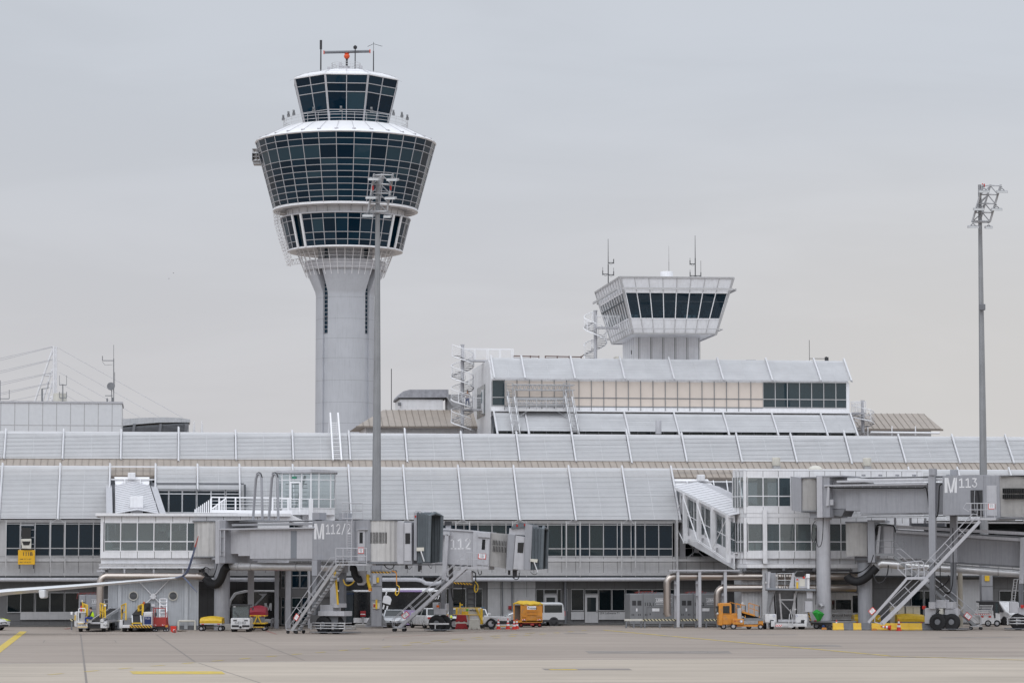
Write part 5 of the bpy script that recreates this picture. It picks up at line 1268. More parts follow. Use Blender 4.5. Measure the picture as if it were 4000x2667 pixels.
def chiller(px0,px1,ytop,ybot,num,side,label,ww=-9.5):
 a,b=V(B,px0,ybot,ww),V(B,px1,ytop,ww);t=thing('chiller_unit',label,'chiller',B,((a.x+b.x)/2,ww,0),'grey chiller units');h=b.z
 m=MB();m.box(a.x,b.x,ww,ww+2.6,.25,h);m.box(a.x+.1,b.x-.1,ww+.1,ww+2.5,.08,.25);part('body',m,M['grey']if not side else pm('chiller_grey',(.20,.205,.215),.45,var=.05,streak=.1),t,bevel=.03)
 m=MB();sx=a.x+(b.x-a.x)*.3
 for x in(.05,.17):m.box(a.x+(b.x-a.x)*x,a.x+(b.x-a.x)*(x+.09),ww-.012,ww-.004,h-.95,h-.55)
 for i in range(3):
  for j in range(2):m.box(a.x+.15+i*.55,a.x+.2+i*.55,ww-.012,ww-.004,.95-j*.0,1.1);m.box(a.x+.28+i*.55,a.x+.33+i*.55,ww-.012,ww-.004,.95,1.1)
 m.box(sx-.015,sx+.015,ww-.012,ww-.003,.3,h);m.box(sx+.3,sx+.315,ww-.012,ww-.003,.4,1.6);m.box(sx+.3,b.x-.1,ww-.012,ww-.003,1.6,1.62);m.box(sx+.55,sx+.62,ww-.014,ww-.003,1.0,1.15);m.box(b.x-.9,b.x-.83,ww-.014,ww-.003,1.0,1.15);part('grille',m,M['dark'],t)
 m=MB()
 if num:m.text(num,sx+.08,ww-.013,h-.98,.28,bold=.03)
 part('lettering',m,M['dark'],t)if num else None
 m=MB();c=sx+(b.x-sx)*.42;m.text('LEBRUN',c,ww-.013,h-.62,.2,bold=.035);m.box(c-.06,c+1.3,ww-.01,ww-.006,h-.69,h-.66);m.box(c-.06,c+1.3,ww-.01,ww-.006,h-.37,h-.34);m.text('www.lebrun.com',c,ww-.013,h-.86,.09,bold=.02);part('logo',m,M['white'],t)
 if side:m=MB();m.box(sx+.75,sx+1.35,ww-.014,ww-.004,1.3,1.55);m.box(a.x+.5,a.x+.62,ww-.014,ww-.004,1.3,1.55);part('plate',m,M['white'],t)
 m=MB()
 for i in range(6):m.tube((sx-.5+i*.3,ww+.4,h+.02),(sx-.3+i*.3,ww+.5,h+.14),.016,5)
 m.pipe([(sx-.7,ww+.1,h-.3),(sx-.65,ww+.15,h+.1),(sx-.4,ww+.2,h+.16),(sx+.9,ww+.3,h+.2)],.015,5);part('coolant_pipe',m,M['red'],t);m=MB();m.box(sx,b.x-.2,ww+.6,ww+2.2,h+.005,h+.1);part('fan_tray',m,M['grey_d'],t);return t
chiller(2461,2632,2318,2440,'113,1',True,'grey chiller unit numbered 113,1 under the steel elbow')
chiller(2655,2832,2318,2440,'113,2',True,'grey chiller unit whose number ends in 3,2 between portal posts')
chiller(308,395,2323,2440,'',False,'grey chiller unit behind the worker on the belt loader',-11.5)
def guard(px0,px1,label,ww,yt=2416,yb_=2446,mat='hazard_w',n=3,group='low guard rails by the chillers'):
 a,b=V(B,px0,yb_,ww),V(B,px1,yt,ww);t=thing('guard_rail',label,'guard rail',B,(a.x,ww,0),group)
 m=MB();m.box(a.x,b.x,ww,ww+.18,b.z-.16,b.z);part('rail',m,M[mat],t)
 for i in range(n):x=a.x+.15+(b.x-a.x-.3)*i/max(1,n-1);m=MB();m.box(x-.06,x+.06,ww+.04,ww+.16,0,b.z-.162);part('post',m,M['grey_d'],t)
guard(2440,2512,'plain beige guard rail at the left end of the left chiller',-12.2,mat='cream')
guard(2512,2644,'striped guard rail in front of the left chiller',-12.6)
guard(2660,2726,'short striped guard rail between two portal posts',-12.6,n=2)
guard(2752,2810,'striped guard rail just behind the yellow loader cab',-12.6,n=2)
guard(272,290,'small striped guard rail left of the manned belt loader',-14,n=1)
#  docking display and stand sign at the left
dg=thing('docking_display','dark docking guidance screen above a grey box on a ladder frame','display',B,(B.u(106,-1),-1.0,zc(2150)))
m=MB();ww=-1.0
for x in(77,135):m.pbox(B,x-2,2050,x+2,2215,ww,ww+.1)
for y in(2068,2098,2124):m.pbox(B,79,y-1,133,y+1,ww+.02,ww+.08)
m.pbox(B,79,2049,133,2052,ww,ww+.08);part('frame',m,M['grey_l'],dg)
qbox('screen',B,85,2060,122,2101,ww-.2,ww-.02,'black_gl',dg)
m=MB();m.ppoly(B,[(81,2104),(122,2103),(122,2143),(86,2141)],ww-.45,ww-.03);bx=part('laser_box',m,M['cream'],dg,bevel=.03)
m=MB();m.ppoly(B,[(86,2113),(119,2113),(114,2128),(92,2128)],ww-.47,ww-.455);part('laser_window',m,M['black_gl'],bx)
sg=thing('stand_sign','yellow stand sign reading 111B with coordinates below','sign',B,(B.u(103,-1.1),-1.1,zc(2204)))
ww=-1.2;qbox('panel',B,70,2147,137,2204,ww,ww+.06,'signyel',sg,bevel=.04)
m=MB();s=sg
def tx(m,s_,x,y,h,fr,w_,ws=1.0,bold=.02):c=fr.at(x,y,w_);m.text(s_,c[0],w_,c[1],h,ws,bold)
tx(m,'111B',87,2169,.30,B,ww-.005,1.0,.03);tx(m,"N48° 21' 11.62\"",77,2185,.10,B,ww-.005,1.05,.03);tx(m,"E011° 47' 00.73\"",77,2197,.10,B,ww-.005,1.0,.03);part('lettering',m,M['dark'],sg)
m=MB()
for x in(75,131):m.pbox(B,x-2,2205,x+2,2220,ww+.1,ww+.2)
part('bracket',m,M['dark'],sg)
#  apron light masts
def light_mast(label,px,dep,ytop,wtop,wbot,lean,big):
 fr=dfr(px,dep,0);t=thing('light_mast',label,'light mast',fr,(0,0,0),'tall apron light masts');pm_=F/dep;zt3=fr.z(ytop,px);n=8
 m=MB();m.lathe([(wbot/2/pm_,.3),(wtop/2/pm_,zt3)],n,(0,0,0),cap=True);part('pole',m,bpy.data.materials.get('mast_steel')or pm('mast_steel',(.27,.275,.285),.5,.3,var=.10,scale=.8,streak=.15),t,smooth=False)
 m=MB();m.lathe([(wbot/2/pm_+.03,.3),(wbot/2/pm_+.03,5.2),(wbot/2/pm_+.003,5.3)],n);m.box(-.85,.85,-.3,.3,.12,.32);part('base',m,M['grey'],t)
 X=lambda x,y,w=-.3:V(fr,x,y,w)
# head frame: two leaning chords tied by rails
 x0=px+lean[0];rows=[(ytop+lean[1]+i*lean[2],x0-i*lean[3])for i in range(5)];wdt=lean[4]
 m=MB()
 for dx,ww in((0,-.3),(wdt,-.3),(wdt*.42,.6)):m.tube(X(rows[0][1]+dx,rows[0][0]-5,ww),X(rows[4][1]+dx,rows[4][0],ww),.09,7)
 for i,(y,x)in enumerate(rows):
  m.tube(X(x,y),X(x+wdt,y),.05 if i<4 else.12,6);m.tube(X(x,y),X(x+wdt*.42,y-2,.6),.045,5);m.tube(X(x+wdt,y),X(x+wdt*.42,y-2,.6),.045,5)
  if i<4:
   y2,x2=rows[i+1];m.tube(X(x2,y2),X(x+wdt*.42,y,.6),.045,5);m.tube(X(x2+wdt,y2),X(x+wdt*.42,y,.6),.045,5);m.tube(X(x+wdt*.42,y,.6),(0,0,X(px,y2).z),.05,5)
 part('head_frame',m,M['galv'],t)
 for(dx,dy,sc)in big:
  c=X(x0+dx,ytop+dy,-.9);m=MB();wl,hl=1.0*sc,.14
  m.hexa([c+Vector((-wl,-.5,-hl)),c+Vector((wl*.75,-.5,-hl)),c+Vector((wl,.5,hl*.2)),c+Vector((-wl*.75,.5,hl*.2)),c+Vector((-wl,-.5,hl*.3)),c+Vector((wl*.75,-.5,hl*.3)),c+Vector((wl,.5,hl*1.6)),c+Vector((-wl*.75,.5,hl*1.6))]);l=part('floodlight',m,M['galv'],t)
  m=MB();m.quad(c+Vector((-wl*.9,-.503,-hl*.8)),c+Vector((wl*.68,-.503,-hl*.8)),c+Vector((wl*.68,-.503,hl*.1)),c+Vector((-wl*.9,-.503,hl*.1)));part('lens',m,M['lamp_lens'],l)
  m=MB();m.ring((c.x,c.y,c.z+.1),.35*sc,.035,10,'y',4,0,PI);m.tube(c+Vector((0,0,.4)),c+Vector((0,.6,.55)),.05,5);part('bracket',m,M['galv_d'],l)
 if px>3000:
  for d in(-4,3):c=X(px-4+d,ytop+3-abs(d));m=MB();m.lathe([(.03,-.2),(.06,-.16),(.06,.02),(.04,.08),(.01,.1)],12,c);part('warning_lamp',m,M['red_lens'],t,smooth=True)
  c=X(px-10,1200,-.5);m=MB();m.box(c.x-.25,c.x+.25,-.75,-.3,c.z-.25,c.z+.25);part('equipment_box',m,M['grey_d'],t,bevel=.03)
 else:
  for dx in(-9,60):
   c=X(x0+dx+4,732,-.4);m=MB();m.lathe([(.07,-.25),(.09,.1),(.01,.15)],10,c);part('warning_lamp',m,M['red_lens'],t,smooth=True)
 return t,fr
big=[(0,18,.5),(72,20,.5),(-10,90,.48),(64,92,.48),(-22,160,.5),(52,164,.32)]
lm1,f1=light_mast('tall grey light mast rising in front of the tall control tower',1470,231,684,15,43,(-8,0,36,6.0,73),big)
big2=[(4,28,.53),(74,29,.53),(-17,97,.53),(53,98,.53),(-39,166,.53),(22,168,.36)]
lm2,f2=light_mast('tall grey light mast with leaning lamp frame at the right picture edge',3846,238,722,13,38,(-6,4,35,10.5,69),big2)
for t,fr,px,dep in((lm1,f1,1470,231),(lm2,f2,3856,238)):
 k=F/dep;m=MB()
 y0=2240;a,b=V(fr,px-20,2438,-.55),V(fr,px+21,2238,-.55);m.box(a.x,b.x,-.55,-.2,.15,b.z);cb=part('service_cabinet',m,M['grey'],t,bevel=.02)
 m=MB()
 for y in(2290,2345):zz=fr.z(y,px,-.56);m.box(a.x,b.x,-.565,-.553,zz,zz+.03)
 part('seam',m,M['dark'],cb)
 if px<2000:
  m=MB();m.pbox(fr,px-14,2354,px+13,2376,-.62,-.565);p2=part('control_panel',m,M['cream'],cb)
  m=MB();m.pbox(fr,px-3,2341,px+4,2377,-.7,-.63);part('yellow_lever',m,M['yellow'],cb);m=MB();m.pbox(fr,px-12,2358,px-4,2370,-.65,-.625);part('red_button',m,M['red'],p2)
  m=MB();m.pbox(fr,px+1,2254,px+10,2274,-.62,-.56);part('yellow_box',m,M['yellow'],cb);m=MB();m.pbox(fr,px-14,2245,px+0,2279,-.75,-.56);part('switch_box',m,M['grey_l'],cb)
  for s in(-1,1):m=MB();m.ppoly(fr,[(px+s*20,2400),(px+s*20,2436),(px+s*40,2436),(px+s*24,2405)],-.4,-.1);part('base_strut',m,M['galv_d'],cb)
 else:
  m=MB();m.pbox(fr,px-9,2247,px+9,2268,-.62,-.56);part('yellow_box',m,M['yellow'],cb)
#  boarding bridges
XF=True
def corr(m,c,r,z0,z1,n=44,a0=0,a1=2*PI,amp=.035):
 """corrugated drum wall"""
 b=len(m.v);k=n*2
 for z in(z0,z1):
  for i in range(k+1):
   a=a0+(a1-a0)*i/k;rr=r+(amp if i%4 in(0,1)else-amp)*.5;m.v.append((c[0]+rr*math.cos(a),c[1]+rr*math.sin(a),z))
 for i in range(k):m.f.append((b+i,b+i+1,b+k+2+i,b+k+1+i));m.mi.append(m.m)
def stairs(parent,fr,pb,pt,w0,wd,rail=1.0,nst=None,wheels=True,drop=True,mat='galv',sides=(0,1),name='stair'):
 """open flight from the low pixel pb to the high pixel pt in the plane w0"""
 a,b=V(fr,pb[0],pb[1],w0),V(fr,pt[0],pt[1],w0);d=b-a;n=nst or max(6,int(d.z/.24))
 for s in(0,1):
  o=Vector((0,wd*s,0));m=MB();m.beam(a+o,b+o,.09,.24);part('stringer',m,M[mat],parent)
 m=MB()
 for i in range(1,n):
  p=a.lerp(b,i/n);m.box(p.x-.13,p.x+.13,w0+.05,w0+wd-.05,p.z-.02,p.z+.02)
 part('tread',m,M['galv_d'],parent)
 for s in sides:
  o=Vector((0,wd*s,0));up=Vector((0,0,rail));nrm=Vector((-d.z,0,d.x)).normalized()*(-1 if d.x<0 else 1)*rail*.8
  m=MB();A,Bq=a+o,b+o
  m.pipe([A,A+nrm*.55-d.normalized()*.25,A+nrm+d.normalized()*.12,Bq+nrm,Bq+nrm*.4+Vector((0,0,.3))],.028,6);m.tube(A+nrm*.5+d.normalized()*.1,Bq+nrm*.5,.02,5)
  k=max(2,int(d.length/1.5))
  for i in range(1,k):p=A.lerp(Bq,i/k);m.tube(p,p+nrm,.024,5)
  part('handrail',m,M['grey_l'],parent)
 if wheels:
  m=MB();m.box(a.x-.45,a.x+.5,w0-.05,w0+wd+.05,.24,.31);part('caster_frame',m,M['galv'],parent)
  for x in(-.35,.4):
   for ww in(w0,w0+wd):m=MB();m.disc((a.x+x,ww-.04,.13),.13,.09,14);part('caster',m,M['black'],parent)
 return a,b
def notice(parent,c,wdt,h,rot=0.0,lines=4,ww=-.03):
 """red bordered notice with lines of text; c is the centre on the plane"""
 ca,sa=math.cos(rot),math.sin(rot);ax,up=Vector((ca,0,sa)),Vector((-sa,0,ca));c=Vector(c)
 q=lambda m,x,z,k:m.quad(*[c+ax*sx*x+up*sz*z+Vector((0,-k,0))for sx,sz in((-1,-1),(1,-1),(1,1),(-1,1))])
 m=MB();q(m,wdt/2,h/2,0);m.m=1;q(m,wdt/2-.05,h/2-.05,.006);p=part('notice',m,[M['redbr'],M['white2']],parent)
 m=MB();T=['Nur für','autorisiertes','Personal','No entry']if lines>3 else['Nur Befugten','oder','autorisiert']
 for i in range(lines):m.text(T[i%len(T)],0,0,0,h*.10,1,.01,ax,up,align='CENTER')if False else None
 for i in range(lines):
  o=c+up*(h*(.22-.62*i/max(1,lines)))+Vector((0,-.012,0));mm=MB();mm.text(T[i%len(T)],o.x,o.y,o.z,h*.11,1,.012,ax,up,align='CENTER');m.add(mm.v,mm.f)
 part('lettering',m,M['dark'],p)
def bogie(parent,fr,px,py,tyre_r,tyres,ww,box=None,legs=(),rail=None,skirt=None,mat='grey_l'):
 for dx,dw in tyres:
  c=V(fr,px+dx,py,ww+dw);m=MB();m.lathe([(tyre_r*.55,-.02),(tyre_r*.93,0),(tyre_r,.06),(tyre_r,.34),(tyre_r*.93,.4),(tyre_r*.5,.42)],30,(c.x,c.y,tyre_r),axis='y');m.lathe([(.01,.05),(tyre_r*.55,.03)],20,(c.x,c.y,tyre_r),axis='y');t=part('wheel',m,M['black'],parent,smooth=True)
  m=MB();m.lathe([(.01,.01),(tyre_r*.3,.015),(tyre_r*.34,.05)],16,(c.x,c.y-.02,tyre_r),axis='y');part('hub',m,M['grey_d'],t)
 if skirt:
  m=MB();a,b=V(fr,skirt[0],py,ww-.5),V(fr,skirt[1],py,ww-.5);m.prism([(a.x,ww-.4),(a.x+.5,ww-.75),(b.x-.5,ww-.75),(b.x,ww-.4),(b.x,ww+1.6),(a.x,ww+1.6)],.10,.15,axis='z');part('bumper_plate',m,M['grey_d'],parent)
 if rail:
  m=MB();a,b=V(fr,rail[0],rail[3],ww-.55),V(fr,rail[1],rail[2],ww-.55)
  for k in range(3):
   z=a.z+(b.z-a.z)*k/2;m.pipe([(a.x,ww+.3,z),(a.x+.1,ww-.4,z),(a.x+.5,ww-.6,z),(b.x-.5,ww-.6,z),(b.x-.1,ww-.4,z),(b.x,ww+.3,z)],.045,6)
  for k in(.02,.3,.63,.66,.98):x=a.x+(b.x-a.x)*k;m.box(x-.05,x+.05,ww-.56,ww-.5,a.z-.1,b.z)
  part('bumper_rail',m,M['galv'],parent)
 if box:
  for(x0,y0,x1,y1,dw,mt)in box:m=MB();m.pbox(fr,x0,y0,x1,y1,ww+dw,ww+dw+1.1);part('drive_box',m,M[mt],parent,bevel=.02)
def hose(parent,fr,pts,r,ww,mat='black',name='cable',n=7):
 P=[V(fr,x,y,ww)for x,y in pts];Q=[]
 for i in range(len(P)-1):
  p0,p1,p2,p3=P[max(i-1,0)],P[i],P[i+1],P[min(i+2,len(P)-1)]
  for k in range(5):
   t=k/5;Q.append(.5*((2*p1)+(p2-p0)*t+(2*p0-5*p1+4*p2-p3)*t*t+(3*p1-p0-3*p2+p3)*t**3))
 Q.append(P[-1]);m=MB();m.pipe(Q,r,n);return part(name,m,M[mat],parent,smooth=True)
def bigword(parent,fr,m_px,txt,t_px,ww,name='lettering',mat='white'):
 """the slanted logo letter M drawn as four strokes, then digits; m_px = x0,y0,x1,y1"""
 x0,y0,x1,y1=m_px;X=lambda k:x0+(x1-x0)*k;m=MB()
 for pts in([(0,0),(.22,0),(.24,1),(0,1)],[(.23,0),(.30,0),(.55,1),(.44,1),(.23,.3)],[(.74,0),(.90,0),(.64,1),(.50,.86)],[(.94,0),(1,0),(1,1),(.80,1),(.80,.46)]):
  m.quad(*[V(fr,X(k),y0+(y1-y0)*v,ww)for k,v in reversed(pts)])
 if txt:
  a,b=V(fr,t_px[0],t_px[3],ww),V(fr,t_px[2],t_px[1],ww);cw=(b.x-a.x)/len(txt);hh=b.z-a.z
  arc=lambda cx,cy,rx,ry,a0,a1,n=8:[(cx+rx*math.cos(R(a0+(a1-a0)*i/n)),cy+ry*math.sin(R(a0+(a1-a0)*i/n)))for i in range(n+1)]
  GL={'1':[[(.12,.80),(.48,.96),(.48,.06)],[(.12,.06),(.84,.06)]],'2':[arc(.48,.72,.30,.24,165,-35)+[(.16,.06),(.84,.06)]],'3':[[(.16,.94),(.76,.94),(.44,.58)]+arc(.46,.32,.32,.26,80,-165)],'/':[[(.2,-.05),(.8,1.02)]]}
  for i,ch in enumerate(txt):
   for st in GL[ch]:
    for(xa,za),(xb,zb)in zip(st,st[1:]):
     p,q=Vector((a.x+cw*(i+xa),0,a.z+hh*za)),Vector((a.x+cw*(i+xb),0,a.z+hh*zb));dv=(q-p).normalized();nv=Vector((-dv.z,0,dv.x))*hh*.068;p-=dv*hh*.03;q+=dv*hh*.03
     m.quad(*[Vector((k.x,ww,k.z))for k in(p-nv,q-nv,q+nv,p+nv)])
 part(name,m,M[mat],parent)
def canopy(parent,fr,x0,x1,y0,y1,ww,dep,slant=6,n=6):
 """accordion hood: zig-zag sides and top, open towards the right"""
 xs=[x0+(x1-x0)*i/n for i in range(n+1)];m=MB()
 prof=[]
 for i,x in enumerate(xs):
  a=V(fr,x,y1-(i*.6),ww);b=V(fr,x,y0+i*slant/n,ww);o=.10 if i%2 else-.06;prof.append((a.x,a.z,b.z+o,ww-o,ww+dep+o))
 for(xa,za,zb,wa,wb),(xc_,zc2,zd,wc,wd_)in zip(prof,prof[1:]):
  m.quad((xa,wa,za),(xc_,wc,zc2),(xc_,wc,zd),(xa,wa,zb));m.quad((xa,wb,za),(xc_,wd_,zc2),(xc_,wd_,zd),(xa,wb,zb));m.quad((xa,wa,zb),(xc_,wc,zd),(xc_,wd_,zd),(xa,wb,zb))
 c=part('canopy',m,M['bellow'],parent)
 xa,za,zb,wa,wb=prof[-1];m=MB();m.pipe([(xa,wa,za),(xa+.12,wa,zb),(xa,(wa+wb)/2,zb+.2),(xa+.12,wb,zb),(xa,wb,za)],.13,8);part('canopy_cushion',m,M['bellow'],c,smooth=True)
 m=MB();m.box(prof[0][0]+.02,prof[0][0]+.06,ww+.1,ww+dep-.1,prof[0][1],prof[0][2]-.1);part('canopy_back',m,M['inner_d'],c)
 return c
#  bridge M112/2
J1=dfr(880,222,-47)
j1=thing('boarding_bridge','grey boarding bridge marked M112/2, its cab hood open to the right','boarding bridge',J1,(0,0,0),'boarding bridges')
c0=V(J1,822,2100,1.4)
m=MB();corr(m,(c0.x+.2,1.5),1.55,J1.z(2172,850),J1.z(2036,850),40);part('rotunda',m,M['corr'],j1)
m=MB();m.lathe([(1.7,0),(1.7,.1)],32,(c0.x+.2,1.5,J1.z(2036,850)),cap=True);part('rotunda_rim',m,M['grey_d'],j1);m=MB();m.lathe([(1.65,-.1),(1.65,0)],32,(c0.x+.2,1.5,J1.z(2172,850)),cap=True);part('rotunda_rim',m,M['grey_d'],j1)
m=MB();m.lathe([(.62,0),(.62,J1.z(2195,870)),(.9,J1.z(2185,870)),(.9,J1.z(2176,870))],24,(J1.u(868,1.4),1.4,0));part('column',m,M['grey'],j1,smooth=True)
qbox('portal_frame',J1,840,2033,856,2200,-.2,3.2,'grey_l',j1,bevel=.02);qbox('portal_frame',J1,857,2030,880,2199,-.1,3.1,'grey',j1,bevel=.02)
m=MB();m.pbox(J1,881,2066,932,2162,.45,2.6);tn=part('tunnel',m,M['grey_l'],j1)
qbox('tunnel',J1,931,2066,977,2170,.3,2.75,'grey_l',j1);qbox('tunnel',J1,976,2064,1222,2181,.12,2.9,'grey_l',j1)
qbox('dark_band',J1,1135,2072,1159,2180,.11,.119,'grey_b',tn)
qbox('beam',J1,856,2058,1222,2069,-.25,.05,'grey_l',j1,bevel=.01);qbox('beam',J1,905,2040,1222,2054,-.15,.3,'grey',j1,bevel=.01);qbox('roof_edge',J1,935,2030,1222,2038,.1,2.9,'grey',j1)
qbox('roof_edge',J1,840,2027,965,2033,.0,3.0,'grey_l',j1);qbox('bottom_rail',J1,985,2181,1222,2188,.2,.5,'grey',j1)
m=MB();m.pbox(J1,858,2070,862,2170,-.22,-.16);m.pbox(J1,874,2070,878,2172,-.22,-.16)
for y in(2095,2150,2165):m.pbox(J1,858,y,878,y+2,-.22,-.16)
part('service_ladder',m,M['grey_l'],j1)
m=MB();m.pbox(J1,1219,2031,1384,2187,-.05,3.1);part('outer_section',m,M['grey'],j1,bevel=.02)
qbox('roof_box',J1,1219,2001,1247,2030,.3,1.0,'grey',j1,bevel=.02);qbox('roof_box',J1,1323,2003,1351,2030,.6,1.2,'grey',j1,bevel=.02)
bigword(j1,J1,(1227,2044,1266,2105),'112/2',(1272,2045,1372,2085),-.058)
m=MB();m.pbox(J1,1384,2030,1438,2190,.05,3.0);part('door_section',m,M['grey'],j1,bevel=.02)
m=MB();m.pbox(J1,1396,2070,1425,2190,.0,.05);dr=part('door',m,M['grey_l'],j1,bevel=.01);qbox('door_window',J1,1404,2078,1417,2121,-.012,-.002,'black_gl',dr,bevel=.004)
qbox('canopy_strip',J1,1393,2066,1430,2069,-.12,.05,'grey_l',dr)
a=V(J1,1410,2149,-.03);notice(j1,a,.68,.46)
uc=J1.u(1438)-.7;zc0_,zc1_=J1.z(2193,1500,1.7),J1.z(2034,1500,1.7)
m=MB();corr(m,(uc,1.72),1.55,zc0_,zc1_,46);cd=part('cab_drum',m,M['corr'],j1)
m=MB();m.lathe([(1.62,0),(1.62,.08)],32,(uc,1.72,zc1_),cap=True);part('drum_rim',m,M['grey_d'],cd);m=MB();m.lathe([(1.6,-.12),(1.6,0)],32,(uc,1.72,zc0_),cap=True);part('drum_rim',m,M['grey_d'],cd)
m=MB();zv0,zv1=J1.z(2121,1500,.2),J1.z(2077,1500,.2)
for i in range(30):
 a=R(-118)+R(118)*i/30-R(20);m.add([(uc+1.575*math.cos(a+d),1.72+1.575*math.sin(a+d),z)for z in(zv0,zv1)for d in(0,.036)],[(0,1,3,2)])
part('drum_window',m,M['black_gl'],cd)
# cab and hood, turned to face right
dep=(J1.world(uc,1.72)).y
C1=dfr(1540,dep-.7,-14)
qbox('cab',C1,1546,2034,1578,2202,-.1,2.6,'grey_l',j1,bevel=.02);qbox('cab_wall',C1,1578,2040,1609,2203,-.25,2.6,'grey',j1,bevel=.02)
m=MB();m.pbox(C1,1579,2041,1606,2190,-.3,-.24);cbd=part('cab_door',m,M['grey_l'],j1,bevel=.01);qbox('door_window',C1,1583,2081,1602,2123,-.32,-.305,'black_gl',cbd,bevel=.004)
qbox('hood_frame',C1,1616,2000,1628,2188,-.3,2.9,'grey',j1,bevel=.02);m=MB();m.ppoly(C1,[(1622,1994),(1640,1993),(1655,2003),(1655,2010),(1622,2010)],-.1,2.7);part('hood_roof',m,M['grey_l'],j1)
C1c=dfr(1629,dep-1.0,-38);canopy(j1,C1c,1629,1672,2003,2199,-.15,1.5,7,8)
qbox('cab_floor',C1,1440,2201,1690,2207,.0,2.6,'grey_d',j1)
qbox('bumper_arm',C1,1627,2137,1656,2151,-.45,-.25,'cream',j1);m=MB();m.tube(V(C1,1644,2150,-.4),V(C1,1657,2192,-.4),.06,6);part('bumper_strut',m,M['alu'],j1)
m=MB();m.lathe([(.05,0),(.07,.12),(.01,.14)],8,tuple(V(C1,1623,2020,-.35)));part('warning_lamp',m,M['red_lens'],j1)
for(x,y,l)in((1582,2205,16),(1632,2203,28),(1636,2203,22)):m=MB();m.pbox(C1,x,y,x+7,y+l,.0,.25);part('hanging_gear',m,M['dark'],j1)
hose(j1,C1,[(1500,2204),(1512,2218),(1530,2220),(1540,2206)],.035,-.1);hose(j1,C1,[(1590,2208),(1598,2222),(1610,2212)],.02,-.1);hose(j1,C1,[(1672,2204),(1684,2219),(1688,2206)],.02,-.1)
# service platform and stair
S1=dfr(1300,211.6,-30)
m=MB();m.pbox(S1,1312,2202,1433,2207,-.9,.3);pl=part('platform',m,M['grey_l'],j1)
m=MB()
for x in(1312,1340,1372,1432):m.tube(V(S1,x,2202,-.9),V(S1,x,2140,-.9),.035,5)
for y in(2140,2171,2193):m.tube(V(S1,1312,y,-.9),V(S1,1432,y+1,-.9),.03,5)
part('platform_rail',m,M['grey_l'],pl)
stairs(j1,S1,(1140,2462),(1318,2204),-.9,.95,mat='galv')
notice(j1,V(S1,1158,2409,-1.0),.48,.38,R(55),3)
m=MB()
for x in(1356,1374):m.beam(V(S1,x,2192,-.6),V(S1,x,2030,-.6),.05)
for y in range(2040,2190,9):m.tube(V(S1,1356,y,-.6),V(S1,1374,y,-.6),.018,4)
for x in(1339,1358,1390,1417):m.tube(V(S1,x,2028,-.3),V(S1,x,1964,-.3),.03,4)
for y in(1964,1995,2024):m.tube(V(S1,1336,y,-.3),V(S1,1417,y,-.3),.03,4)
part('roof_ladder',m,M['grey_l'],j1)
bogie(j1,S1,1283,2470,.66,[(-24,0),(24,.35)],.3,[(1242,2386,1344,2404,-.1,'grey_l'),(1250,2362,1300,2386,.1,'grey_l'),(1300,2356,1322,2372,.0,'grey_l'),(1270,2405,1320,2430,.3,'grey_d')],rail=(1212,1348,2433,2452),skirt=(1205,1350))
for(x0,x1,ys,ww)in((1219,1231,(2187,2247,2400),.5),(1324,1338,(2187,2235,2370),2.6)):
 m=MB();m.pbox(S1,x0-1,ys[0],x1+8,ys[1],ww,ww+.5);lg=part('leg',m,M['grey'],j1);qbox('inner_leg',S1,x0,ys[1],x1+5,ys[2],ww+.05,ww+.4,'grey_d',lg)
m=MB();m.tube(V(J1,888,2211,1.0),V(J1,1330,2214,1.0),.31,18);q=part('air_duct',m,M['alu'],j1,smooth=True)
m=MB()
for x in(940,988,1165):p=V(J1,x,2211,1.0);m.tube(p,p+Vector((.08,0,0)),.345,18)
part('duct_clamp',m,M['galv'],q)
hose(j1,J1,[(890,2211),(876,2226),(862,2262),(845,2280),(822,2276),(804,2258),(795,2246)],.33,.6,name='flexible_duct',n=12)
for k in range(3):hose(j1,J1,[(852,2160),(846,2215),(832,2250),(810,2254+k),(794,2238),(792+k*2,2222),(806,2214),(822,2224)],.035,.2-k*.1)
hose(j1,S1,[(1310,2228),(1316,2290),(1321,2360)],.05,.2,'yellow');hose(j1,S1,[(1304,2228),(1312,2290),(1318,2360)],.04,.25,'yellow')
hose(j1,C1,[(1341,2262),(1348,2280),(1362,2285),(1378,2276),(1386,2262)],.05,1.0,'yellow')
hose(j1,C1,[(1370,2216),(1382,2220),(1386,2245),(1400,2262),(1412,2260)],.26,.6,name='flexible_duct',n=12)
m=MB();m.ppoly(C1,[(1388,2230),(1430,2228),(1430,2270),(1418,2284),(1398,2284),(1388,2262)],.8,1.1);part('hose_box',m,M['grey_l'],j1)
hose(j1,C1,[(1437,2242),(1438,2268),(1446,2296)],.13,.3,pm('hose_ochre',(.22,.17,.06),.8)and 'ytarp',name='coiled_hose',n=10)
qbox('hose_clip',C1,1439,2296,1449,2308,.2,.5,'orange',j1)
m=MB();m.pbox(C1,1446,2226,1530,2238,-.2,1.2);cr_=part('cable_cradle',m,M['grey'],j1,bevel=.02);qbox('warning_band',C1,1450,2231,1526,2238,-.22,-.205,'hazard',cr_)
hose(j1,C1,[(1530,2228),(1547,2236),(1549,2262),(1550,2290)],.04,-.2,'orange');
for k in range(3):hose(j1,C1,[(1550,2284),(1560,2292),(1558,2312),(1550,2324),(1544+k,2316),(1548,2300)],.03,-.25-k*.08,'yellow')
qbox('plug',C1,1546,2284,1553,2306,-.3,-.1,'dark',j1)
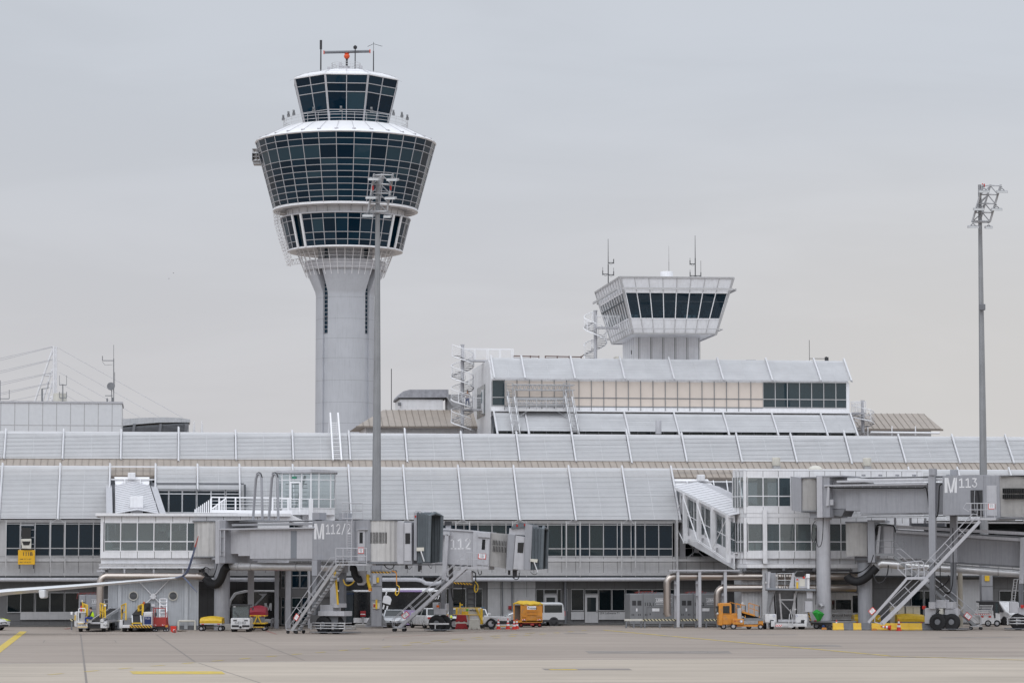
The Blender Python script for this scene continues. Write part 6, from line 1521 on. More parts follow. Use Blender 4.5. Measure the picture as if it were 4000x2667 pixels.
for x in(985,1047):
 m=MB();zt5=J1.z(1850,x+20,1.5)
 p=[V(J1,x+3,2032,1.5),V(J1,x+15,1868,1.5),V(J1,x+22,1852,1.5),V(J1,x+27,1850,1.5),V(J1,x+32,1853,1.5),V(J1,x+37,1868,1.5),V(J1,x+40,2032,1.5)];m.pipe(p,.10,8)
 hp=part('cable_hoop',m,M['grey'],j1,smooth=True);m=MB();m.pipe([V(J1,x+15,1864,1.5),V(J1,x+18,1850,1.5),V(J1,x+26,1845,1.5),V(J1,x+34,1849,1.5),V(J1,x+39,1864,1.5)],.05,6);part('hoop_cover',m,M['black'],hp)
#  bridge M112
J2=dfr(1720,221,-8)
j2=thing('boarding_bridge','sloping grey boarding bridge marked 112 with teal hood at its right end','boarding bridge',J2,(0,0,0),'boarding bridges')
def pp(name,fr,pts,w0,w1,mat,par,**k):m=MB();m.ppoly(fr,pts,w0,w1);return part(name,m,M[mat],par,**k)
tn=pp('tunnel',J2,[(1560,2056),(1852,2074),(1852,2208),(1700,2199),(1560,2190)],0,3.0,'grey_l',j2)
pp('roof_edge',J2,[(1560,2050),(1850,2070),(1850,2076),(1560,2058)],-.12,3.1,'grey_l',j2);pp('bottom_rail',J2,[(1700,2199),(1850,2208),(1850,2214),(1700,2206)],.1,.4,'grey_d',j2)
bigword(j2,J2,(1672,2098,1718,2155),'112',(1758,2102,1842,2144),-.01)
ds=pp('door_section',J2,[(1848,2072),(1916,2077),(1908,2224),(1846,2214)],-.3,2.9,'grey_l',j2,bevel=.02)
dr=pp('door',J2,[(1868,2096),(1912,2099),(1906,2208),(1862,2204)],-.36,-.3,'grey_l',j2,bevel=.01)
pp('door_window',J2,[(1884,2105),(1896,2106),(1894,2146),(1881,2145)],-.38,-.365,'black_gl',dr,bevel=.004);pp('canopy_strip',J2,[(1866,2078),(1914,2081),(1914,2099),(1866,2096)],-.5,-.31,'grey_l',dr)
notice(j2,V(J2,1883,2171,-.40),.62,.44,R(-3));
m=MB();b=len(m.v);n=34
for i in range(n+1):
 k=i/n;ww=(-.05 if i%2 else.0)+1.3*(k-.15)**2;A_,B_=V(J2,1914+72*k,2078+7*k,ww),V(J2,1906+74*k,2208+12*k,ww);m.v+=[tuple(B_),tuple(A_)]
for i in range(n):m.f.append((b+2*i,b+2*i+2,b+2*i+3,b+2*i+1));m.mi.append(0)
m.ppoly(J2,[(1920,2082),(1984,2087),(1976,2218),(1912,2206)],1.1,2.8);cd=part('cab_drum',m,M['corr'],j2)
m=MB()
for i in range(9):
 for(ya,yb2)in((2108,2127),(2131,2153)):x=1926+i*6.1;m.ppoly(J2,[(x,ya+i*.6),(x+2.4,ya+i*.6),(x+1,yb2+i*.6),(x-1.4,yb2+i*.6)],-.08,-.052)
part('drum_window',m,M['black_gl'],cd)
pp('cab',J2,[(1984,2084),(2013,2087),(2003,2227),(1976,2226)],-.4,2.8,'grey',j2,bevel=.02)
cbd=pp('cab_door',J2,[(2014,2090),(2050,2095),(2046,2225),(2004,2222)],-.55,2.6,'grey_l',j2,bevel=.02);pp('door_window',J2,[(2023,2118),(2047,2118),(2043,2159),(2021,2157)],-.57,-.555,'black_gl',cbd,bevel=.004)
pp('hood_frame',J2,[(2052,2045),(2080,2050),(2072,2226),(2046,2224)],-.7,2.9,'grey',j2,bevel=.02)
m=MB();m.ppoly(J2,[(1998,2056),(2030,2040),(2078,2046),(2078,2054),(1996,2064)],-.5,2.7);part('hood_roof',m,M['bellow'],j2);pp('hood_panel',J2,[(1990,2062),(2052,2056),(2052,2090),(1988,2086)],-.3,2.5,'grey_l',j2)
canopy(j2,J2,2074,2114,2060,2224,-.6,3.0,4,6)
pp('bumper_arm',J2,[(2070,2181),(2100,2183),(2098,2196),(2072,2192)],-.85,-.65,'cream',j2);m=MB();m.tube(V(J2,2086,2194,-.8),V(J2,2100,2234,-.8),.055,6);part('bumper_strut',m,M['alu'],j2)
for x,y,l in((1984,2226,18),(2002,2226,30),(2010,2226,26)):qbox('hanging_gear',J2,x,y,x+8,y+l,.1,.35,'dark',j2)
hose(j2,J2,[(2000,2250),(2014,2262),(2026,2256),(2028,2236)],.035,-.1);hose(j2,J2,[(2072,2232),(2084,2242),(2096,2240),(2100,2226)],.02,-.5);hose(j2,J2,[(1866,2226),(1872,2243),(1880,2240),(1880,2228)],.03,-.3)
qbox('roof_box',J2,1741,2048,1758,2070,.8,1.3,'grey_l',j2);qbox('roof_lamp',J2,1737,2034,1759,2050,.6,1.4,'dark',j2)
for x in(2020,2050):m=MB();m.lathe([(.06,0),(.07,.15),(.01,.17)],8,tuple(V(J2,x,2056-(x-2020)*.1,-.5)));part('warning_lamp',m,M['red_lens'],j2)
# leg, bogie
pp('cross_beam',J2,[(1698,2074),(1756,2077),(1756,2091),(1698,2086)],-.6,3.4,'grey_l',j2)
lg=pp('leg',J2,[(1738,2086),(1752,2086),(1742,2262),(1724,2262)],-.6,-.2,'grey_l',j2);pp('inner_leg',J2,[(1724,2262),(1740,2262),(1736,2400),(1720,2400)],-.55,-.25,'grey_d',lg)
qbox('leg_far',J2,1752,2205,1768,2400,2.9,3.2,'grey_d',j2)
bogie(j2,J2,1716,2462,.62,[(-12,0),(14,.5)],-.7,[(1694,2376,1740,2399,.1,'grey_l'),(1690,2352,1712,2376,.2,'grey_l'),(1728,2356,1745,2384,.2,'grey_l')],skirt=(1655,1760))
m=MB();c=V(J2,1710,2371,-.75);m.lathe([(.11,0),(.11,.16),(.01,.2)],12,tuple(c));part('beacon',m,pm('amber_lens',(.75,.14,.01),.3),j2,smooth=True)
m=MB();m.pbox(J2,1677,2432,1754,2438,-.85,-.8);m.pbox(J2,1698,2438,1702,2455,-.85,-.8);part('wheel_guard',m,M['alu'],j2)
qbox('power_box',J2,1770,2228,1842,2272,-.2,.6,'grey_l',j2,bevel=.02);pp('warning_band',J2,[(1770,2272),(1838,2276),(1838,2284),(1770,2279)],-.22,.6,'hazard',j2)
hose(j2,J2,[(1840,2230),(1856,2236),(1858,2262),(1856,2280)],.05,-.1,'dark')
for k in range(3):hose(j2,J2,[(1856,2270),(1866,2284),(1866,2302),(1858,2312),(1852+k,2300),(1856,2282)],.035,-.15-k*.07,'ytarp')
hose(j2,J2,[(1810,2230),(1808,2300),(1804,2340),(1786,2354),(1770,2342),(1764,2310),(1764,2296)],.05,.3)
S2=dfr(1690,219.6,-6)
a,b=stairs(j2,S2,(1556,2452),(1822,2213),-.6,.9,mat='grey_l');notice(j2,V(S2,1584,2401,-.75),.55,.4,R(38),3)
m=MB();m.pbox(S2,1800,2212,1908,2222,-.6,.2);pl=part('platform',m,M['grey_l'],j2);m=MB()
for x in(1826,1842,1886,1908):m.tube(V(S2,x,2212,-.6),V(S2,x,2158+(x-1826)*.05,-.6),.028,5)
m.pipe([V(S2,1796,2190,-.6),V(S2,1796,2176,-.6),V(S2,1826,2157,-.6),V(S2,1910,2164,-.6)],.03,5);m.tube(V(S2,1826,2182,-.6),V(S2,1908,2187,-.6),.024,5);part('platform_rail',m,M['grey_l'],pl)
#  bridge M113 (upper)
J3=dfr(3198,229,-31)
j3=thing('boarding_bridge','high grey boarding bridge marked M113 with a long folding stair','boarding bridge',J3,(0,0,0),'boarding bridges')
m=MB();m.lathe([(.57,0),(.57,J3.z(2030,3198)),(.72,J3.z(2028,3198)),(.72,J3.z(2022,3198))],24,(0,.9,0));m.lathe([(.58,0),(.58,.05)],24,(0,.9,J3.z(2165,3198)));part('column',m,M['grey_l'],j3,smooth=True)
pp('entry_panel',J3,[(3088,1860),(3130,1866),(3130,2000),(3092,1992)],-.3,2.8,'grey',j3)
m=MB();b=0;n=30
for i in range(n+1):
 k=i/n;ww=-.05+(-.06 if i%2 else 0)-1.0*k*(1-k);A_,B_=V(J3,3129+62*k,1866,ww),V(J3,3131+60*k,1993,ww);m.v+=[tuple(B_),tuple(A_)]
for i in range(n):m.f.append((2*i,2*i+2,2*i+3,2*i+1));m.mi.append(0)
m.pbox(J3,3131,1868,3191,1993,.1,2.8);part('rotunda',m,M['corr'],j3)
pp('rotunda_rim',J3,[(3128,1863),(3192,1862),(3192,1867),(3128,1868)],-.4,3.0,'grey_d',j3);qbox('rotunda_rim',J3,3130,1993,3192,1998,-.4,3.0,'grey_d',j3)
qbox('portal_frame',J3,3191,1860,3211,2021,-.5,3.2,'grey_l',j3,bevel=.02);qbox('portal_frame',J3,3212,1858,3240,2020,-.35,3.1,'grey',j3,bevel=.02);qbox('roof_edge',J3,3188,1856,3292,1863,-.4,3.1,'grey',j3);qbox('saddle',J3,3163,1996,3200,2022,.0,2.4,'grey',j3)
tn=qbox('tunnel',J3,3240,1876,3304,1986,.3,2.7,'grey',j3);qbox('tunnel',J3,3303,1882,3361,1994,.15,2.8,'grey',j3);qbox('tunnel',J3,3360,1884,3684,2005,.0,2.95,'grey',j3)
qbox('beam',J3,3268,1869,3684,1884,-.3,.2,'grey_l',j3,bevel=.01);qbox('beam',J3,3218,1887,3620,1899,-.55,-.2,'grey_l',j3,bevel=.01);qbox('roof_edge',J3,3342,1858,3684,1866,.1,2.9,'grey',j3);qbox('bottom_rail',J3,3362,2005,3684,2012,.1,.4,'grey',j3);qbox('cable_tray',J3,3385,2014,3690,2019,.6,.9,'grey_d',j3)
m=MB()
for i in range(11):x=3265+i*34.5;m.pbox(J3,x-1,1899,x+1,1905,-.45,-.38)
part('cable_hook',m,M['grey_l'],tn);hose(j3,J3,[(3240,1902)]+[(3240+i*34.5+17,1905 if i%1==0 else 1902)for i in range(11)]+[(3616,1903),(3624,1935),(3632,2000),(3646,2023),(3662,2010),(3667,1960),(3670,1900),(3680,1890)],.055,-.48)
for i in range(6):qbox('roof_clamp',J3,3365+i*66,1852,3373+i*66,1859,.3,.7,'grey',j3)
pp('hanging_arm',J3,[(3232,1900),(3240,1900),(3236,1975),(3226,1975)],-.5,-.35,'grey_l',j3);qbox('small_box',J3,3240,1950,3253,1972,-.3,-.05,'grey_l',j3)
pp('under_box',J3,[(3230,2010),(3258,1988),(3302,1986),(3288,2016)],.3,2.2,'grey_d',j3)
qbox('outer_section',J3,3683,1854,3840,2012,-.25,3.1,'grey',j3,bevel=.02)
m=MB();m.pbox(J3,3792,1913,3838,2012,-.27,-.255);part('dark_opening',m,M['dark'],j3);hose(j3,J3,[(3808,1915),(3806,1960),(3810,2005)],.02,-.3,'grey_l');hose(j3,J3,[(3818,1915),(3824,1960),(3827,2000),(3815,2012),(3806,1998)],.05,-.32)
bigword(j3,J3,(3690,1865,3738,1924),'113',(3745,1866,3820,1904),-.262)
ds=qbox('door_section',J3,3840,1856,3905,2030,-.2,3.0,'grey',j3,bevel=.02)
m=MB();m.pbox(J3,3855,1895,3893,2014,-.24,-.2);dr=part('door',m,M['grey_l'],j3,bevel=.01);m=MB();m.tube(V(J3,3857,1957,-.28),V(J3,3864,1956,-.28),.02,5);part('handle',m,M['alu'],dr)
notice(j3,V(J3,3874,1976,-.29),.58,.46)
m=MB();n=60;b=0
for i in range(n+1):
 k=i/n;ww=-.1+(-.06 if i%2 else 0)-1.6*k*(1-k)*.5;A_,B_=V(J3,3904+130*k,1858+4*k,ww),V(J3,3904+130*k,2017+6*k,ww);m.v+=[tuple(B_),tuple(A_)]
for i in range(n):m.f.append((2*i,2*i+2,2*i+3,2*i+1));m.mi.append(0)
m.pbox(J3,3906,1860,4030,2016,.2,2.9);cd=part('cab_drum',m,M['corr'],j3)
m=MB()
for i in range(13):
 for ya,yb2 in((1906,1926),(1930,1948)):x=3916+i*7.4;m.pbox(J3,x,ya,x+2.6,yb2,-.62,-.15)
part('drum_window',m,M['black_gl'],cd);qbox('drum_rim',J3,3896,2018,4040,2026,-.5,3.0,'grey_d',cd)
m=MB();m.pbox(J3,3903,1854,4036,1859,-.5,3.0);part('drum_rim',m,M['grey_d'],cd)
qbox('bridge_floor',J3,3680,2012,4060,2016,.0,2.8,'grey_d',j3)
# legs and bogie of M113
S3=dfr(3680,223.2,-22)
for(px,ww,yt5)in((3641,-.4,1829),(3724,3.1,1833)):
 m=MB();m.pbox(S3,px-13,yt5,px+12,1856,ww-.1,ww+.55);cp=part('leg_cap',m,M['grey'],j3,bevel=.02)
 m=MB();m.pbox(S3,px-12,1857,px+10,2195,ww,ww+.45);lg=part('leg',m,M['grey'],j3,bevel=.01);qbox('inner_leg',S3,px-10,2196,px+8,2352,ww+.05,ww+.4,'grey_d',lg);qbox('leg_foot',S3,px-13,2350,px+11,2376,ww,ww+.5,'grey_l',lg)
bogie(j3,S3,3684,2458,.66,[(-22,-.75),(32,-.65)],.2,[(3656,2342,3695,2374,-.2,'grey_l'),(3696,2350,3722,2376,-.1,'grey_l'),(3612,2374,3654,2434,-.3,'grey_l'),(3690,2377,3738,2400,.0,'grey_l'),(3668,2376,3682,2398,-.35,'cream'),(3660,2400,3730,2415,.4,'grey_d')],skirt=(3655,3772))
qbox('jack_post',S3,3733,2372,3742,2440,-.2,.0,'grey_l',j3);qbox('machine_box',S3,3678,2418,3706,2448,.1,.7,'grey_d',j3)
m=MB();m.pbox(S3,3602,2365,3615,2378,-.1,.15);part('beacon',m,M['red_lens'],j3,bevel=.03)
for k in range(4):hose(j3,S3,[(3672,2180),(3674,2270),(3684,2305),(3702,2318-k*2),(3716,2300),(3723,2240),(3722,2060)],.04,-.5-k*.06)
hose(j3,S3,[(3704,2245),(3706,2262),(3690,2282),(3664,2298)],.05,-.55);hose(j3,S3,[(3640,2402),(3650,2408),(3656,2396),(3672,2380)],.04,-.4)
T3=dfr(3600,221.6,-10)
a,b=stairs(j3,T3,(3440,2436),(3622,2262),-1.3,.85,wheels=False,mat='grey_l',sides=(0,1));
stairs(j3,T3,(3612,2262),(3828,2034),-1.3,1.0,wheels=False,mat='grey_l')
m=MB();m.ppoly(T3,[(3537,2253),(3614,2250),(3614,2261),(3537,2263)],-1.4,-.2);pl=part('platform',m,M['grey_l'],j3);m=MB()
m.pipe([V(T3,3540,2252,-1.4),V(T3,3508,2222,-1.4),V(T3,3508,2206,-1.4),V(T3,3520,2198,-1.4),V(T3,3600,2190,-1.4),V(T3,3607,2196,-1.4),V(T3,3612,2248,-1.4)],.045,7)
for x in(3538,3562,3588):m.tube(V(T3,x,2250,-1.4),V(T3,x,2195,-1.4),.035,5)
m.tube(V(T3,3530,2222,-1.4),V(T3,3608,2214,-1.4),.035,5);part('platform_rail',m,M['grey_l'],pl)
m=MB();m.ppoly(T3,[(3458,2436),(3560,2330),(3584,2316),(3500,2432),(3480,2436)],-1.35,-1.1);m2=MB();A_=V(T3,3448,2434,-1.4);B_=V(T3,3624,2258,-1.4);m2.beam(A_+Vector((.0,0,0)),B_,.12,.3);part('outer_stringer',m2,M['grey_l'],j3)
m2=MB();A_=V(T3,3392,2430,-1.4);B_=V(T3,3540,2262,-1.4);m2.beam(A_,B_,.08,.2);part('outer_stringer',m2,M['grey_l'],j3)
notice(j3,V(T3,3407,2385,-1.5),.5,.42,R(42),3)
m=MB();m.pbox(T3,3790,2022,3890,2030,-1.3,.2);pl=part('platform',m,M['grey_l'],j3);m=MB()
m.pipe([V(T3,3786,1998,-1.3),V(T3,3762,1984,-1.3),V(T3,3774,1965,-1.3),V(T3,3890,1965,-1.3)],.035,6);m.tube(V(T3,3786,1990,-1.3),V(T3,3886,1990,-1.3),.03,5)
for x in(3793,3817,3832,3850,3886):m.tube(V(T3,x,2022,-1.3),V(T3,x,1965,-1.3),.03,5)
part('platform_rail',m,M['grey_l'],pl)
for k in range(2):hose(j3,J3,[(3185,2034),(3176,2050),(3170,2100),(3180,2118),(3188,2090),(3186,2060)],.03,-.2-k*.05);hose(j3,J3,[(3190,2050),(3190,2110),(3196,2134),(3208,2125),(3214,2080),(3216,2000)],.03,-.25)
hose(j3,J3,[(3188,2060),(3187,2200),(3187,2360)],.025,.25)
#  lower right bridge
J4=dfr(3372,229.4,-14)
j4=thing('boarding_bridge','low grey boarding bridge sloping down to the right under the M113 bridge','boarding bridge',J4,(0,0,0),'boarding bridges')
m=MB();m.lathe([(.58,0),(.58,J4.z(2195,3372)),(.75,J4.z(2190,3372)),(.75,J4.z(2182,3372))],24,(0,1.0,0));part('column',m,M['grey'],j4,smooth=True)
m=MB();n=34
for i in range(n+1):
 k=i/n;ww=-.05+(-.07 if i%2 else 0)-1.1*k*(1-k);A_,B_=V(J4,3303+86*k,2040,ww),V(J4,3305+84*k,2171,ww);m.v+=[tuple(B_),tuple(A_)]
for i in range(n):m.f.append((2*i,2*i+2,2*i+3,2*i+1));m.mi.append(0)
m.pbox(J4,3306,2041,3388,2170,.1,2.8);part('rotunda',m,M['corr'],j4);qbox('rotunda_rim',J4,3301,2036,3391,2041,-.4,3.0,'grey_d',j4);qbox('saddle',J4,3338,2172,3392,2186,.1,2.2,'grey_d',j4)
qbox('portal_frame',J4,3390,2033,3416,2196,-.6,3.1,'grey',j4,bevel=.02);qbox('roof_edge',J4,3388,2030,3456,2040,-.5,3.1,'grey',j4)
pp('entry_wall',J4,[(3417,2050),(3494,2048),(3494,2170),(3417,2164)],.4,2.8,'grey',j4);qbox('entry_door',J4,3452,2055,3490,2160,.33,.4,'grey_l',j4)
tn=pp('tunnel',J4,[(3494,2066),(4060,2098),(4060,2215),(3700,2190),(3494,2174)],.2,2.9,'grey',j4)
pp('beam',J4,[(3500,2050),(4060,2080),(4060,2092),(3500,2063)],-.15,.4,'grey_l',j4);pp('beam',J4,[(3500,2070),(4060,2106),(4060,2118),(3500,2080)],-.3,.1,'grey_l',j4);pp('bottom_rail',J4,[(3560,2182),(4060,2214),(4060,2222),(3560,2190)],.2,.6,'grey_d',j4)
pp('hanging_arm',J4,[(3432,2054),(3440,2054),(3432,2160),(3420,2160)],-.2,-.05,'grey_l',j4);hose(j4,J4,[(3430,2056),(3424,2090),(3428,2050),(3480,2050),(3494,2060),(3498,2078)],.05,-.25)
qbox('roof_box',J4,3560,2042,3690,2056,.8,2.4,'grey_d',j4);
for x in(3492,3552,3610):qbox('roof_post',J4,x,2022,x+8,2052,1.0,1.3,'grey_l',j4)
m=MB();m.pipe([V(J4,3432,2206,.4),V(J4,3446,2200,.4),V(J4,4060,2244,.4)],.32,18);q=part('air_duct',m,M['alu'],j4,smooth=True);m=MB();p=V(J4,3898,2232,.4);m.tube(p,p+Vector((.1,0,0)),.36,18);part('duct_clamp',m,M['galv'],q)
hose(j4,J4,[(3424,2214),(3400,2240),(3372,2262),(3345,2270),(3320,2262),(3308,2246)],.34,-.1,name='flexible_duct',n=12)
for k in range(3):hose(j4,J4,[(3412,2166),(3400,2200),(3372,2228),(3340,2240-k*3),(3316,2232)],.035,-.5-k*.05)
hose(j4,J4,[(3412,2238),(3418,2262),(3432,2276),(3452,2268),(3466,2240),(3470,2206)],.05,-.3,pm('rust_hose',(.12,.04,.02),.6)and 'dark')
lg=pp('leg',J4,[(3986,2098),(4003,2098),(3998,2278),(3981,2278)],-.4,.0,'grey_l',j4);qbox('inner_leg',J4,3980,2279,3996,2400,-.35,-.05,'grey_d',lg)
S4=dfr(3960,224,-8)
bogie(j4,S4,4000,2452,.66,[(-22,.2),(30,.5)],.0,[(3944,2350,3978,2392,.1,'grey_l'),(3978,2372,4020,2400,.2,'grey_l')],rail=(3934,4060,2412,2434),skirt=(3926,4070))
m=MB();m.pbox(S4,3987,2361,3999,2374,-.1,.15);part('beacon',m,M['red_lens'],j4,bevel=.03)
m=MB()
for x in(3953,3966):m.tube(V(S4,x+8,2262,.5),V(S4,x-4,2352,.5),.035,5)
for i in range(8):m.tube(V(S4,3960-i,2274+i*10,.5),V(S4,3974-i,2274+i*10,.5),.02,4)
m.tube(V(S4,3960,2262,.5),V(S4,3990,2260,.5),.03,5);part('service_ladder',m,M['galv'],j4)
# stair of the lower right bridge, running down to the right
S5=dfr(3650,226,-6)
m=MB();m.pbox(S5,3420,2160,3494,2170,-.8,.3);pl=part('platform',m,M['galv_d'],j4);m=MB()
for x in(3422,3452,3482):m.tube(V(S5,x,2160,-.8),V(S5,x,2110,-.8),.03,5)
m.tube(V(S5,3422,2111,-.8),V(S5,3494,2112,-.8),.03,5);m.tube(V(S5,3422,2134,-.8),V(S5,3494,2135,-.8),.025,5);m.ring(tuple(V(S5,3500,2126,-.8)),.22,.03,14,'y');m.ring(tuple(V(S5,3522,2126,-.8)),.3,.03,14,'y');part('platform_rail',m,M['galv_d'],pl)
stairs(j4,S5,(3812,2444),(3492,2172),-.8,.9,mat='galv_d');notice(j4,V(S5,3781,2405,-.95),.55,.42,R(-40),3)
XF=False
#  vehicles and equipment on the apron
XF=False
def wheel(par,c,r,wd,axis='y',hub='grey_l',name='wheel'):
 m=MB();s=-1;m.lathe([(r*.62,0),(r*.94,.0),(r,wd*.15),(r,wd*.85),(r*.94,wd),(r*.5,wd)],24,c,axis=axis);m.lathe([(.01,wd*.5),(r*.62,wd*.5)],20,c,axis=axis);w_=part(name,m,M['black'],par,smooth=True)
 m=MB()
 for k in(wd*.12,wd*.88):m.lathe([(.01,k),(r*.3,k),(r*.58,k+(.03 if k<wd/2 else-.03))],18,c,axis=axis)
 part('rim',m,M[hub],w_,smooth=True);return w_
def car(label,cat,fr,L=4.6,Wd=1.85,Hh=1.5,paint='silver',hood=.95,group=None,kind='car',stripes=None,name='parked_car',lens='lamp_lens'):
 """u is the driving direction; a rounded lower body, a glazed cabin, wheels, lamps, mirrors"""
 t=thing(name,label,cat,fr,(0,0,0),group);h=L/2;y=Wd/2;bz=hood
 m=MB();m.prism([(-h,.42),(-h+.06,bz-.12),(-h+.3,bz+.02),(h-1.15,bz),(h-.35,bz-.13),(h-.04,bz-.3),(h,.45),(h-.1,.26),(-h+.1,.26)],-y,y);body=part('body',m,M[paint],t,bevel=.10)
 x0,x1,x2,x3=-h+.25,h-1.2,-h+.75,h-2.0;k=.74
 g=MB();Z=bz-.05;lo=[(x0,-y*.93,Z),(x1,-y*.93,Z),(x1,y*.93,Z),(x0,y*.93,Z)];hi=[(x2,-y*k,Hh-.05),(x3,-y*k,Hh-.05),(x3,y*k,Hh-.05),(x2,y*k,Hh-.05)];g.hexa(lo+hi);cb=part('windows',g,M['cglass'],t)
 m=MB();m.hexa([(x2-.06,-y*k-.02,Hh-.06),(x3+.06,-y*k-.02,Hh-.06),(x3+.06,y*k+.02,Hh-.06),(x2-.06,y*k+.02,Hh-.06),(x2+.1,-y*k*.9,Hh),(x3-.1,-y*k*.9,Hh),(x3-.1,y*k*.9,Hh),(x2+.1,y*k*.9,Hh)])
 for i in range(4):m.beam(lo[i],hi[i],.09,.07)
 for s in(-1,1):xm=(x0+x1)/2-.1;m.beam((xm,s*y*.935,Z),(xm-.05,s*y*k,Hh-.05),.09,.05)
 part('roof',m,M[paint],t)
 for sx in(-h+.85,h-.85):
  for s in(-1,1):wheel(t,(sx,s*y-(.2 if s>0 else 0),.33),.33,.2)
 for s in(-1,1):
  m=MB();m.prism([(s*(y-.08),bz-.31),(s*(y-.55),bz-.35),(s*(y-.5),bz-.44),(s*(y-.06),bz-.43)],h-.10,h+.01,axis='x');part('headlight',m,M['lamp_lens'],t)
  m=MB();m.box(-h-.015,-h+.12,s*y-s*.05,s*y-s*.5,bz-.26,bz-.12);part('tail_light',m,M['red_lens'],t)
  m=MB();m.box(x1-.32,x1-.12,s*y*.95,s*(y+.2),bz+.02,bz+.2);part('mirror',m,M[paint],t,bevel=.03)
 m=MB();m.box(h-.06,h+.012,-y*.45,y*.45,bz-.46,bz-.36);m.box(h-.06,h+.014,-y*.7,y*.7,.3,.45);m.box(-h-.012,-h+.1,-y*.7,y*.7,.3,.45);part('grille',m,M['dark'],t)
 for sx in(-1,1):
  m=MB();m.box(sx*(h+.02)-.01,sx*(h+.02)+.01,-.26,.26,.48,.59);pl=part('licence_plate',m,M['white2'],t)
  if sx>0:m=MB();m.text('M GO 1550',h+.033,.0,.505,.075,.9,.01,(0,1,0),align='CENTER');part('lettering',m,M['dark'],pl)
 return t,h,y,bz,(x0,x1,x2,x3)
# --- bus along the facade
bus_y=238.6;BU=dfr(1305,bus_y,7);D=BU
bt=thing('airport_bus','long dark articulated airport bus with white roof band, lilac stripe and white plug symbol','bus',BU)
bu=lambda px:BU.u(px,0,2380);bz=lambda py,px=1305:BU.z(py,px)
x0,xm0,xm1,x1=bu(893),bu(1347),bu(1381),bu(1727);z0,z1,z2,z3=.28,.95,2.75,3.0
for a,b,front in((x0,xm0,True),(xm1,x1,False)):
 m=MB()
 if front:m.prism([(a,z0),(a-.02,1.2),(a+.12,2.1),(a+.55,2.72),(a+1.4,z3-.12),(b,z3-.12),(b,z0)],0,2.55)
 else:m.prism([(a,z0),(a,z3-.12),(b-.3,z3-.12),(b-.05,2.6),(b,z0)],0,2.55)
 part('body',m,M['black_gl'],bt,bevel=.05)
 m=MB()
 if front:m.prism([(a-.05,1.0),(a-.02,1.55),(a+.10,2.15),(a+.50,2.78),(a+1.4,z3),(a+2.6,z3),(a+2.6,z3-.14),(a+1.5,z3-.17),(a+.62,2.62),(a+.24,2.1),(a+.12,1.55),(a+.1,1.0)],-.03,2.58);m.box(a+2.6,b,-.03,2.58,z3-.14,z3);m.box(a+.6,b,-.03,2.5,z0,.62)
 else:m.box(a,b-.2,-.03,2.58,z3-.14,z3);m.box(a,b,-.03,2.5,z0,.7);m.box(a+1.4,b-.6,.3,2.2,z3+.005,z3+.16)
 part('roof_band',m,M['white2'],bt,bevel=.02)
 if not front:
  m=MB();m.box(bu(1560),bu(1648),-.04,.1,z3-.145,z3+.005);part('lilac_roof_band',m,M['lilac'],bt);m=MB();m.ppoly(BU,[(1528,2381),(1617,2381),(1612,2440),(1600,2440),(1595,2400),(1528,2400)],-.04,-.005);m.ppoly(BU,[(1560,2382),(1625,2382),(1612,2416),(1600,2438),(1575,2438)],-.045,-.02);part('lilac_stripe',m,M['lilac'],bt)
 else:
  m=MB();m.prism([(bu(1010),2.72),(bu(1042),2.72),(bu(1028),2.35),(bu(1000),1.75),(bu(992),1.75),(bu(1024),2.5)],-.012,-.004);part('chevron',m,M['grey_l'],bt)
  bigword(bt,BU,(1033,2354,1061,2383),None,None,-.014)
m=MB();n=14
for i in range(n):
 a,b=xm0+(xm1-xm0)*i/n,xm0+(xm1-xm0)*(i+1)/n;o0,o1=(.02,.14)if i%2 else(.14,.02);m.quad((a,o0,z0),(b,o1,z0),(b,o1,z3-.1),(a,o0,z3-.1))
m.box(xm0+.02,xm1-.02,.2,2.4,z0,z3-.1);part('bellows',m,M['bellow'],bt)
m=MB();cpx=1512
pl=[(1508,2305),(1514,2305),(1510,2322),(1505,2322)];m.quad(*[V(BU,x,y,-.02)for x,y in reversed(pl)])
body=[(1500,2326),(1506,2323),(1518,2326),(1526,2332),(1530,2341),(1524,2361),(1494,2352),(1496,2336)];m.quad(*[V(BU,x,y,-.02)for x,y in reversed(body)])
for dx in(0,14):m.quad(*[V(BU,x+dx,y+dx*.3,-.02)for x,y in reversed([(1497,2360),(1503,2361),(1499,2378),(1493,2377)])])
part('plug_symbol',m,M['white2'],bt)
m=MB();c=V(BU,1684,2339,-.03);m.text('207',c.x,-.03,c.z,.32,1.1,.02);part('lettering',m,M['white2'],bt)
for px in(985,1290,1455,1660):wheel(bt,(bu(px),-.02,.48),.48,.3)
m=MB();m.box(x0+1.5,x1-.3,.005,.03,2.68,2.71);part('trim_line',m,M['blue'],bt)
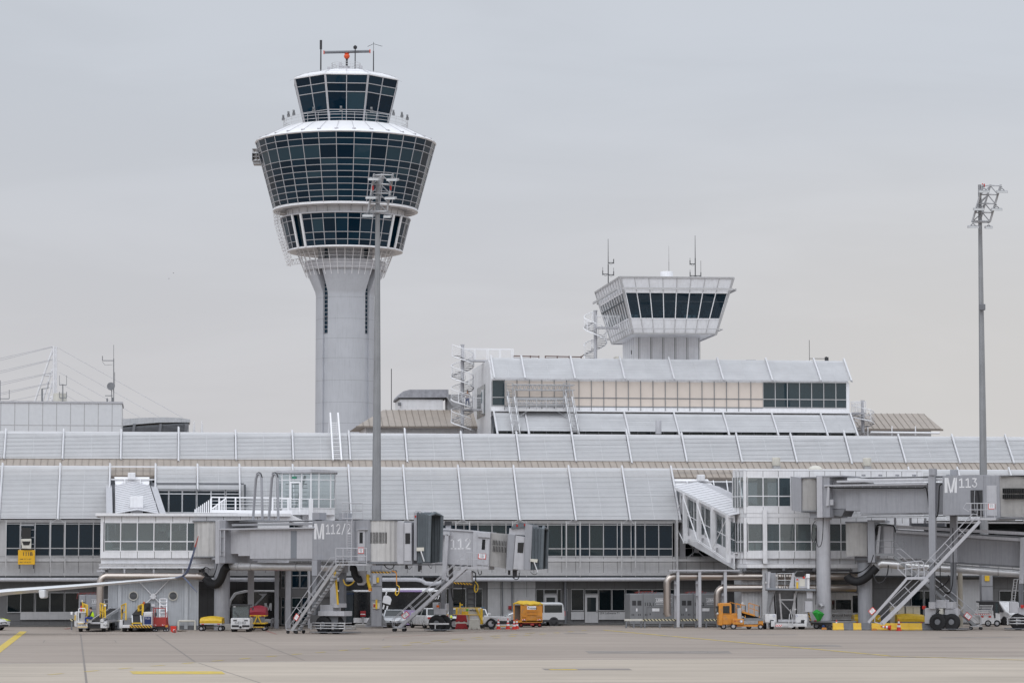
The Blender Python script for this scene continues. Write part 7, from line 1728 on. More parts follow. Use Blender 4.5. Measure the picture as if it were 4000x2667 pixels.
# --- parked cars
c1,h,y,bzv,xx=car('silver car facing out behind the folding stair, yellow bin at its bumper','car',dfr(1540,234,-86),4.5,1.85,1.45,'silver')
c2,h,y,bzv,xx=car('white crossover parked tail out beside the wheels of the sloping bridge','car',dfr(1674,231.6,112),4.6,1.9,1.62,'carwhite',1.05)
def police(label,fr,gpre):
 t,h,y,b,xx=car(label,'police car',fr,4.8,1.85,1.5,'carwhite',1.0,'police cars',name='police_car')
 m=MB();m.prism([(h-1.2,b+.012),(h-.5,b-.085),(h-.5,b-.08),(h-1.2,b+.018)],-y*.62,y*.62);part('bonnet_foil',m,M['carblue'],t)
 for s in(-1,1):
  m=MB();m.hexa([(h-.7,s*y*.62,b-.07),(h-.02,s*y*.62,b-.24),(h-.02,s*y*.98,b-.26),(h-.7,s*y*.98,b-.10),(h-.7,s*y*.62,b-.03),(h+.005,s*y*.62,b-.20),(h+.005,s*y*.98,b-.22),(h-.7,s*y*.98,b-.06)]);part('wing_foil',m,M['carlime'],t)
  m=MB();m.box(-h+.9,h-1.0,s*(y+.002),s*(y+.008),.55,.85);part('side_foil',m,M['carblue'],t)
  m=MB();m.box(-h+1.2,h-1.2,s*(y+.010),s*(y+.014),.45,.53);part('side_stripe',m,M['carlime'],t)
 xr=(xx[2]+xx[3])/2;m=MB();m.box(xr-.15,xr+.15,-.62,.62,1.52,1.56);lb=part('light_bar',m,M['grey_d'],t)
 for s in(-1,1):m=MB();m.box(xr-.14,xr+.14,s*.3,s*.64,1.562,1.66);part('blue_lamp',m,pm('blue_lens',(.02,.07,.13),.2),lb,bevel=.03)
 m=MB();m.box(xr-.12,xr+.12,-.28,.28,1.562,1.65);part('display',m,M['dark'],lb)
 m=MB();m.text('POLIZEI',h-.78,0,b-.018,.16,1,.02,(0,1,0),(-.98,0,.14),align='CENTER');part('lettering',m,M['white2'],t)
 return t
police('police car facing out between the white tank truck and the orange container cart',dfr(1863,234,-89),0)
police('police car mostly hidden behind the white tank truck with yellow rails',dfr(1786,237,-84),0)
police('police car at the left picture edge, only its bonnet corner showing',dfr(-82,224,-25),0)
# --- vans
def van(label,fr,L,Hh,paint,wins=True,deg=0,group=None,long_hood=.9,rear=True):
 """u points forward; the near side is w = 0"""
 t=thing('parked_van',label,'van',fr,(0,0,0),group);W_=1.9;h=L/2
 m=MB();m.prism([(-h+.02,.35),(-h,1.1),(-h+.12,1.75),(-h+.25,Hh-.05),(-h+.5,Hh),(h-1.9,Hh),(h-1.55,Hh-.1),(h-.75,1.2),(h-.15,1.0),(h,.75),(h,.35)],0,W_);part('body',m,M[paint],t,bevel=.08)
 for s,yy in((0,0),(1,W_)):
  o=-.006 if s==0 else.006
  for a,b in((-h+.25,-h+1.75),(-h+1.85,h-2.15))if wins else(((h-2.9),h-2.1),):
   m=MB();m.box(a,b,yy+o,yy+o*2,1.12 if Hh<2.3 else 1.4,Hh-.22 if Hh<2.3 else 2.2);part('side_window',m,M['cglass'],t)
  m=MB();m.prism([(h-2.0,1.12),(h-.95,1.12),(h-1.55,Hh-.24),(h-2.0,Hh-.24)],yy+o,yy+o*2);part('front_window',m,M['cglass'],t)
 m=MB();m.hexa([(h-.80,.12,1.2),(h-.76,.12,1.2),(h-.76,W_-.12,1.2),(h-.80,W_-.12,1.2),(h-1.56,.2,Hh-.14),(h-1.52,.2,Hh-.14),(h-1.52,W_-.2,Hh-.14),(h-1.56,W_-.2,Hh-.14)]);part('windscreen',m,M['cglass'],t)
 m=MB();m.box(-h-.02,h+.02,-.015,W_+.015,.34,.52);m.box(h-.1,h+.015,.35,W_-.35,.6,.85);part('bumper',m,M['dark'],t)
 for sx in(-h+.95,h-.95):
  for yy in(-.02,W_-.2):
   m=MB();m.disc((sx,-.012 if yy<0 else W_-.02,.34),.42,.03,22);part('wheel_arch',m,M['dark'],t);wheel(t,(sx,yy-.01,.33),.33,.22)
 for yy in(.03,W_-.13):
  m=MB();m.box(-h-.015,-h+.08,yy,yy+.1,.85,1.25);part('tail_light',m,M['red_lens'],t);m=MB();m.box(h-.14,h+.012,yy,yy+.25,.72,.9);part('headlight',m,M['lamp_lens'],t)
  m=MB();m.box(h-1.25,h-1.1,(-.22 if yy<1 else W_),(0 if yy<1 else W_+.22),1.1,1.35);part('mirror',m,M['dark'],t,bevel=.03)
 return t,h,W_
VF=dfr(2093,239.6,187)
vn,h,W_=van('silver minibus parked side on behind the orange container cart',VF,4.95,1.97,'silver')
for ch in vn.children:ch.location.y-=W_
vg,h,W_=van('white van lettered Ground Services behind the crowd barrier',dfr(3300,238.5,7),5.3,2.8,'carwhite')
m=MB();c=V(FRM[vg],3263,2390,-.02);m.text('the Ground Services',-1.6,-.012,.82,.2,1.05,.02);part('lettering',m,M['dark'],vg)
vw,h,W_=van('white van facing right front behind the white tow tractor',dfr(3880,244,-66),5.0,2.0,'carwhite')
# --- service truck with tank
K1=dfr(1815,228.4,0);P_=lambda x0,y0,x1,y1,w0,w1,mat,nm,par,**k:qbox(nm,K1,x0,y0,x1,y1,w0,w1,mat,par,**k)
tk=thing('service_truck','white tank service truck with yellow rails behind the water barriers','truck',K1)
tb_=P_(1788,2373,1880,2438,.2,2.2,'cream','tank',tk,bevel=.08)
m=MB();m.ppoly(K1,[(1782,2396),(1884,2400),(1886,2440),(1782,2440)],.05,.6);part('side_panel',m,M['carwhite'],tk,bevel=.03)
m=MB();c=V(K1,1833,2386,.19);m.text('wisag',c.x,.19,c.z,.2,1.15,.03);part('lettering',m,M['dark'],tb_)
m=MB();m.pbox(K1,1820,2376,1830,2385,.17,.19);part('green_mark',m,pm('logo_green',(.12,.45,.05),.5),tb_)
m=MB()
for y in(2373,2399):m.tube(V(K1,1744,y,0),V(K1,1876,y+(0 if y<2390 else 1),0),.035,6)
m.tube(V(K1,1862,2373,0),V(K1,1886,2432,0),.05,6);m.tube(V(K1,1856,2373,0),V(K1,1878,2420,0),.03,5);m.tube(V(K1,1744,2373,0),V(K1,1744,2400,0),.03,5);m.tube(V(K1,1832,2399,0),V(K1,1832,2420,0),.03,5)
for x in(1800,1810,1820):m.pipe([V(K1,x-4,2399,0),V(K1,x-4,2378,0),V(K1,x,2375,0),V(K1,x+4,2378,0)],.025,5)
m.pbox(K1,1780,2373,1788,2399,-.1,.1);m.pbox(K1,1876,2376,1886,2436,.0,.1);m.pbox(K1,1803,2387,1830,2399,.0,.1);m.pbox(K1,1795,2352,1799,2373,.1,.2);m.pbox(K1,1799,2358,1808,2363,.1,.2);part('yellow_rail',m,M['yellow'],tk)
P_(1742,2399,1757,2452,.1,1.8,'carwhite','rear_panel',tk,bevel=.03);P_(1745,2403,1751,2408,.06,.1,'redbr','reflector',tk)
P_(1757,2438,1900,2448,.2,2,'dark','chassis',tk)
m=MB();m.ppoly(K1,[(1888,2406),(1996,2408),(1996,2424),(1946,2424),(1936,2414),(1914,2414),(1900,2426),(1888,2440)],.0,1.9);part('cab',m,M['carwhite'],tk,bevel=.04)
P_(1920,2426,2000,2436,.05,1.8,'dark','bumper',tk);P_(1936,2437,2003,2452,.02,1.9,'carwhite','step',tk,bevel=.02);P_(1936,2443,2000,2446,.0,.018,'yellow','reflector_strip',tk);P_(1742,2443,1790,2452,.05,1.9,'carwhite','step',tk)
for px in(1918,1775):c=V(K1,px,2450,0);wheel(tk,(c.x,.02,.42),.42,.28)
# --- water barriers and cones
def barrier(label,x0,x1,yt,yb,mat,ww=0,lip=True,fr=None,zb=None):
 fr=fr or gfr((x0+x1)/2,2456,0);i=4 if lip else 3;m=MB()
 pts=[(x0,yb),(x0+2,yb-8),(x0+i+2,yt),(x1-i-2,yt),(x1-2,yb-8),(x1,yb),(x1-9,yb),(x1-10,yb-2.5),(x1-16,yb-2.5),(x1-17,yb),(x0+17,yb),(x0+16,yb-2.5),(x0+10,yb-2.5),(x0+9,yb)]
 m.ppoly(fr,pts,ww,ww+.5);a=fr.at((x0+x1)/2,yb,ww)
 t=solo('water_barrier',label,'barrier',m,M[mat],fr,(a[0],ww,a[1]),'plastic water barriers',bevel=.03);return t
barrier('dark red water barrier on top of the stacked barriers',1779,1826,2400,2428,'dred',fr=gfr(1803,2456,0))
barrier('white middle water barrier between the two red ones of the stack',1776,1829,2425,2437,'cream',fr=gfr(1803,2456,0),ww=.03)
barrier('dark red bottom water barrier of the stack on the ground',1777,1828,2434,2456,'dred',fr=gfr(1803,2456,0))
barrier('single dirty white water barrier right of the red stack',1829,1877,2417,2456.5,'cream',fr=gfr(1853,2456.5,0))
def cone(label,px,py,h=.75,lying=None,grp='traffic cones'):
 fr=gfr(px,py,0);t=thing('traffic_cone',label,'traffic cone',fr,(0,0,0),grp);r0,r1=.155*h/.75,.03;z=lambda k:.04+(h-.04)*k;r=lambda k:r0+(r1-r0)*k
 m=MB();m.box(-.19*h/.75,.19*h/.75,-.19*h/.75,.19*h/.75,0,.04);m.lathe([(r(0),z(0)),(r(1),z(1)),(.005,z(1)+.01)],20);b=part('cone_body',m,M['redbr'],t,smooth=True)
 for k0,k1 in((.28,.46),(.62,.80)):m=MB();m.lathe([(r(k0)+.006,z(k0)),(r(k1)+.006,z(k1))],20);part('white_band',m,M['white2'],t,smooth=True)
 if lying is not None:t.rotation_euler=lying;t.location.z+=.19*h/.75
 return t
cone('upright traffic cone standing apart, leftmost of the four by the truck',1947,2456,.78);cone('taller traffic cone just right of the lone one by the truck',1984,2456,.86);cone('traffic cone in the touching pair by the orange cart, nearer one',2008,2457,.80);cone('traffic cone in the touching pair by the orange cart, half hidden one',2019,2455,.78)
cone('upright traffic cone in front of the leftmost yellow barrier block',3268,2459,.78);cone('upright traffic cone in front of the middle yellow barrier blocks',3511,2462,.9);cone('traffic cone lying on its side before the yellow barrier blocks',3478,2461,.8,lying=(0,R(-82),R(8)))
# --- container cart with tarpaulin top
O1=gfr(2064,2449,0);ct=thing('container_cart','orange baggage container cart with yellow tarpaulin top and a Prototyp sign','cart',O1)
q_=lambda nm,x0,y0,x1,y1,w0,w1,mat,par,fr=O1,**k:qbox(nm,fr,x0,y0,x1,y1,w0,w1,mat,par,**k)
bk=q_('front_panel',2038,2362,2118,2428,0,.08,'orange',ct,bevel=.02);q_('side_frame',2033,2356,2040,2428,-.02,.1,'orange',ct);q_('floor',2006,2422,2118,2430,0,2.4,'orange',ct)
q_('back_panel',2006,2362,2118,2424,2.4,2.45,'orange',ct);q_('side_frame',2114,2358,2119,2428,.02,2.4,'orange',ct);q_('side_frame',2005,2358,2010,2428,.02,.12,'orange',ct)
q_('inner_wall',2010,2362,2036,2422,1.2,1.25,'brown_dark',ct)
m=MB()
for x in(2056,2098):m.pbox(O1,x-2,2384,x+2,2424,-.06,.0)
for y in(2384,2397):m.pbox(O1,2056,y,2100,y+3,-.07,-.01)
m.pbox(O1,2040,2406,2056,2409,-.05,0);m.pbox(O1,2100,2406,2116,2409,-.05,0)
part('panel_rib',m,M['orange'],bk)
s_=q_('sign',2059,2366,2094,2379,-.03,-.005,'white2',ct);m=MB();c=V(O1,2061,2377,-.035);m.text('Prototyp',c.x,-.036,c.z,.17,.92,.03);part('lettering',m,M['dark'],s_)
m=MB();m.pbox(O1,2040,2417,2053,2421,-.02,-.004);m.pbox(O1,2100,2417,2113,2421,-.02,-.004);part('reflector',m,M['redwhite'],bk)
m=MB();random.seed(4);X=[2004,2012,2022,2032,2044,2058,2072,2086,2100,2110,2121];T_=[2356,2353,2348,2345,2346,2345,2347,2346,2350,2352,2358];E_=[2360,2359,2358,2361,2363,2360,2364,2361,2363,2360,2363]
rowsv=[]
for(yy,ww)in((E_,-.06),([e-4 for e in E_],-.09),([(a+b)/2 for a,b in zip(T_,E_)],.3),(T_,.8),(T_,1.8),(E_,2.5)):rowsv.append([V(O1,x,y+random.uniform(-.8,.8),ww)if ww<.1 else Vector((V(O1,x,y,0).x,ww,V(O1,x,y,0).z))for x,y in zip(X,yy)])
n=len(X);m.v=[tuple(p)for r_2 in rowsv for p in r_2]
for j in range(len(rowsv)-1):
 for i in range(n-1):m.f.append((j*n+i,j*n+i+1,(j+1)*n+i+1,(j+1)*n+i));m.mi.append(0)
part('tarpaulin',m,M['ytarp'],ct,smooth=False)
for x in(2035,2108):c=V(O1,x,2446,.3);wheel(ct,(c.x,.2,.2),.2,.14,hub='red')
c=V(O1,2083,2446,1.2);wheel(ct,(c.x,1.4,.2),.2,.14,hub='red');q_('axle',2030,2430,2114,2436,.2,.4,'red',ct);q_('tow_bar',2072,2434,2086,2441,-.1,.3,'red',ct)
# --- covered baggage carts
def covered(label,x0,x1,ytop,yskirt,ybot,mat,frame,sag=6,depth=2.2,dy=0.):
 fr=gfr((x0+x1)/2,ybot,0);t=thing('baggage_cart',label,'cart',fr,(0,0,0),'covered baggage carts');xm=(x0+x1)/2;random.seed(int(x0))
 n=9;X=[x0+(x1-x0)*i/(n-1)for i in range(n)];m=MB();R_=[]
 for(ww,f)in((-.02,1.0),(-.05,.62),(.05,.25),(.5,.0),(depth-.4,.0),(depth,.4),(depth,1.0)):
  r_2=[]
  for i,x in enumerate(X):
   e=abs(i-(n-1)/2)/((n-1)/2);top=ytop+sag*e**2;y=top+(yskirt-top)*f+random.uniform(-.7,.7)*(0<f<1);p=V(fr,x+(-.8 if i==0 else.8 if i==n-1 else 0)*f,y,0);r_2.append((p.x,ww,p.z))
  R_.append(r_2)
 m.v=[p for r_2 in R_ for p in r_2]
 for j in range(len(R_)-1):
  for i in range(n-1):m.f.append((j*n+i,j*n+i+1,(j+1)*n+i+1,(j+1)*n+i));m.mi.append(0)
 for s,k in((0,1),(n-1,-1)):m.f.append(tuple((j*n+s)for j in range(len(R_)))[::k]);m.mi.append(0)
 part('cover',m,M[mat],t)
 qbox('deck',fr,x0,yskirt-1,x1,yskirt+4,-.06,depth,frame,t)
 for x in(x0+4,x1-6):
  for ww in(.1,depth-.35):c=V(fr,x,ybot,0);wheel(t,(c.x,ww,.2),.2,.12)
 qbox('tail_lamp',fr,x0+6,yskirt+1,x0+16,yskirt+4,-.09,-.062,'red_lens',t);qbox('tail_lamp',fr,x1-17,yskirt+1,x1-7,yskirt+4,-.09,-.062,'red_lens',t)
 qbox('axle',fr,x0+6,yskirt+8,x1-6,yskirt+11,.2,.3,'dark',t);return t,fr
covered('yellow covered baggage cart left of the tow tractor GE183',781,866,2406,2434,2464,'ytarp','grey_l')
rc,rfr=covered('dark red covered baggage cart on yellow wheels behind the tow tractor GE183',975,1037,2364,2402,2463,'rtarp','yellow',10)
m=MB();m.beam(V(rfr,992,2436,-.1),V(rfr,1006,2402,-.1),.08);m.beam(V(rfr,1022,2436,-.1),V(rfr,1006,2402,-.1),.08);m.tube(V(rfr,978,2448,-.1),V(rfr,1032,2448,-.1),.04,6);part('drawbar',m,M['yellow'],rc);qbox('mesh_panel',rfr,977,2403,1035,2430,.0,.04,'grey_d',rc);qbox('cart_floor',rfr,975,2430,1037,2436,-.05,2.2,'yellow',rc)
covered('yellow covered baggage cart behind the barrier blocks, left one of two',3338,3440,2397,2428,2450,'ytarp','galv_d',4)
covered('yellow covered baggage cart behind the barrier blocks, right one of two',3506,3612,2396,2428,2451,'ytarp','galv_d',5)
# --- tow tractor GE183
TF_=gfr(938,2467,0);tt=thing('tow_tractor','small white tow tractor numbered GE183 facing the camera','tow tractor',TF_)
g_=lambda nm,x0,y0,x1,y1,w0,w1,mat,par=None,fr=TF_,**k:qbox(nm,fr,x0,y0,x1,y1,w0,w1,mat,par or tt,**k)
m=MB();m.ppoly(TF_,[(902,2454),(901,2415),(906,2412),(972,2412),(976,2416),(976,2452),(970,2456),(908,2456)],0,2.6);part('body',m,M['carwhite'],tt,bevel=.05)
m=MB();
for x0_,x1_ in((905,909),(971,975)):m.pbox(TF_,x0_,2364,x1_,2413,.05,.15);m.pbox(TF_,x0_,2364,x1_,2413,1.5,1.6)
m.pbox(TF_,903,2360,976,2365,-.05,1.8);part('cab_frame',m,M['dark'],tt,bevel=.02)
g_('windscreen',909,2366,971,2411,.08,.1,'pglass');g_('cab_back',909,2366,971,2413,1.52,1.56,'inner_d');g_('seat',925,2390,955,2412,.9,1.3,'dark')
m=MB();m.beam(V(TF_,915,2388,.03),V(TF_,934,2408,.03),.03);part('wiper',m,M['dark'],tt)
for a in(911,954):g_('headlight',a,2420,a+14,2424,-.02,.0,'black_gl');g_('bumper_pad',a-6 if a<930 else a-8,2440,a+22 if a<930 else a+20,2447,-.05,.0,'black')
m=MB();m.disc(tuple(V(TF_,939,2448,-.12)),.09,.1,14);part('tow_hitch',m,M['black'],tt)
m=MB();c=V(TF_,917,2436,-.01);m.text('GE183',c.x,-.012,c.z,.2,1.12,.025);part('lettering',m,M['galv_d'],tt)
for x in(901,958):c=V(TF_,x,2467,0);wheel(tt,(c.x+.15,.25,.25),.25,.2,axis='y')if False else wheel(tt,(c.x+.02,.5,.25),.25,.3,axis='x');wheel(tt,(c.x+.02,2.0,.25),.25,.3,axis='x')
g_('mirror',984,2371,991,2382,-.1,.0,'dark');m=MB();m.tube(V(TF_,976,2370,-.05),V(TF_,988,2372,-.05),.02,5);part('mirror_arm',m,M['dark'],tt);g_('sticker',912,2366,920,2370,.06,.075,'white2')
# --- belt loaders
LF=gfr(346,2467,0);bl=thing('belt_loader','white belt loader numbered AF303 with yellow rails carrying a seated worker','belt loader',LF,(0,0,0),'belt loaders')
l_=lambda nm,x0,y0,x1,y1,w0,w1,mat,par=None,**k:qbox(nm,LF,x0,y0,x1,y1,w0,w1,mat,par or bl,**k)
fp=l_('front_panel',304,2429,342,2452,0,1.2,'carwhite',bevel=.03);l_('front_panel',392,2430,418,2452,0,1.2,'carwhite',bevel=.03);l_('chassis',318,2436,400,2452,.2,7,'dark');l_('side_deck',300,2425,342,2431,.05,6,'carwhite');l_('side_deck',396,2424,418,2431,.1,6.5,'grey_l')
m=MB();m.ppoly(LF,[(290,2445),(291,2392),(297,2386),(303,2390),(304,2450)],.3,2.2);part('nose_cover',m,M['carwhite'],bl,bevel=.05);l_('yellow_grip',291,2401,295,2421,.2,.3,'yellow')
for y in(2433,2446):l_('yellow_stripe',304,y,341,y+2.5,-.012,-.002,'yellow')
m=MB();c=V(LF,306,2443,-.012);m.text('AF303',c.x,-.014,c.z,.14,1.1,.02);part('lettering',m,M['grey_d'],fp);m=MB();c=V(LF,403,2444,-.012);m.text('TLD',c.x,-.012,c.z,.12,1.2,.03);part('lettering',m,M['dark'],fp)
belt0=[V(LF,360,2424,.1),V(LF,390,2424,.1)];up_=Vector((.55,6.5,.85))
m=MB();m.hexa([belt0[0]-Vector((0,0,.12)),belt0[1]-Vector((0,0,.12)),belt0[1]+up_-Vector((0,0,.12)),belt0[0]+up_-Vector((0,0,.12)),belt0[0],belt0[1],belt0[1]+up_,belt0[0]+up_]);part('belt',m,M['black'],bl)
m=MB()
for p,o in((belt0[0],-.06),(belt0[1],.06)):p=p+Vector((o,0,.0));m.beam(p,p+up_,.10,.2)
part('belt_side',m,M['alu'],bl);l_('belt_end',353,2428,392,2436,.0,.2,'grey_l',bevel=.02);l_('roller_block',344,2418,358,2431,-.05,.3,'carwhite',bevel=.03);l_('roller_block',393,2417,404,2429,-.05,.3,'carwhite',bevel=.03)
m=MB()
for(xa,xb,wa,wb,y0_,y1_)in((326,341,1.2,.6,2357,2425),(392,411,2.0,.5,2355,2412)):
 a0,a1,b0,b1=V(LF,xa,y1_,wa),V(LF,xa,y0_,wa),V(LF,xb,y1_,wb),V(LF,xb,y0_+6,wb)
 for p,q in((a0,a1),(b0,b1),(a1,b1),(a0.lerp(a1,.5),b0.lerp(b1,.5)),(a0.lerp(b0,.5),a1.lerp(b1,.5))):m.beam(p,q,.1,.09)
 for k in range(2):m.beam(a0.lerp(b0,k*.5),a1.lerp(b1,k*.5+.5),.05)
part('safety_rail',m,M['yellow'],bl);l_('rail_cap',406,2360,414,2366,.4,.6,'white2')
l_('console',309,2391,334,2426,.3,.9,'galv',bevel=.03);l_('control_panel',309,2393,315,2412,.27,.3,'dark');m=MB();m.pipe([V(LF,307,2426,.2),V(LF,307,2377,.2),V(LF,309,2375,.2),V(LF,331,2375,.2),V(LF,333,2378,.2),V(LF,333,2392,.2)],.035,6);m.tube(V(LF,307,2389,.2),V(LF,333,2389,.2),.03,6);part('guard_pipe',m,M['white2'],bl)
m=MB();c=V(LF,317,2388,.5);m.lathe([(.06,0),(.065,.03),(.065,.36),(.03,.42),(.02,.48)],12,c);part('fire_extinguisher',m,M['redbr'],bl,smooth=True)
m=MB();m.tube(V(LF,325,2390,.7),V(LF,322,2350,.7),.05,7);part('beacon_post',m,M['yellow'],bl);m=MB();c=V(LF,321,2350,.7);m.lathe([(.05,0),(.06,.03),(.06,.13),(.01,.16)],12,c);part('beacon',m,M['cream'],bl)
m=MB();m.ppoly(LF,[(275,2389),(283,2388),(283,2400),(276,2399)],.2,.3);part('mirror',m,M['white2'],bl,bevel=.01);m=MB();m.tube(V(LF,282,2394,.3),V(LF,292,2398,.4),.02,5);part('mirror_arm',m,M['dark'],bl)
for x,ww in((304,.3),(394,.3),(299,4.6),(399,4.6)):c=V(LF,x,2467,0);wheel(bl,(c.x,ww+.28,.28),.28,.26,axis='x')
LG=gfr(530,2467,0);b2=thing('belt_loader','white belt loader numbered AF312 with hazard striped bumper, unmanned','belt loader',LG,(0,0,0),'belt loaders')
l_=lambda nm,x0,y0,x1,y1,w0,w1,mat,par=None,**k:qbox(nm,LG,x0,y0,x1,y1,w0,w1,mat,par or b2,**k)
l_('bumper',478,2439,594,2451,0,.4,'carwhite',bevel=.03);l_('hazard_plate',506,2440,593,2450.5,-.012,-.002,'hazard');l_('chassis',484,2438,590,2452,.41,7,'grey_d');l_('side_panel',466,2420,479,2452,.3,6,'carwhite',bevel=.03);l_('body',479,2422,510,2440,.6,4,'dark')
eb=l_('engine_box',560,2389,594,2440,.05,2.2,'carwhite',bevel=.04);l_('blue_panel',563,2407,591,2437,.03,.049,'navy',eb)
m=MB();c=V(LG,566,2417,.03);m.text('TLD',c.x,.02,c.z,.13,1.2,.03);m.text('AF312',c.x-.02,.04,V(LG,566,2405,.03).z,.1,1.1,.02);part('lettering',m,M['grey_l'],eb)
m=MB();a,b,c,d=V(LG,517,2432,.1),V(LG,552,2432,.1),V(LG,549,2404,.9),V(LG,516,2404,.9);m.hexa([a,b,b+Vector((0,.1,0)),a+Vector((0,.1,0)),d,c,c+Vector((0,.1,0)),d+Vector((0,.1,0))]);m.hexa([d,c,c+Vector((0,6,.1)),d+Vector((0,6,.1)),d+Vector((0,0,.1)),c+Vector((0,0,.1)),c+Vector((0,6,.9)),d+Vector((0,6,.9))]);part('belt',m,M['black'],b2)
m=MB()
for p,q in((a,d),(b,c)):m.beam(p+Vector((0,-.03,.02)),q+Vector((0,-.03,.02)),.09,.07)
part('belt_side',m,M['alu'],b2);m=MB()
for p,q in(((517,2432),(552,2432)),((517,2432),(517,2440)),((552,2432),(552,2440))):m.beam(V(LG,*p,.05),V(LG,*q,.05),.08)
for(xa,xb,wa,wb,y0_,y1_)in((475,492,1.8,.5,2356,2420),(540,556,2.4,1.0,2358,2402)):
 a0,a1,b0,b1=V(LG,xa,y1_,wa),V(LG,xa,y0_+8,wa),V(LG,xb,y1_,wb),V(LG,xb,y0_,wb)
 for p,q in((a0,a1),(b0,b1),(a1,b1),(a0.lerp(a1,.5),b0.lerp(b1,.5))):m.beam(p,q,.09,.08)
 m.beam(a0,a1.lerp(b1,.5),.05)
m.tube(V(LG,559,2392,.4),V(LG,560,2358,.4),.05,6);part('safety_rail',m,M['yellow'],b2)
m=MB();c=V(LG,562,2356,.4);m.lathe([(.06,-.05),(.08,0),(.08,.12),(.01,.16)],12,c);part('beacon',m,pm('amber_beacon',(.5,.12,.02),.3),b2)
m=MB();c=V(LG,478,2385,.4);m.box(c.x-.06,c.x+.06,.35,.42,c.z-.14,c.z+.14);part('mirror',m,M['dark'],b2,bevel=.02);l_('engine',484,2412,512,2438,.5,1.4,'galv_d')
for x,ww in((475,.3),(564,.3),(470,4.5),(570,4.5)):c=V(LG,x,2467,0);wheel(b2,(c.x,ww+.28,.28),.28,.3,axis='x')
# --- red work platform, bin, bollard rails
WF=gfr(627,2466,0);wp=thing('work_platform','dark red mobile work platform with a metal ladder beside the belt loader','work platform',WF)
l_=lambda nm,x0,y0,x1,y1,w0,w1,mat,par=None,**k:qbox(nm,WF,x0,y0,x1,y1,w0,w1,mat,par or wp,**k)
l_('basket',598,2410,650,2445,0,1.0,'red',bevel=.02);m=MB();m.pbox(WF,600,2438,614,2441,-.01,-.002);m.pbox(WF,629,2438,643,2441,-.01,-.002);part('reflector',m,M['redwhite'],wp)
m=MB()
for x in(600,607,646):m.tube(V(WF,x,2412,.05),V(WF,x,2374,.05),.035,6);m.tube(V(WF,x,2412,.95),V(WF,x,2374,.95),.035,6)
for ww in(.05,.95):m.tube(V(WF,600,2374,ww),V(WF,648,2374,ww),.04,6)
part('rail',m,M['red'],wp);m=MB()
for x in(624,650):m.beam(V(WF,x,2414,.5),V(WF,x+1,2338,.9),.07)
for y in(2338,2350,2364,2378,2392,2405):m.tube(V(WF,624,y,.7),V(WF,651,y,.7),.03,5)
part('ladder',m,M['alu'],wp);l_('mirror',605,2391,612,2404,-.1,0,'dark',bevel=.02);l_('undercarriage',606,2446,645,2458,.1,.9,'dark');m=MB();m.tube(V(WF,651,2390,.2),V(WF,660,2456,.2),.03,5);m.tube(V(WF,651,2440,.2),V(WF,660,2440,.2),.05,5);part('outrigger',m,M['red'],wp);l_('amber_plate',646,2440,655,2448,-.1,.1,'orange')
for x in(601,609,643,653):c=V(WF,x,2466,0);wheel(wp,(c.x,.1,.13),.13,.08)
BF_=gfr(676,2466,0);m=MB();a,b=V(BF_,665,2466,0),V(BF_,688,2444,0);m.hexa([(a.x+.03,.05,0),(b.x-.03,.05,0),(b.x-.03,.42,0),(a.x+.03,.42,0),(a.x,.02,b.z),(b.x,.02,b.z),(b.x,.45,b.z),(a.x,.45,b.z)]);solo('red_bin','bright red plastic bin behind the lying cone by the work platform','bin',m,M['redbr'],BF_,(0,0,0),bevel=.02)
cone('traffic cone lying with its tip towards the camera before the red bin',680,2469,.6,lying=(R(86),0,R(12)))
def urail(label,x0,x1,yt,yb,mat='cream'):
 fr=gfr((x0+x1)/2,yb,0);m=MB();m.pipe([V(fr,x0,yb,0),V(fr,x0,yt+3,0),V(fr,x0+2,yt,0),V(fr,x1-2,yt,0),V(fr,x1,yt+3,0),V(fr,x1,yb,0)],.085,10);return solo('impact_rail',label,'impact rail',m,M[mat],fr,(0,0,0),'bent impact rails',smooth=True)
urail('pale bent impact rail between the red bin and the yellow covered cart',697,762,2424,2459);urail('pale rusty bent impact rail between the two belt loaders',436,474,2424,2460);urail('grey bent impact rail beside the bus under the M112/2 bridge',1061,1072,2416,2448,'grey_l')
FB=gfr(708,2466,0);m=MB();m.lathe([(.01,0),(.2,.02),(.24,.1),(.12,.16),(.01,.17)],12,(-.1,0,0));m.lathe([(.01,0),(.15,.02),(.13,.12),(.01,.15)],10,(.25,.1,0));solo('sand_bag','dark brown sack lying under the bent rail beside the red bin','sack',m,M['brown_dark'],FB,(0,0,0),smooth=True)
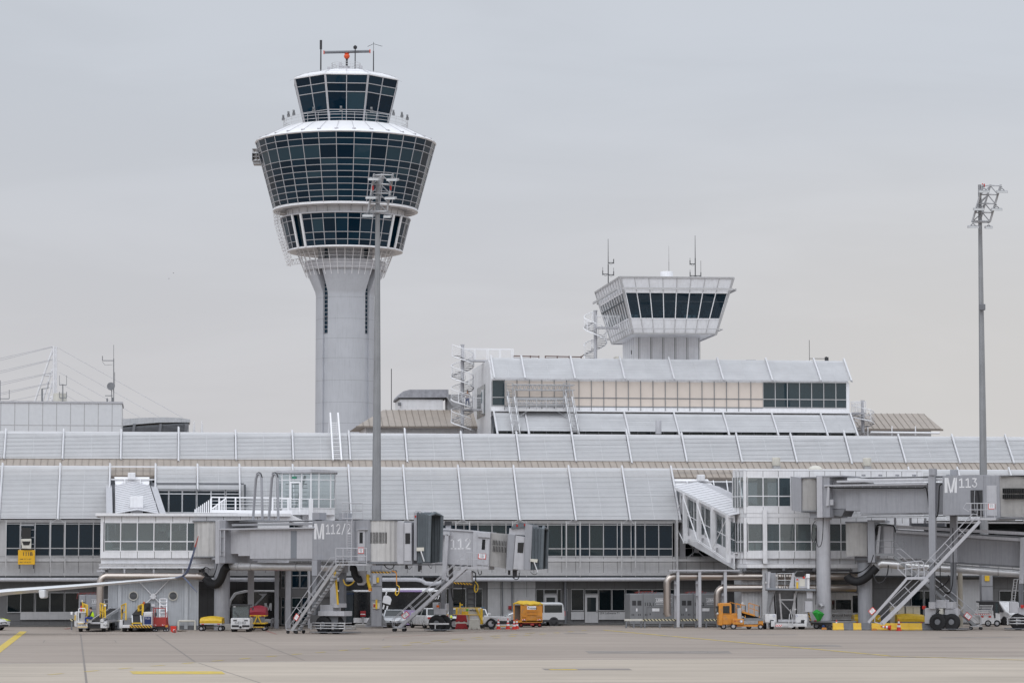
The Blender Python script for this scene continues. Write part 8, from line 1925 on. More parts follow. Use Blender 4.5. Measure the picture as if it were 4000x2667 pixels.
# --- plinths and posts around the mast
for(x0_,x1_,yt,yb,lab)in((1385,1550,2437,2450,'long low dirty concrete plinth under the base of the light mast'),(1316,1386,2444,2459,'short pale concrete plinth beside the wheels of the M112/2 bridge'),(855,905,2436,2460,'concrete plinth under the round column of the M112/2 bridge')):
 fr=gfr((x0_+x1_)/2,yb,0);m=MB();m.pbox(fr,x0_,yt,x1_,yb,0,2.4);solo('concrete_plinth',lab,'plinth',m,M['conc'],fr,(0,0,0),'concrete plinths',bevel=.03)
PF=gfr(1418,2445,0);hp=thing('hydrant_post','grey post with a dark red head standing left of the light mast','post',PF);qbox('head',PF,1407,2385,1428,2407,-.05,.35,'dred',hp,bevel=.03);qbox('head_strip',PF,1408,2396,1427,2399,-.06,-.051,'white2',hp);qbox('post',PF,1413,2408,1421,2440,.05,.2,'galv',hp)
RF=gfr(1361,2443,0);m=MB();c=V(RF,1361,2420,.4);m.lathe([(.01,-.42),(.2,-.4),(.3,-.25),(.3,.25),(.2,.4),(.01,.42)],20,c);q=thing('extinguisher_tank','large red wheeled extinguisher tank beside the bus bellows','extinguisher',RF);part('tank',m,M['redbr']if False else M['dred'],q,smooth=True);qbox('foot',RF,1352,2438,1370,2446,.1,.7,'dark',q)
YB=gfr(1506,2444,0);m=MB();m.lathe([(.17,0),(.2,.62),(.22,.64),(.22,.7),(.01,.72)],16,(0,.2,.1));solo('yellow_bin','orange yellow round bin in front of the silver car','bin',m,M['orange'],YB,(0,0,0),smooth=True)
for x,y,w_,lab,mat in((1901,2457,.45,'brown wooden wheel chock on the ground by the service truck','brown_dark'),(1921,2457,.4,'black rubber wheel chock on the ground by the service truck','black'),(3219,2458,.42,'orange wheel chock beside the blue wheeled dolly','orange'),(3240,2459,.4,'black wheel chock by the leftmost yellow barrier block','black'),(3416,2461,.45,'orange wheel chock left of the lying cone','orange')):
 fr=gfr(x,y,0);m=MB();m.prism([(-w_/2,0),(w_/2,0),(w_/2-.05,.16),(-w_/2+.08,.18)],-.12,.12);solo('wheel_chock',lab,'wheel chock',m,M[mat],fr,(0,0,0),'wheel chocks',bevel=.02)
# --- yellow loader tractor
YF=gfr(2890,2457,0);yl=thing('loader_tractor','worn orange yellow loader tractor with cab and folding rails numbered AF 171','loader',YF)
l_=lambda nm,x0,y0,x1,y1,w0,w1,mat,par=None,**k:qbox(nm,YF,x0,y0,x1,y1,w0,w1,mat,par or yl,**k)
m=MB();m.ppoly(YF,[(2806,2440),(2808,2362),(2812,2355),(2852,2354),(2857,2359),(2858,2396),(2824,2398),(2822,2442)],.0,1.7);cab=part('cab',m,M['orange'],yl,bevel=.04)
l_('cab_window',2824,2365,2850,2394,-.015,-.002,'cglass',cab,bevel=.005);l_('front_window',2800,2366,2808,2396,.2,1.5,'cglass',cab);m=MB();m.ppoly(YF,[(2822,2396),(2897,2394),(2897,2432),(2880,2436),(2858,2440),(2822,2438)],.05,1.8);part('body',m,M['orange'],yl,bevel=.03);l_('side_hatch',2827,2398,2856,2436,.03,.049,'orange')
rp=l_('rear_panel',2862,2416,2906,2438,-.4,.1,'orange',bevel=.03);m=MB();c=V(YF,2866,2428,-.41);m.text('AF 171',c.x,-.412,c.z,.13,1.1,.02);part('lettering',m,M['red'],rp);m=MB();m.disc(tuple(V(YF,2896,2425,-.43)),.12,.02,20);em=part('round_badge',m,M['white2'],rp);m=MB();m.ring(tuple(V(YF,2896,2425,-.43)),.09,.015,18,'y');part('badge_ring',m,M['blue'],em)
m=MB();m.ppoly(YF,[(2906,2412),(2982,2414),(2982,2422),(2906,2424)],-.3,1.2);part('loading_deck',m,M['galv_d'],yl);m=MB();m.ppoly(YF,[(2896,2386),(2950,2404),(2976,2414),(2920,2414),(2896,2400)],.3,1.4);part('ramp',m,M['black'],yl);m=MB();m.ppoly(YF,[(2898,2384),(2950,2400),(2950,2406),(2898,2392)],.0,.25);part('ramp_side',m,M['orange'],yl)
l_('hydraulic_box',2881,2375,2896,2416,-.2,.2,'galv',bevel=.02);m=MB()
for(x0_,y0_,x1_,y1_)in((2875,2355,2911,2364),(2925,2354,2966,2366)):
 for k in(0,.5,1):x=x0_+(x1_-x0_)*k;yt=y0_+(y1_-y0_)*k;m.beam(V(YF,x,yt,.1),V(YF,x,yt+38,.1),.06)
 m.beam(V(YF,x0_,y0_,.1),V(YF,x1_,y1_,.1),.06);m.beam(V(YF,x0_,y0_+18,.1),V(YF,x1_,y1_+20,.1),.05)
m.beam(V(YF,2850,2350,1.4),V(YF,2890,2362,1.4),.05);m.beam(V(YF,2911,2364,.1),V(YF,2911,2412,.1),.06);m.beam(V(YF,2966,2366,.1),V(YF,2966,2412,.1),.06);part('folding_rail',m,M['orange'],yl)
m=MB();c=V(YF,2900,2355,.5);m.disc((c.x,c.y,c.z),.1,.08,14);part('work_lamp',m,M['alu'],yl);m=MB();m.disc(tuple(V(YF,2803,2394,-.05)),.08,.06,12);part('mirror',m,M['alu'],yl);l_('chassis',2870,2438,2980,2446,-.2,1.6,'orange');l_('tail_lamp',2873,2440,2880,2446,-.22,-.201,'red_lens');l_('end_box',2963,2424,2981,2442,-.25,.2,'orange',bevel=.02)
for x,ww,r_2 in((2827,.2,.25),(2864,-.35,.25),(2928,.6,.2),(2970,-.25,.22)):c=V(YF,x,2457,0);wheel(yl,(c.x,ww,r_2),r_2,.2)
# --- passenger stairs seen from behind
SF=gfr(3085,2457,0);ps=thing('passenger_stairs','grey mobile passenger stairs with white wheel housings seen from the rear','passenger stairs',SF)
l_=lambda nm,x0,y0,x1,y1,w0,w1,mat,par=None,**k:qbox(nm,SF,x0,y0,x1,y1,w0,w1,mat,par or ps,**k)
for x0_,x1_,fl in((2988,3034,0),(3107,3155,1)):l_('wheel_housing',x0_,2397,x1_,2432,.2,1.6,'carwhite',bevel=.08)
for x0_,x1_ in((3012,3027),(3142,3152)):l_('white_post',x0_,2424,x1_,2446,-.05,.2,'carwhite',bevel=.02)
for x in(3023,3107+5):
 m=MB();m.disc(tuple(V(SF,x,2404,.19)),.09,.02,18);bd=part('round_badge',m,M['white2'],ps);m=MB();m.ring(tuple(V(SF,x,2404,.185)),.07,.012,16,'y');part('badge_ring',m,M['blue'],bd)
l_('rear_beam',3030,2434,3145,2446,.0,.3,'alu',bevel=.02);l_('warning_plate',3029,2438,3054,2446,-.015,-.002,'redwhite');l_('cross_beam',3040,2418,3110,2428,.5,.8,'grey_l')
m=MB();tops,bots=[V(SF,3030,2306,.6),V(SF,3106,2306,.6)],[V(SF,3036,2420,4.2),V(SF,3104,2420,4.2)]
for i in range(15):
 k=i/14;a,b=tops[0].lerp(bots[0],k),tops[1].lerp(bots[1],k);m.hexa([a+Vector((0,0,-.04)),b+Vector((0,0,-.04)),b+Vector((0,.3,-.04)),a+Vector((0,.3,-.04)),a,b,b+Vector((0,.3,0)),a+Vector((0,.3,0))]);m.hexa([a+Vector((0,.28,-.2)),b+Vector((0,.28,-.2)),b+Vector((0,.3,-.2)),a+Vector((0,.3,-.2)),a+Vector((0,.28,-.04)),b+Vector((0,.28,-.04)),b+Vector((0,.3,-.04)),a+Vector((0,.3,-.04))])
part('tread',m,M['galv_d'],ps);m=MB();o=Vector((0,.32,.02));m.hexa([tops[0]+o,tops[1]+o,bots[1]+o,bots[0]+o]+[p+o+Vector((0,.03,.03))for p in(tops[0],tops[1],bots[1],bots[0])]);part('under_sheet',m,M['inner_d'],ps);m=MB()
for p,q,o in((tops[0],bots[0],-.12),(tops[1],bots[1],.12)):o=Vector((o,0,0));m.beam(p+o,q+o,.1,.35)
part('stringer',m,M['dark'],ps);m=MB()
for p,q in(((3026,2306),(3000,2395)),((3045,2316),(3053,2420)),((3112,2306),(3094,2395)),((3104,2316),(3100,2420))):m.beam(V(SF,*p,.4),V(SF,*q,.6),.12)
m.beam(V(SF,3046,2342,.45),V(SF,3098,2398,.5),.06);m.beam(V(SF,3042,2341,.45),V(SF,3100,2341,.45),.09);part('lift_frame',m,M['galv'],ps)
m=MB();m.ppoly(SF,[(3000,2310),(3024,2310),(2998,2394),(2994,2394)],.3,.34);part('side_sheet',m,M['galv_d'],ps)
m=MB();m.tube(V(SF,2995,2300,-.15),V(SF,3186,2304,-.15),.085,10);part('bumper_tube',m,M['grey_b'],ps,smooth=True)
l_('platform',2996,2300,3186,2306,.0,1.6,'grey_d');l_('side_shield',2992,2236,2999,2298,.0,1.2,'grey',bevel=.01);l_('side_shield',3006,2236,3030,2297,.4,.45,'grey',bevel=.01);m=MB();m.ppoly(SF,[(3000,2232),(3010,2231),(3004,2296),(2998,2296)],-.1,.1);part('shield_edge',m,M['grey_l'],ps)
m=MB();m.ppoly(SF,[(3096,2236),(3104,2236),(3100,2296),(3082,2296)],.1,.2);part('shield_edge',m,M['grey_l'],ps);m=MB()
for y in(2239,2265):m.tube(V(SF,3036,y,.3),V(SF,3104,y,.3),.022,5)
for x in(3032,3037,3066):m.tube(V(SF,x,2238,.3),V(SF,x,2296,.3),.025,5)
part('gate_rail',m,M['alu'],ps)
cbx=l_('control_box',3106,2250,3152,2297,.0,.5,'grey_l',bevel=.02);l_('box_door',3123,2260,3144,2288,-.012,-.002,'cream',cbx);m=MB();m.ppoly(SF,[(3105,2244),(3112,2230),(3140,2228),(3145,2246),(3140,2250),(3110,2250)],-.15,.5);part('console_hood',m,M['black_gl'],ps,bevel=.04)
m=MB();m.disc(tuple(V(SF,3140,2254,-.06)),.09,.06,14);part('stop_button',m,M['redbr'],cbx);l_('yellow_bracket',3111,2272,3118,2297,-.05,.0,'yellow',cbx);l_('red_label',3111,2260,3118,2265,-.013,-.003,'redbr',cbx)
l_('side_post',3153,2241,3162,2298,.0,.2,'white',bevel=.01);l_('switch_box',3149,2240,3163,2256,-.1,.0,'white2');l_('hang_box',3151,2306,3174,2336,.1,.5,'grey_l',bevel=.02);l_('hang_box',3145,2347,3174,2389,.2,.7,'grey_l',bevel=.02)
m=MB();m.disc(tuple(V(SF,2992,2274,-.12)),.07,.08,12);part('mirror',m,M['alu'],ps);m=MB();m.pipe([V(SF,3080,2446,-.25),V(SF,3084,2400,-.2),V(SF,3088,2392,-.2),V(SF,3092,2400,-.2),V(SF,3098,2448,-.25)],.035,6);m.tube(V(SF,3080,2447,-.25),V(SF,3099,2448,-.25),.03,5);m.tube(V(SF,3087,2393,-.2),V(SF,3088,2378,-.2),.03,5);m.box(V(SF,3084,0,0).x,V(SF,3091,0,0).x,-.25,-.15,V(SF,3087,2380,-.2).z,V(SF,3087,2376,-.2).z);part('tow_bar',m,M['alu'],ps)
for x,ww in((3009,.0),(3130,.0)):c=V(SF,x,2457,0);wheel(ps,(c.x,ww+.45,.42),.42,.3,axis='x')
for x,ww in((2985,.9),(3100,1.2),(3125,1.2)):c=V(SF,x,2457,0);wheel(ps,(c.x,ww,.25),.25,.25,axis='x')
# --- things around the M113 column
GF=gfr(3198,2456,0);m=MB();random.seed(9);ap_=V(GF,3192,2379,-.9);b0=[];rim=[]
for i in range(14):
 a=2*PI*i/14;rr=(.46 if i%3 else.3)+random.uniform(-.06,.06);p=V(GF,3198,2389,-.9);rim.append(Vector((p.x+rr*1.05*math.cos(a),-.9+rr*.8*math.sin(a),p.z+random.uniform(-.16,.16))));b0.append(Vector((p.x-.03+.12*math.cos(a),-.9+.12*math.sin(a),V(GF,3198,2424,-.9).z+random.uniform(-.08,.12))))
m.v=[tuple(ap_)]+[tuple(p)for p in rim]+[tuple(p)for p in b0];n=14
for i in range(n):j=(i+1)%n;m.f+=[(0,1+i,1+j),(1+i,15+i,15+j,1+j)];m.mi+=[0,0]
solo('green_sack','bright green plastic sack hung on a pole before the round column','sack',m,M['green'],GF,(0,-.9,0),smooth=True)
EF=gfr(3212,2454,0);m=MB();m.pipe([V(EF,3202,2372,-.6),V(EF,3204,2362,-.7),V(EF,3210,2362,-.9),V(EF,3214,2370,-1.1)],[.15,.17,.17,.17],14);m.tube(V(EF,3198,2374,-.5),V(EF,3198,2440,-.5),.03,5);solo('pipe_elbow','short silver pipe elbow with dark mouth at the round column','pipe',m,M['alu'],EF,(0,-.6,0),smooth=True)
HF=gfr(3164,2454,0);hl=thing('tow_pole','yellow and black striped tow pole leaning beside the passenger stairs','tow pole',HF);m=MB();m.beam(V(HF,3172,2442,0),V(HF,3158,2392,0),.12);part('pole',m,M['hazard'],hl);m=MB();m.tube(V(HF,3158,2394,0),V(HF,3156,2382,0),.03,5);m.tube(V(HF,3152,2390,0),V(HF,3166,2388,0),.025,5);part('grip',m,M['dark'],hl)
DF=gfr(3205,2456,0);dl=thing('dolly_trailer','low dark dolly trailer with a blue hubbed wheel by the barrier blocks','trailer',DF);qbox('deck',DF,3168,2424,3345,2430,.2,1.8,'galv_d',dl);qbox('frame',DF,3176,2430,3250,2438,.3,1.6,'dark',dl);qbox('edge',DF,3180,2421,3200,2425,.1,.2,'red',dl)
c=V(DF,3217,2456,.2);wheel(dl,(c.x,.2,.22),.22,.15,hub='blue');c=V(DF,3192,2456,.2);wheel(dl,(c.x,.6,.24),.24,.2)
CF=gfr(3270,2450,0);cw=thing('crowd_barrier','galvanised crowd barrier standing on the low dolly','crowd barrier',CF);m=MB()
for y in(2394,2418):m.tube(V(CF,3202,y,0),V(CF,3336,y,0),.022,6)
for i in range(24):x=3202+i*5.83;m.tube(V(CF,x,2394,0),V(CF,x,2418,0),.012,4)
for x in(3202,3336):m.tube(V(CF,x,2394,0),V(CF,x,2424,0),.022,5)
part('panel',m,M['galv'],cw);m=MB();m.pbox(CF,3210,2426,3345,2440,.3,1.2);solo('concrete_plinth','wide concrete plinth behind the barrier blocks under the low bridge column','plinth',m,M['conc'],CF,(0,.3,0),'concrete plinths')
blocks=[(3253,3297,'yellow','leftmost yellow concrete barrier block'),(3295,3334,'grey_d','dark grey barrier block between the two short yellow ones'),(3332,3366,'yellow','short yellow barrier block between two dark grey ones'),(3364,3407,'grey_d','dark grey barrier block left of the lying cone'),(3405,3446,'yellow','yellow barrier block under the foot of the long folding stair'),(3444,3499,'yellow','yellow barrier block behind the lying cone'),(3497,3552,'yellow','yellow barrier block right behind the second upright cone'),(3550,3604,'yellow','scuffed yellow barrier block beside the rightmost dark grey block'),(3600,3660,'grey_d','rightmost dark grey barrier block before the bridge wheels')]
for i,(a,b,mat,lab)in enumerate(blocks):
 yb=2460+.4*(i>3);fr=gfr((a+b)/2,yb,0);p,q=V(fr,a,yb,0),V(fr,b,2432+.5*(i>3),0);h_=q.z
 m=MB();m.prism([(0,0),(-.12,.0),(-.12,.10),(0,.22),(.12,h_),(.32,h_),(.44,.22),(.56,.1),(.56,0)],p.x+.02,q.x-.02,axis='x');solo('barrier_block',lab,'barrier block',m,pm('worn_yellow_block',(.66,.41,.03),.6,var=.12,dirt=((.30,.27,.20),.75,2.2))if mat=='yellow' else pm('grey_block',(.13,.135,.15),.7,var=.2,dirt=((.25,.24,.23),.5,2)),fr,(0,0,0),'concrete barrier blocks in a row',bevel=.03)
for a,b,lab in((3478,3533,'beige switch cabinet behind the stair, left one of two'),(3540,3594,'beige switch cabinet behind the stair, right one of two')):
 fr=dfr((a+b)/2,234,0);m=MB();m.pbox(fr,a,2367,b,2440,0,.6);t=thing('switch_cabinet',lab,'cabinet',fr,(0,0,0),'beige switch cabinets');part('body',m,M['cream'],t,bevel=.02);m=MB();m.pbox(fr,a-1,2365,b+1,2368,-.05,.65);part('lid',m,M['panel'],t);m=MB();m.pbox(fr,(a+b)/2-.4,2370,(a+b)/2+.4,2438,-.006,-.001);part('door_gap',m,M['dark'],t)
# --- white tow tractor at the right
XF_=gfr(3850,2446,0);xt=thing('tow_tractor','white tow tractor with dark cab and slatted bed at the right edge','tow tractor',XF_)
l_=lambda nm,x0,y0,x1,y1,w0,w1,mat,par=None,**k:qbox(nm,XF_,x0,y0,x1,y1,w0,w1,mat,par or xt,**k)
l_('body',3829,2402,3885,2436,.0,1.6,'carwhite',bevel=.04);m=MB();m.ppoly(XF_,[(3885,2392),(3906,2394),(3909,2430),(3900,2436),(3885,2434)],.05,1.6);part('cab_door',m,M['carwhite'],xt,bevel=.03);l_('rear_body',3790,2404,3829,2434,.2,1.8,'carwhite',bevel=.03)
l_('cab_roof',3826,2347,3904,2353,.0,1.7,'dark',bevel=.02);l_('cab_back',3825,2353,3884,2364,.05,.15,'dark');l_('cab_post',3882,2353,3888,2412,.0,.1,'dark');l_('cab_post',3899,2353,3904,2394,.0,.1,'dark');l_('side_window',3887,2353,3900,2392,.04,.06,'bglass');l_('cab_inside',3830,2353,3900,2400,1.2,1.25,'inner_d')
m=MB()
for i in range(4):m.beam(V(XF_,3815+i*2.5,2364+i*9,-.05),V(XF_,3874+i*1,2364+i*9,-.05),.06)
m.beam(V(XF_,3826,2362,-.05),V(XF_,3806,2396,-.05),.06);m.beam(V(XF_,3878,2362,-.05),V(XF_,3866,2396,-.05),.06);m.pbox(XF_,3812,2384,3880,2402,.0,.1);part('slatted_bed',m,M['carwhite'],xt)
for x in(3832,3862):l_('tail_lamp',x,2404,x+10,2410,-.03,-.002,'red_lens')
l_('roof_lamp',3855,2332,3863,2348,.5,.65,'yellow');l_('hazard_strip',3805,2396,3870,2399,-.12,-.1,'redwhite')
for x in(3860,3895):c=V(XF_,x,2444,0);wheel(xt,(c.x,-.03,.27),.27,.25)
c=V(XF_,3800,2444,.3);wheel(xt,(c.x,.3,.27),.27,.25)
# --- columns of the right gate building and odd wall pieces behind
for px,lab in((3750,'beige round concrete column behind the grey stair at the right'),):
 fr=dfr(px,236,0);m=MB();m.lathe([(.2,0),(.2,fr.z(2235,px))],20);solo('round_column',lab,'column',m,pm('beige_column',(.33,.30,.25),.7),fr,(0,0,0),smooth=True)
#  aircraft wing reaching in from the left
AF_=dfr(300,206,0);wg=thing('aircraft_wing','white airliner wing reaching in from the left with an upturned blue winglet','aircraft wing',AF_,(AF_.u(-500),0,2.2))
def loft(secs,mat,name,par,n=14):
 """secs: (px, py, chord, thick, w) lens sections normal to the path"""
 C=[V(AF_,s[0],s[1],0)for s in secs];m=MB()
 for i,s in enumerate(secs):
  d=(C[min(i+1,len(C)-1)]-C[max(i-1,0)]).normalized();nn=Vector((-d.z,0,d.x))
  for k in range(n):a=2*PI*k/n;p=C[i]+nn*(s[3]/2*math.sin(a)*(1-.35*math.cos(a)))+Vector((0,s[4]+s[2]/2*(1-math.cos(a)),0));m.v.append(tuple(p))
 for i in range(len(secs)-1):
  for k in range(n):j=(k+1)%n;m.f.append((i*n+k,i*n+j,(i+1)*n+j,(i+1)*n+k));m.mi.append(0)
 m.f.append(tuple(range(n)));m.mi.append(0);m.f.append(tuple((len(secs)-1)*n+k for k in reversed(range(n))));m.mi.append(0)
 return part(name,m,mat if not isinstance(mat,str)else M[mat],par,smooth=True)
wm=pm('wing_paint',(.66,.67,.69),.3,var=.04)
loft([(-520,2380,4.6,.75,0),(0,2312,3.2,.44,1.2),(300,2288,2.4,.30,2.0),(540,2267,1.8,.20,2.6),(668,2257,1.5,.15,2.9)],wm,'wing',wg)
bm=pm('winglet_blue',(.10,.13,.23),.3);wl=loft([(664,2257,1.5,.15,2.9),(690,2250,1.45,.15,2.95),(706,2236,1.35,.14,3.0),(716,2214,1.2,.13,3.1),(730,2165,.95,.11,3.4),(738,2134,.8,.10,3.6)],bm,'winglet',wg)
loft([(738,2134,.8,.10,3.6),(744,2112,.6,.08,3.8),(750,2090,.35,.04,4.0)],pm('winglet_red',(.5,.07,.04),.35),'winglet_tip',wg);loft([(692,2250,.8,.12,3.1),(712,2272,.7,.1,3.2),(748,2314,.3,.04,3.4)],bm,'lower_winglet',wg)
m=MB();m.ppoly(AF_,[(150,2304),(174,2302),(175,2331),(170,2336),(157,2336),(153,2328)],1.0,2.6);part('flap_fairing',m,wm,wg,bevel=.08)
m=MB();c=V(AF_,668,2257,2.7);m.box(c.x-.05,c.x+.05,2.7,2.8,c.z-.05,c.z+.05);part('navigation_light',m,M['white2'],wg,bevel=.02)
#  people
def person(label,fr,base,J,E,clothes,rz=0,hair=True,group=None):
 """J: joint name -> (x, y, z, radius); E: bones. The body is one skinned surface; clothes are skinned sub-chains a little wider"""
 t=thing('person',label,'person',fr,base,group);o_=Vector(base)
 def skin(name,names,edges,grow,mat,root):
  idx={n_:i for i,n_ in enumerate(names)};me=bpy.data.meshes.new(name);me.from_pydata([J[n_][:3]for n_ in names],[(idx[a],idx[b])for a,b in edges],[]);me.materials.append(mat)
  ob=bpy.data.objects.new(name,me);COL.objects.link(ob);ob.parent=t;sk=ob.modifiers.new('skin','SKIN');sk.use_smooth_shade=True
  for i,n_ in enumerate(names):v=me.skin_vertices[0].data[i];r_2=J[n_][3]*grow;v.radius=(r_2,r_2);v.use_root=(n_==root)
  sb=ob.modifiers.new('sub','SUBSURF');sb.levels=1;sb.render_levels=1;return ob
 skin('body',list(J),E,1.0,M['skin'],'pelvis')
 for name,names,grow,mat,root in clothes:skin(name,names,[(a,b)for a,b in E if a in names and b in names],grow,mat,root)
 hd=J['head'];
 m=MB();f_=J['nose'];dx,dy=f_[0]-hd[0],f_[1]-hd[1];l_2=math.hypot(dx,dy)or 1;dx,dy=dx/l_2,dy/l_2
 m.lathe([(.02,.125),(.075,.10),(.102,.04),(.098,-.03),(.07,-.06)],16,(hd[0]-dx*.022,hd[1]-dy*.022,hd[2]+.02));ob=mesh_obj('hair',m,M['hair'],smooth=True);ob.parent=t
 m=MB()
 for s in(-1,1):m.lathe([(.004,-.012),(.014,0),(.004,.012)],8,(hd[0]+dx*.088-dy*.035*s,hd[1]+dy*.088+dx*.035*s,hd[2]+.005))
 ob=mesh_obj('eyes',m,M['dark'],smooth=True);ob.parent=t
 return t
def hand(J,E,wrist,d,side,n):
 """palm and five fingers from a wrist joint along d"""
 w_=Vector(J[wrist][:3]);d=Vector(d).normalized();s=Vector(side).normalized();J[n+'palm']=(*(w_+d*.07),.026);E.append((wrist,n+'palm'))
 for i,(o,l)in enumerate(((-.03,.075),(-.01,.085),(.01,.08),(.03,.065))):k=n+'finger%d'%i;J[k]=(*(w_+d*(.08+l)+s*o-Vector((0,0,.02))),.008);E.append((n+'palm',k))
 J[n+'thumb']=(*(w_+d*.08+s*-.055),.010);E.append((n+'palm',n+'thumb'))
# the seated worker, facing left along the front of the belt loader
sx,sz=V(LF,352,2417,-.15).x,V(LF,352,2417,-.15).z;sy=-.1
J={'pelvis':(sx+.12,sy,sz+.10,.145),'waist':(sx+.15,sy,sz+.26,.14),'chest':(sx+.12,sy,sz+.47,.165),'neck':(sx+.05,sy,sz+.64,.065),'head':(sx+.01,sy,sz+.80,.105),'crown':(sx+.02,sy,sz+.87,.08),'nose':(sx-.10,sy,sz+.78,.022),'chin':(sx-.06,sy,sz+.71,.04),'shoulder_l':(sx+.10,sy-.19,sz+.54,.07),'elbow_l':(sx-.02,sy-.24,sz+.27,.052),'wrist_l':(sx-.24,sy-.12,sz+.17,.034),'shoulder_r':(sx+.10,sy+.19,sz+.54,.07),'elbow_r':(sx-.02,sy+.24,sz+.27,.052),'wrist_r':(sx-.24,sy+.10,sz+.18,.034),'hip_l':(sx+.08,sy-.11,sz+.08,.10),'knee_l':(sx-.36,sy-.13,sz+.10,.075),'ankle_l':(sx-.30,sy-.12,sz-.30,.05),'toe_l':(sx-.47,sy-.14,sz-.36,.042),'hip_r':(sx+.08,sy+.11,sz+.08,.10),'knee_r':(sx-.38,sy+.13,sz+.11,.075),'ankle_r':(sx-.36,sy+.12,sz-.28,.05),'toe_r':(sx-.53,sy+.13,sz-.34,.042)}
E=[('pelvis','waist'),('waist','chest'),('chest','neck'),('neck','head'),('head','crown'),('head','nose'),('head','chin')]+[e for s in 'lr' for e in(('chest','shoulder_'+s),('shoulder_'+s,'elbow_'+s),('elbow_'+s,'wrist_'+s),('pelvis','hip_'+s),('hip_'+s,'knee_'+s),('knee_'+s,'ankle_'+s),('ankle_'+s,'toe_'+s))]
hand(J,E,'wrist_l',(-1,.3,-.2),(0,1,0),'l_');hand(J,E,'wrist_r',(-1,-.3,-.2),(0,-1,0),'r_')
trous=['pelvis']+[a+'_'+s for s in 'lr' for a in('hip','knee','ankle')];top=['waist','chest','neck']+[a+'_'+s for s in 'lr' for a in('shoulder','elbow','wrist')]
person('worker in yellow vest and blue trousers sitting on the belt loader',LF,(0,0,0),J,E,[('trousers',trous+['waist'],1.12,M['navy']if False else pm('work_blue',(.02,.045,.22),.8),'pelvis'),('jacket',top,1.08,M['dark'],'chest'),('vest',['pelvis','waist','chest','shoulder_l','shoulder_r'],1.36,M['hivis'],'chest'),('shoes',['ankle_l','toe_l'],1.2,M['dark'],'ankle_l'),('shoes',['ankle_r','toe_r'],1.2,M['dark'],'ankle_r')])
# the man on the spiral stair landing, facing the camera, arms behind his back
pw_=KB+6.7;q=corner(1826,1594,pw_);sx,sy,fz=q.x,pw_,q.z
J={'pelvis':(sx,sy,fz+.93,.14),'waist':(sx,sy,fz+1.08,.13),'chest':(sx,sy,fz+1.32,.17),'neck':(sx,sy-.01,fz+1.5,.06),'head':(sx,sy-.02,fz+1.66,.10),'crown':(sx,sy,fz+1.73,.08),'nose':(sx,sy-.13,fz+1.64,.022),'chin':(sx,sy-.09,fz+1.57,.04)}
for s,k in(('l',-1),('r',1)):
 J.update({'shoulder_'+s:(sx+k*.19,sy,fz+1.40,.075),'elbow_'+s:(sx+k*.29,sy+.08,fz+1.14,.052),'wrist_'+s:(sx+k*.14,sy+.16,fz+.97,.035),'hip_'+s:(sx+k*.10,sy,fz+.88,.10),'knee_'+s:(sx+k*.14,sy-.02,fz+.48,.07),'ankle_'+s:(sx+k*.15,sy+.02,fz+.08,.048),'toe_'+s:(sx+k*.17,sy-.14,fz+.045,.042)})
E=[('pelvis','waist'),('waist','chest'),('chest','neck'),('neck','head'),('head','crown'),('head','nose'),('head','chin')]+[e for s in 'lr' for e in(('chest','shoulder_'+s),('shoulder_'+s,'elbow_'+s),('elbow_'+s,'wrist_'+s),('pelvis','hip_'+s),('hip_'+s,'knee_'+s),('knee_'+s,'ankle_'+s),('ankle_'+s,'toe_'+s))]
hand(J,E,'wrist_l',(.8,.2,-.5),(0,0,1),'l_');hand(J,E,'wrist_r',(-.8,.2,-.5),(0,0,1),'r_')
person('man in pale pullover and blue jeans standing on the spiral stair landing',B,(0,0,0),J,E,[('jeans',trous,1.12,pm('jeans_blue',(.03,.06,.17),.8),'pelvis'),('pullover',['pelvis']+top,1.12,pm('pale_pullover',(.40,.36,.35),.9),'chest'),('shoes',['ankle_l','toe_l'],1.2,M['dark'],'ankle_l'),('shoes',['ankle_r','toe_r'],1.2,M['dark'],'ankle_r')])
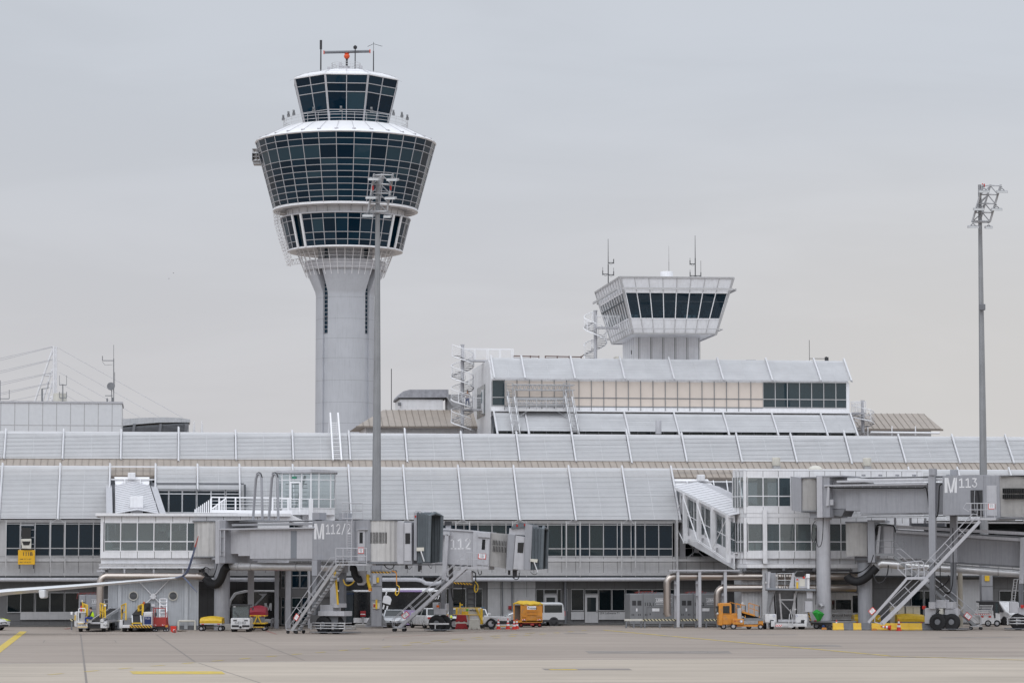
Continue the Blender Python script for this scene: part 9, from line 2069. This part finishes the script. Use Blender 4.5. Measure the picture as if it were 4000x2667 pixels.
# people sitting behind the terrace glass, seen from behind
for px,shirt,lab in((628,'hivis','person in yellow vest sitting behind the terrace glass, next to the link roof'),(657,'dark','person in dark jacket sitting behind the terrace glass between two yellow vests'),(686,'hivis','person in yellow vest sitting behind the terrace glass, furthest from the link')):
 ww=tw+.7;q=corner(px,2003,ww);sx,sy,fz=q.x,ww,q.z-.35
 J={'pelvis':(sx,sy,fz+.12,.15),'waist':(sx,sy,fz+.28,.14),'chest':(sx,sy,fz+.5,.17),'neck':(sx,sy,fz+.66,.06),'head':(sx,sy,fz+.82,.10),'crown':(sx,sy,fz+.88,.08),'nose':(sx,sy+.12,fz+.80,.022)}
 for s,k in(('l',-1),('r',1)):J.update({'shoulder_'+s:(sx+k*.19,sy,fz+.56,.07),'elbow_'+s:(sx+k*.25,sy+.1,fz+.3,.05),'wrist_'+s:(sx+k*.12,sy+.33,fz+.25,.034),'hip_'+s:(sx+k*.1,sy,fz+.1,.1),'knee_'+s:(sx+k*.12,sy+.42,fz+.12,.07),'ankle_'+s:(sx+k*.12,sy+.42,fz-.3,.05),'toe_'+s:(sx+k*.12,sy+.56,fz-.33,.04)})
 E=[('pelvis','waist'),('waist','chest'),('chest','neck'),('neck','head'),('head','crown'),('head','nose')]+[e for s in 'lr' for e in(('chest','shoulder_'+s),('shoulder_'+s,'elbow_'+s),('elbow_'+s,'wrist_'+s),('pelvis','hip_'+s),('hip_'+s,'knee_'+s),('knee_'+s,'ankle_'+s),('ankle_'+s,'toe_'+s))]
 hand(J,E,'wrist_l',(.3,1,-.2),(1,0,0),'l_');hand(J,E,'wrist_r',(-.3,1,-.2),(-1,0,0),'r_')
 person(lab,B,(0,0,0),J,E,[('trousers',trous,1.1,M['dark'],'pelvis'),('jacket',['waist']+top,1.15,M[shirt],'chest')],group='people behind the terrace glass')
#  two birds
for px,py,lab in((667,1066,'small dark bird in the sky at the left, the higher one'),(649,1088,'small dark bird in the sky at the left, the lower one')):
 fr=dfr(px,300,20);z=fr.z(py,px);K_=.34;m=MB();m.lathe([(.01,-.2),(.05,-.08),(.07,0),(.05,.1),(.02,.16),(.01,.22)],10,(0,0,z),axis='x')
 m.add([(-.06,0,z+.02),(.07,0,z+.02),(.02,-.32,z+.12),(-.05,-.30,z+.12)],[(0,1,2,3)]);m.add([(-.06,0,z+.02),(.07,0,z+.02),(.02,.32,z+.12),(-.05,.30,z+.12)],[(3,2,1,0)]);m.v=[(x*K_,y*K_,z+(zz-z)*K_)for x,y,zz in m.v];solo('bird',lab,'bird',m,M['dark'],fr,(0,0,z),'birds in the sky')
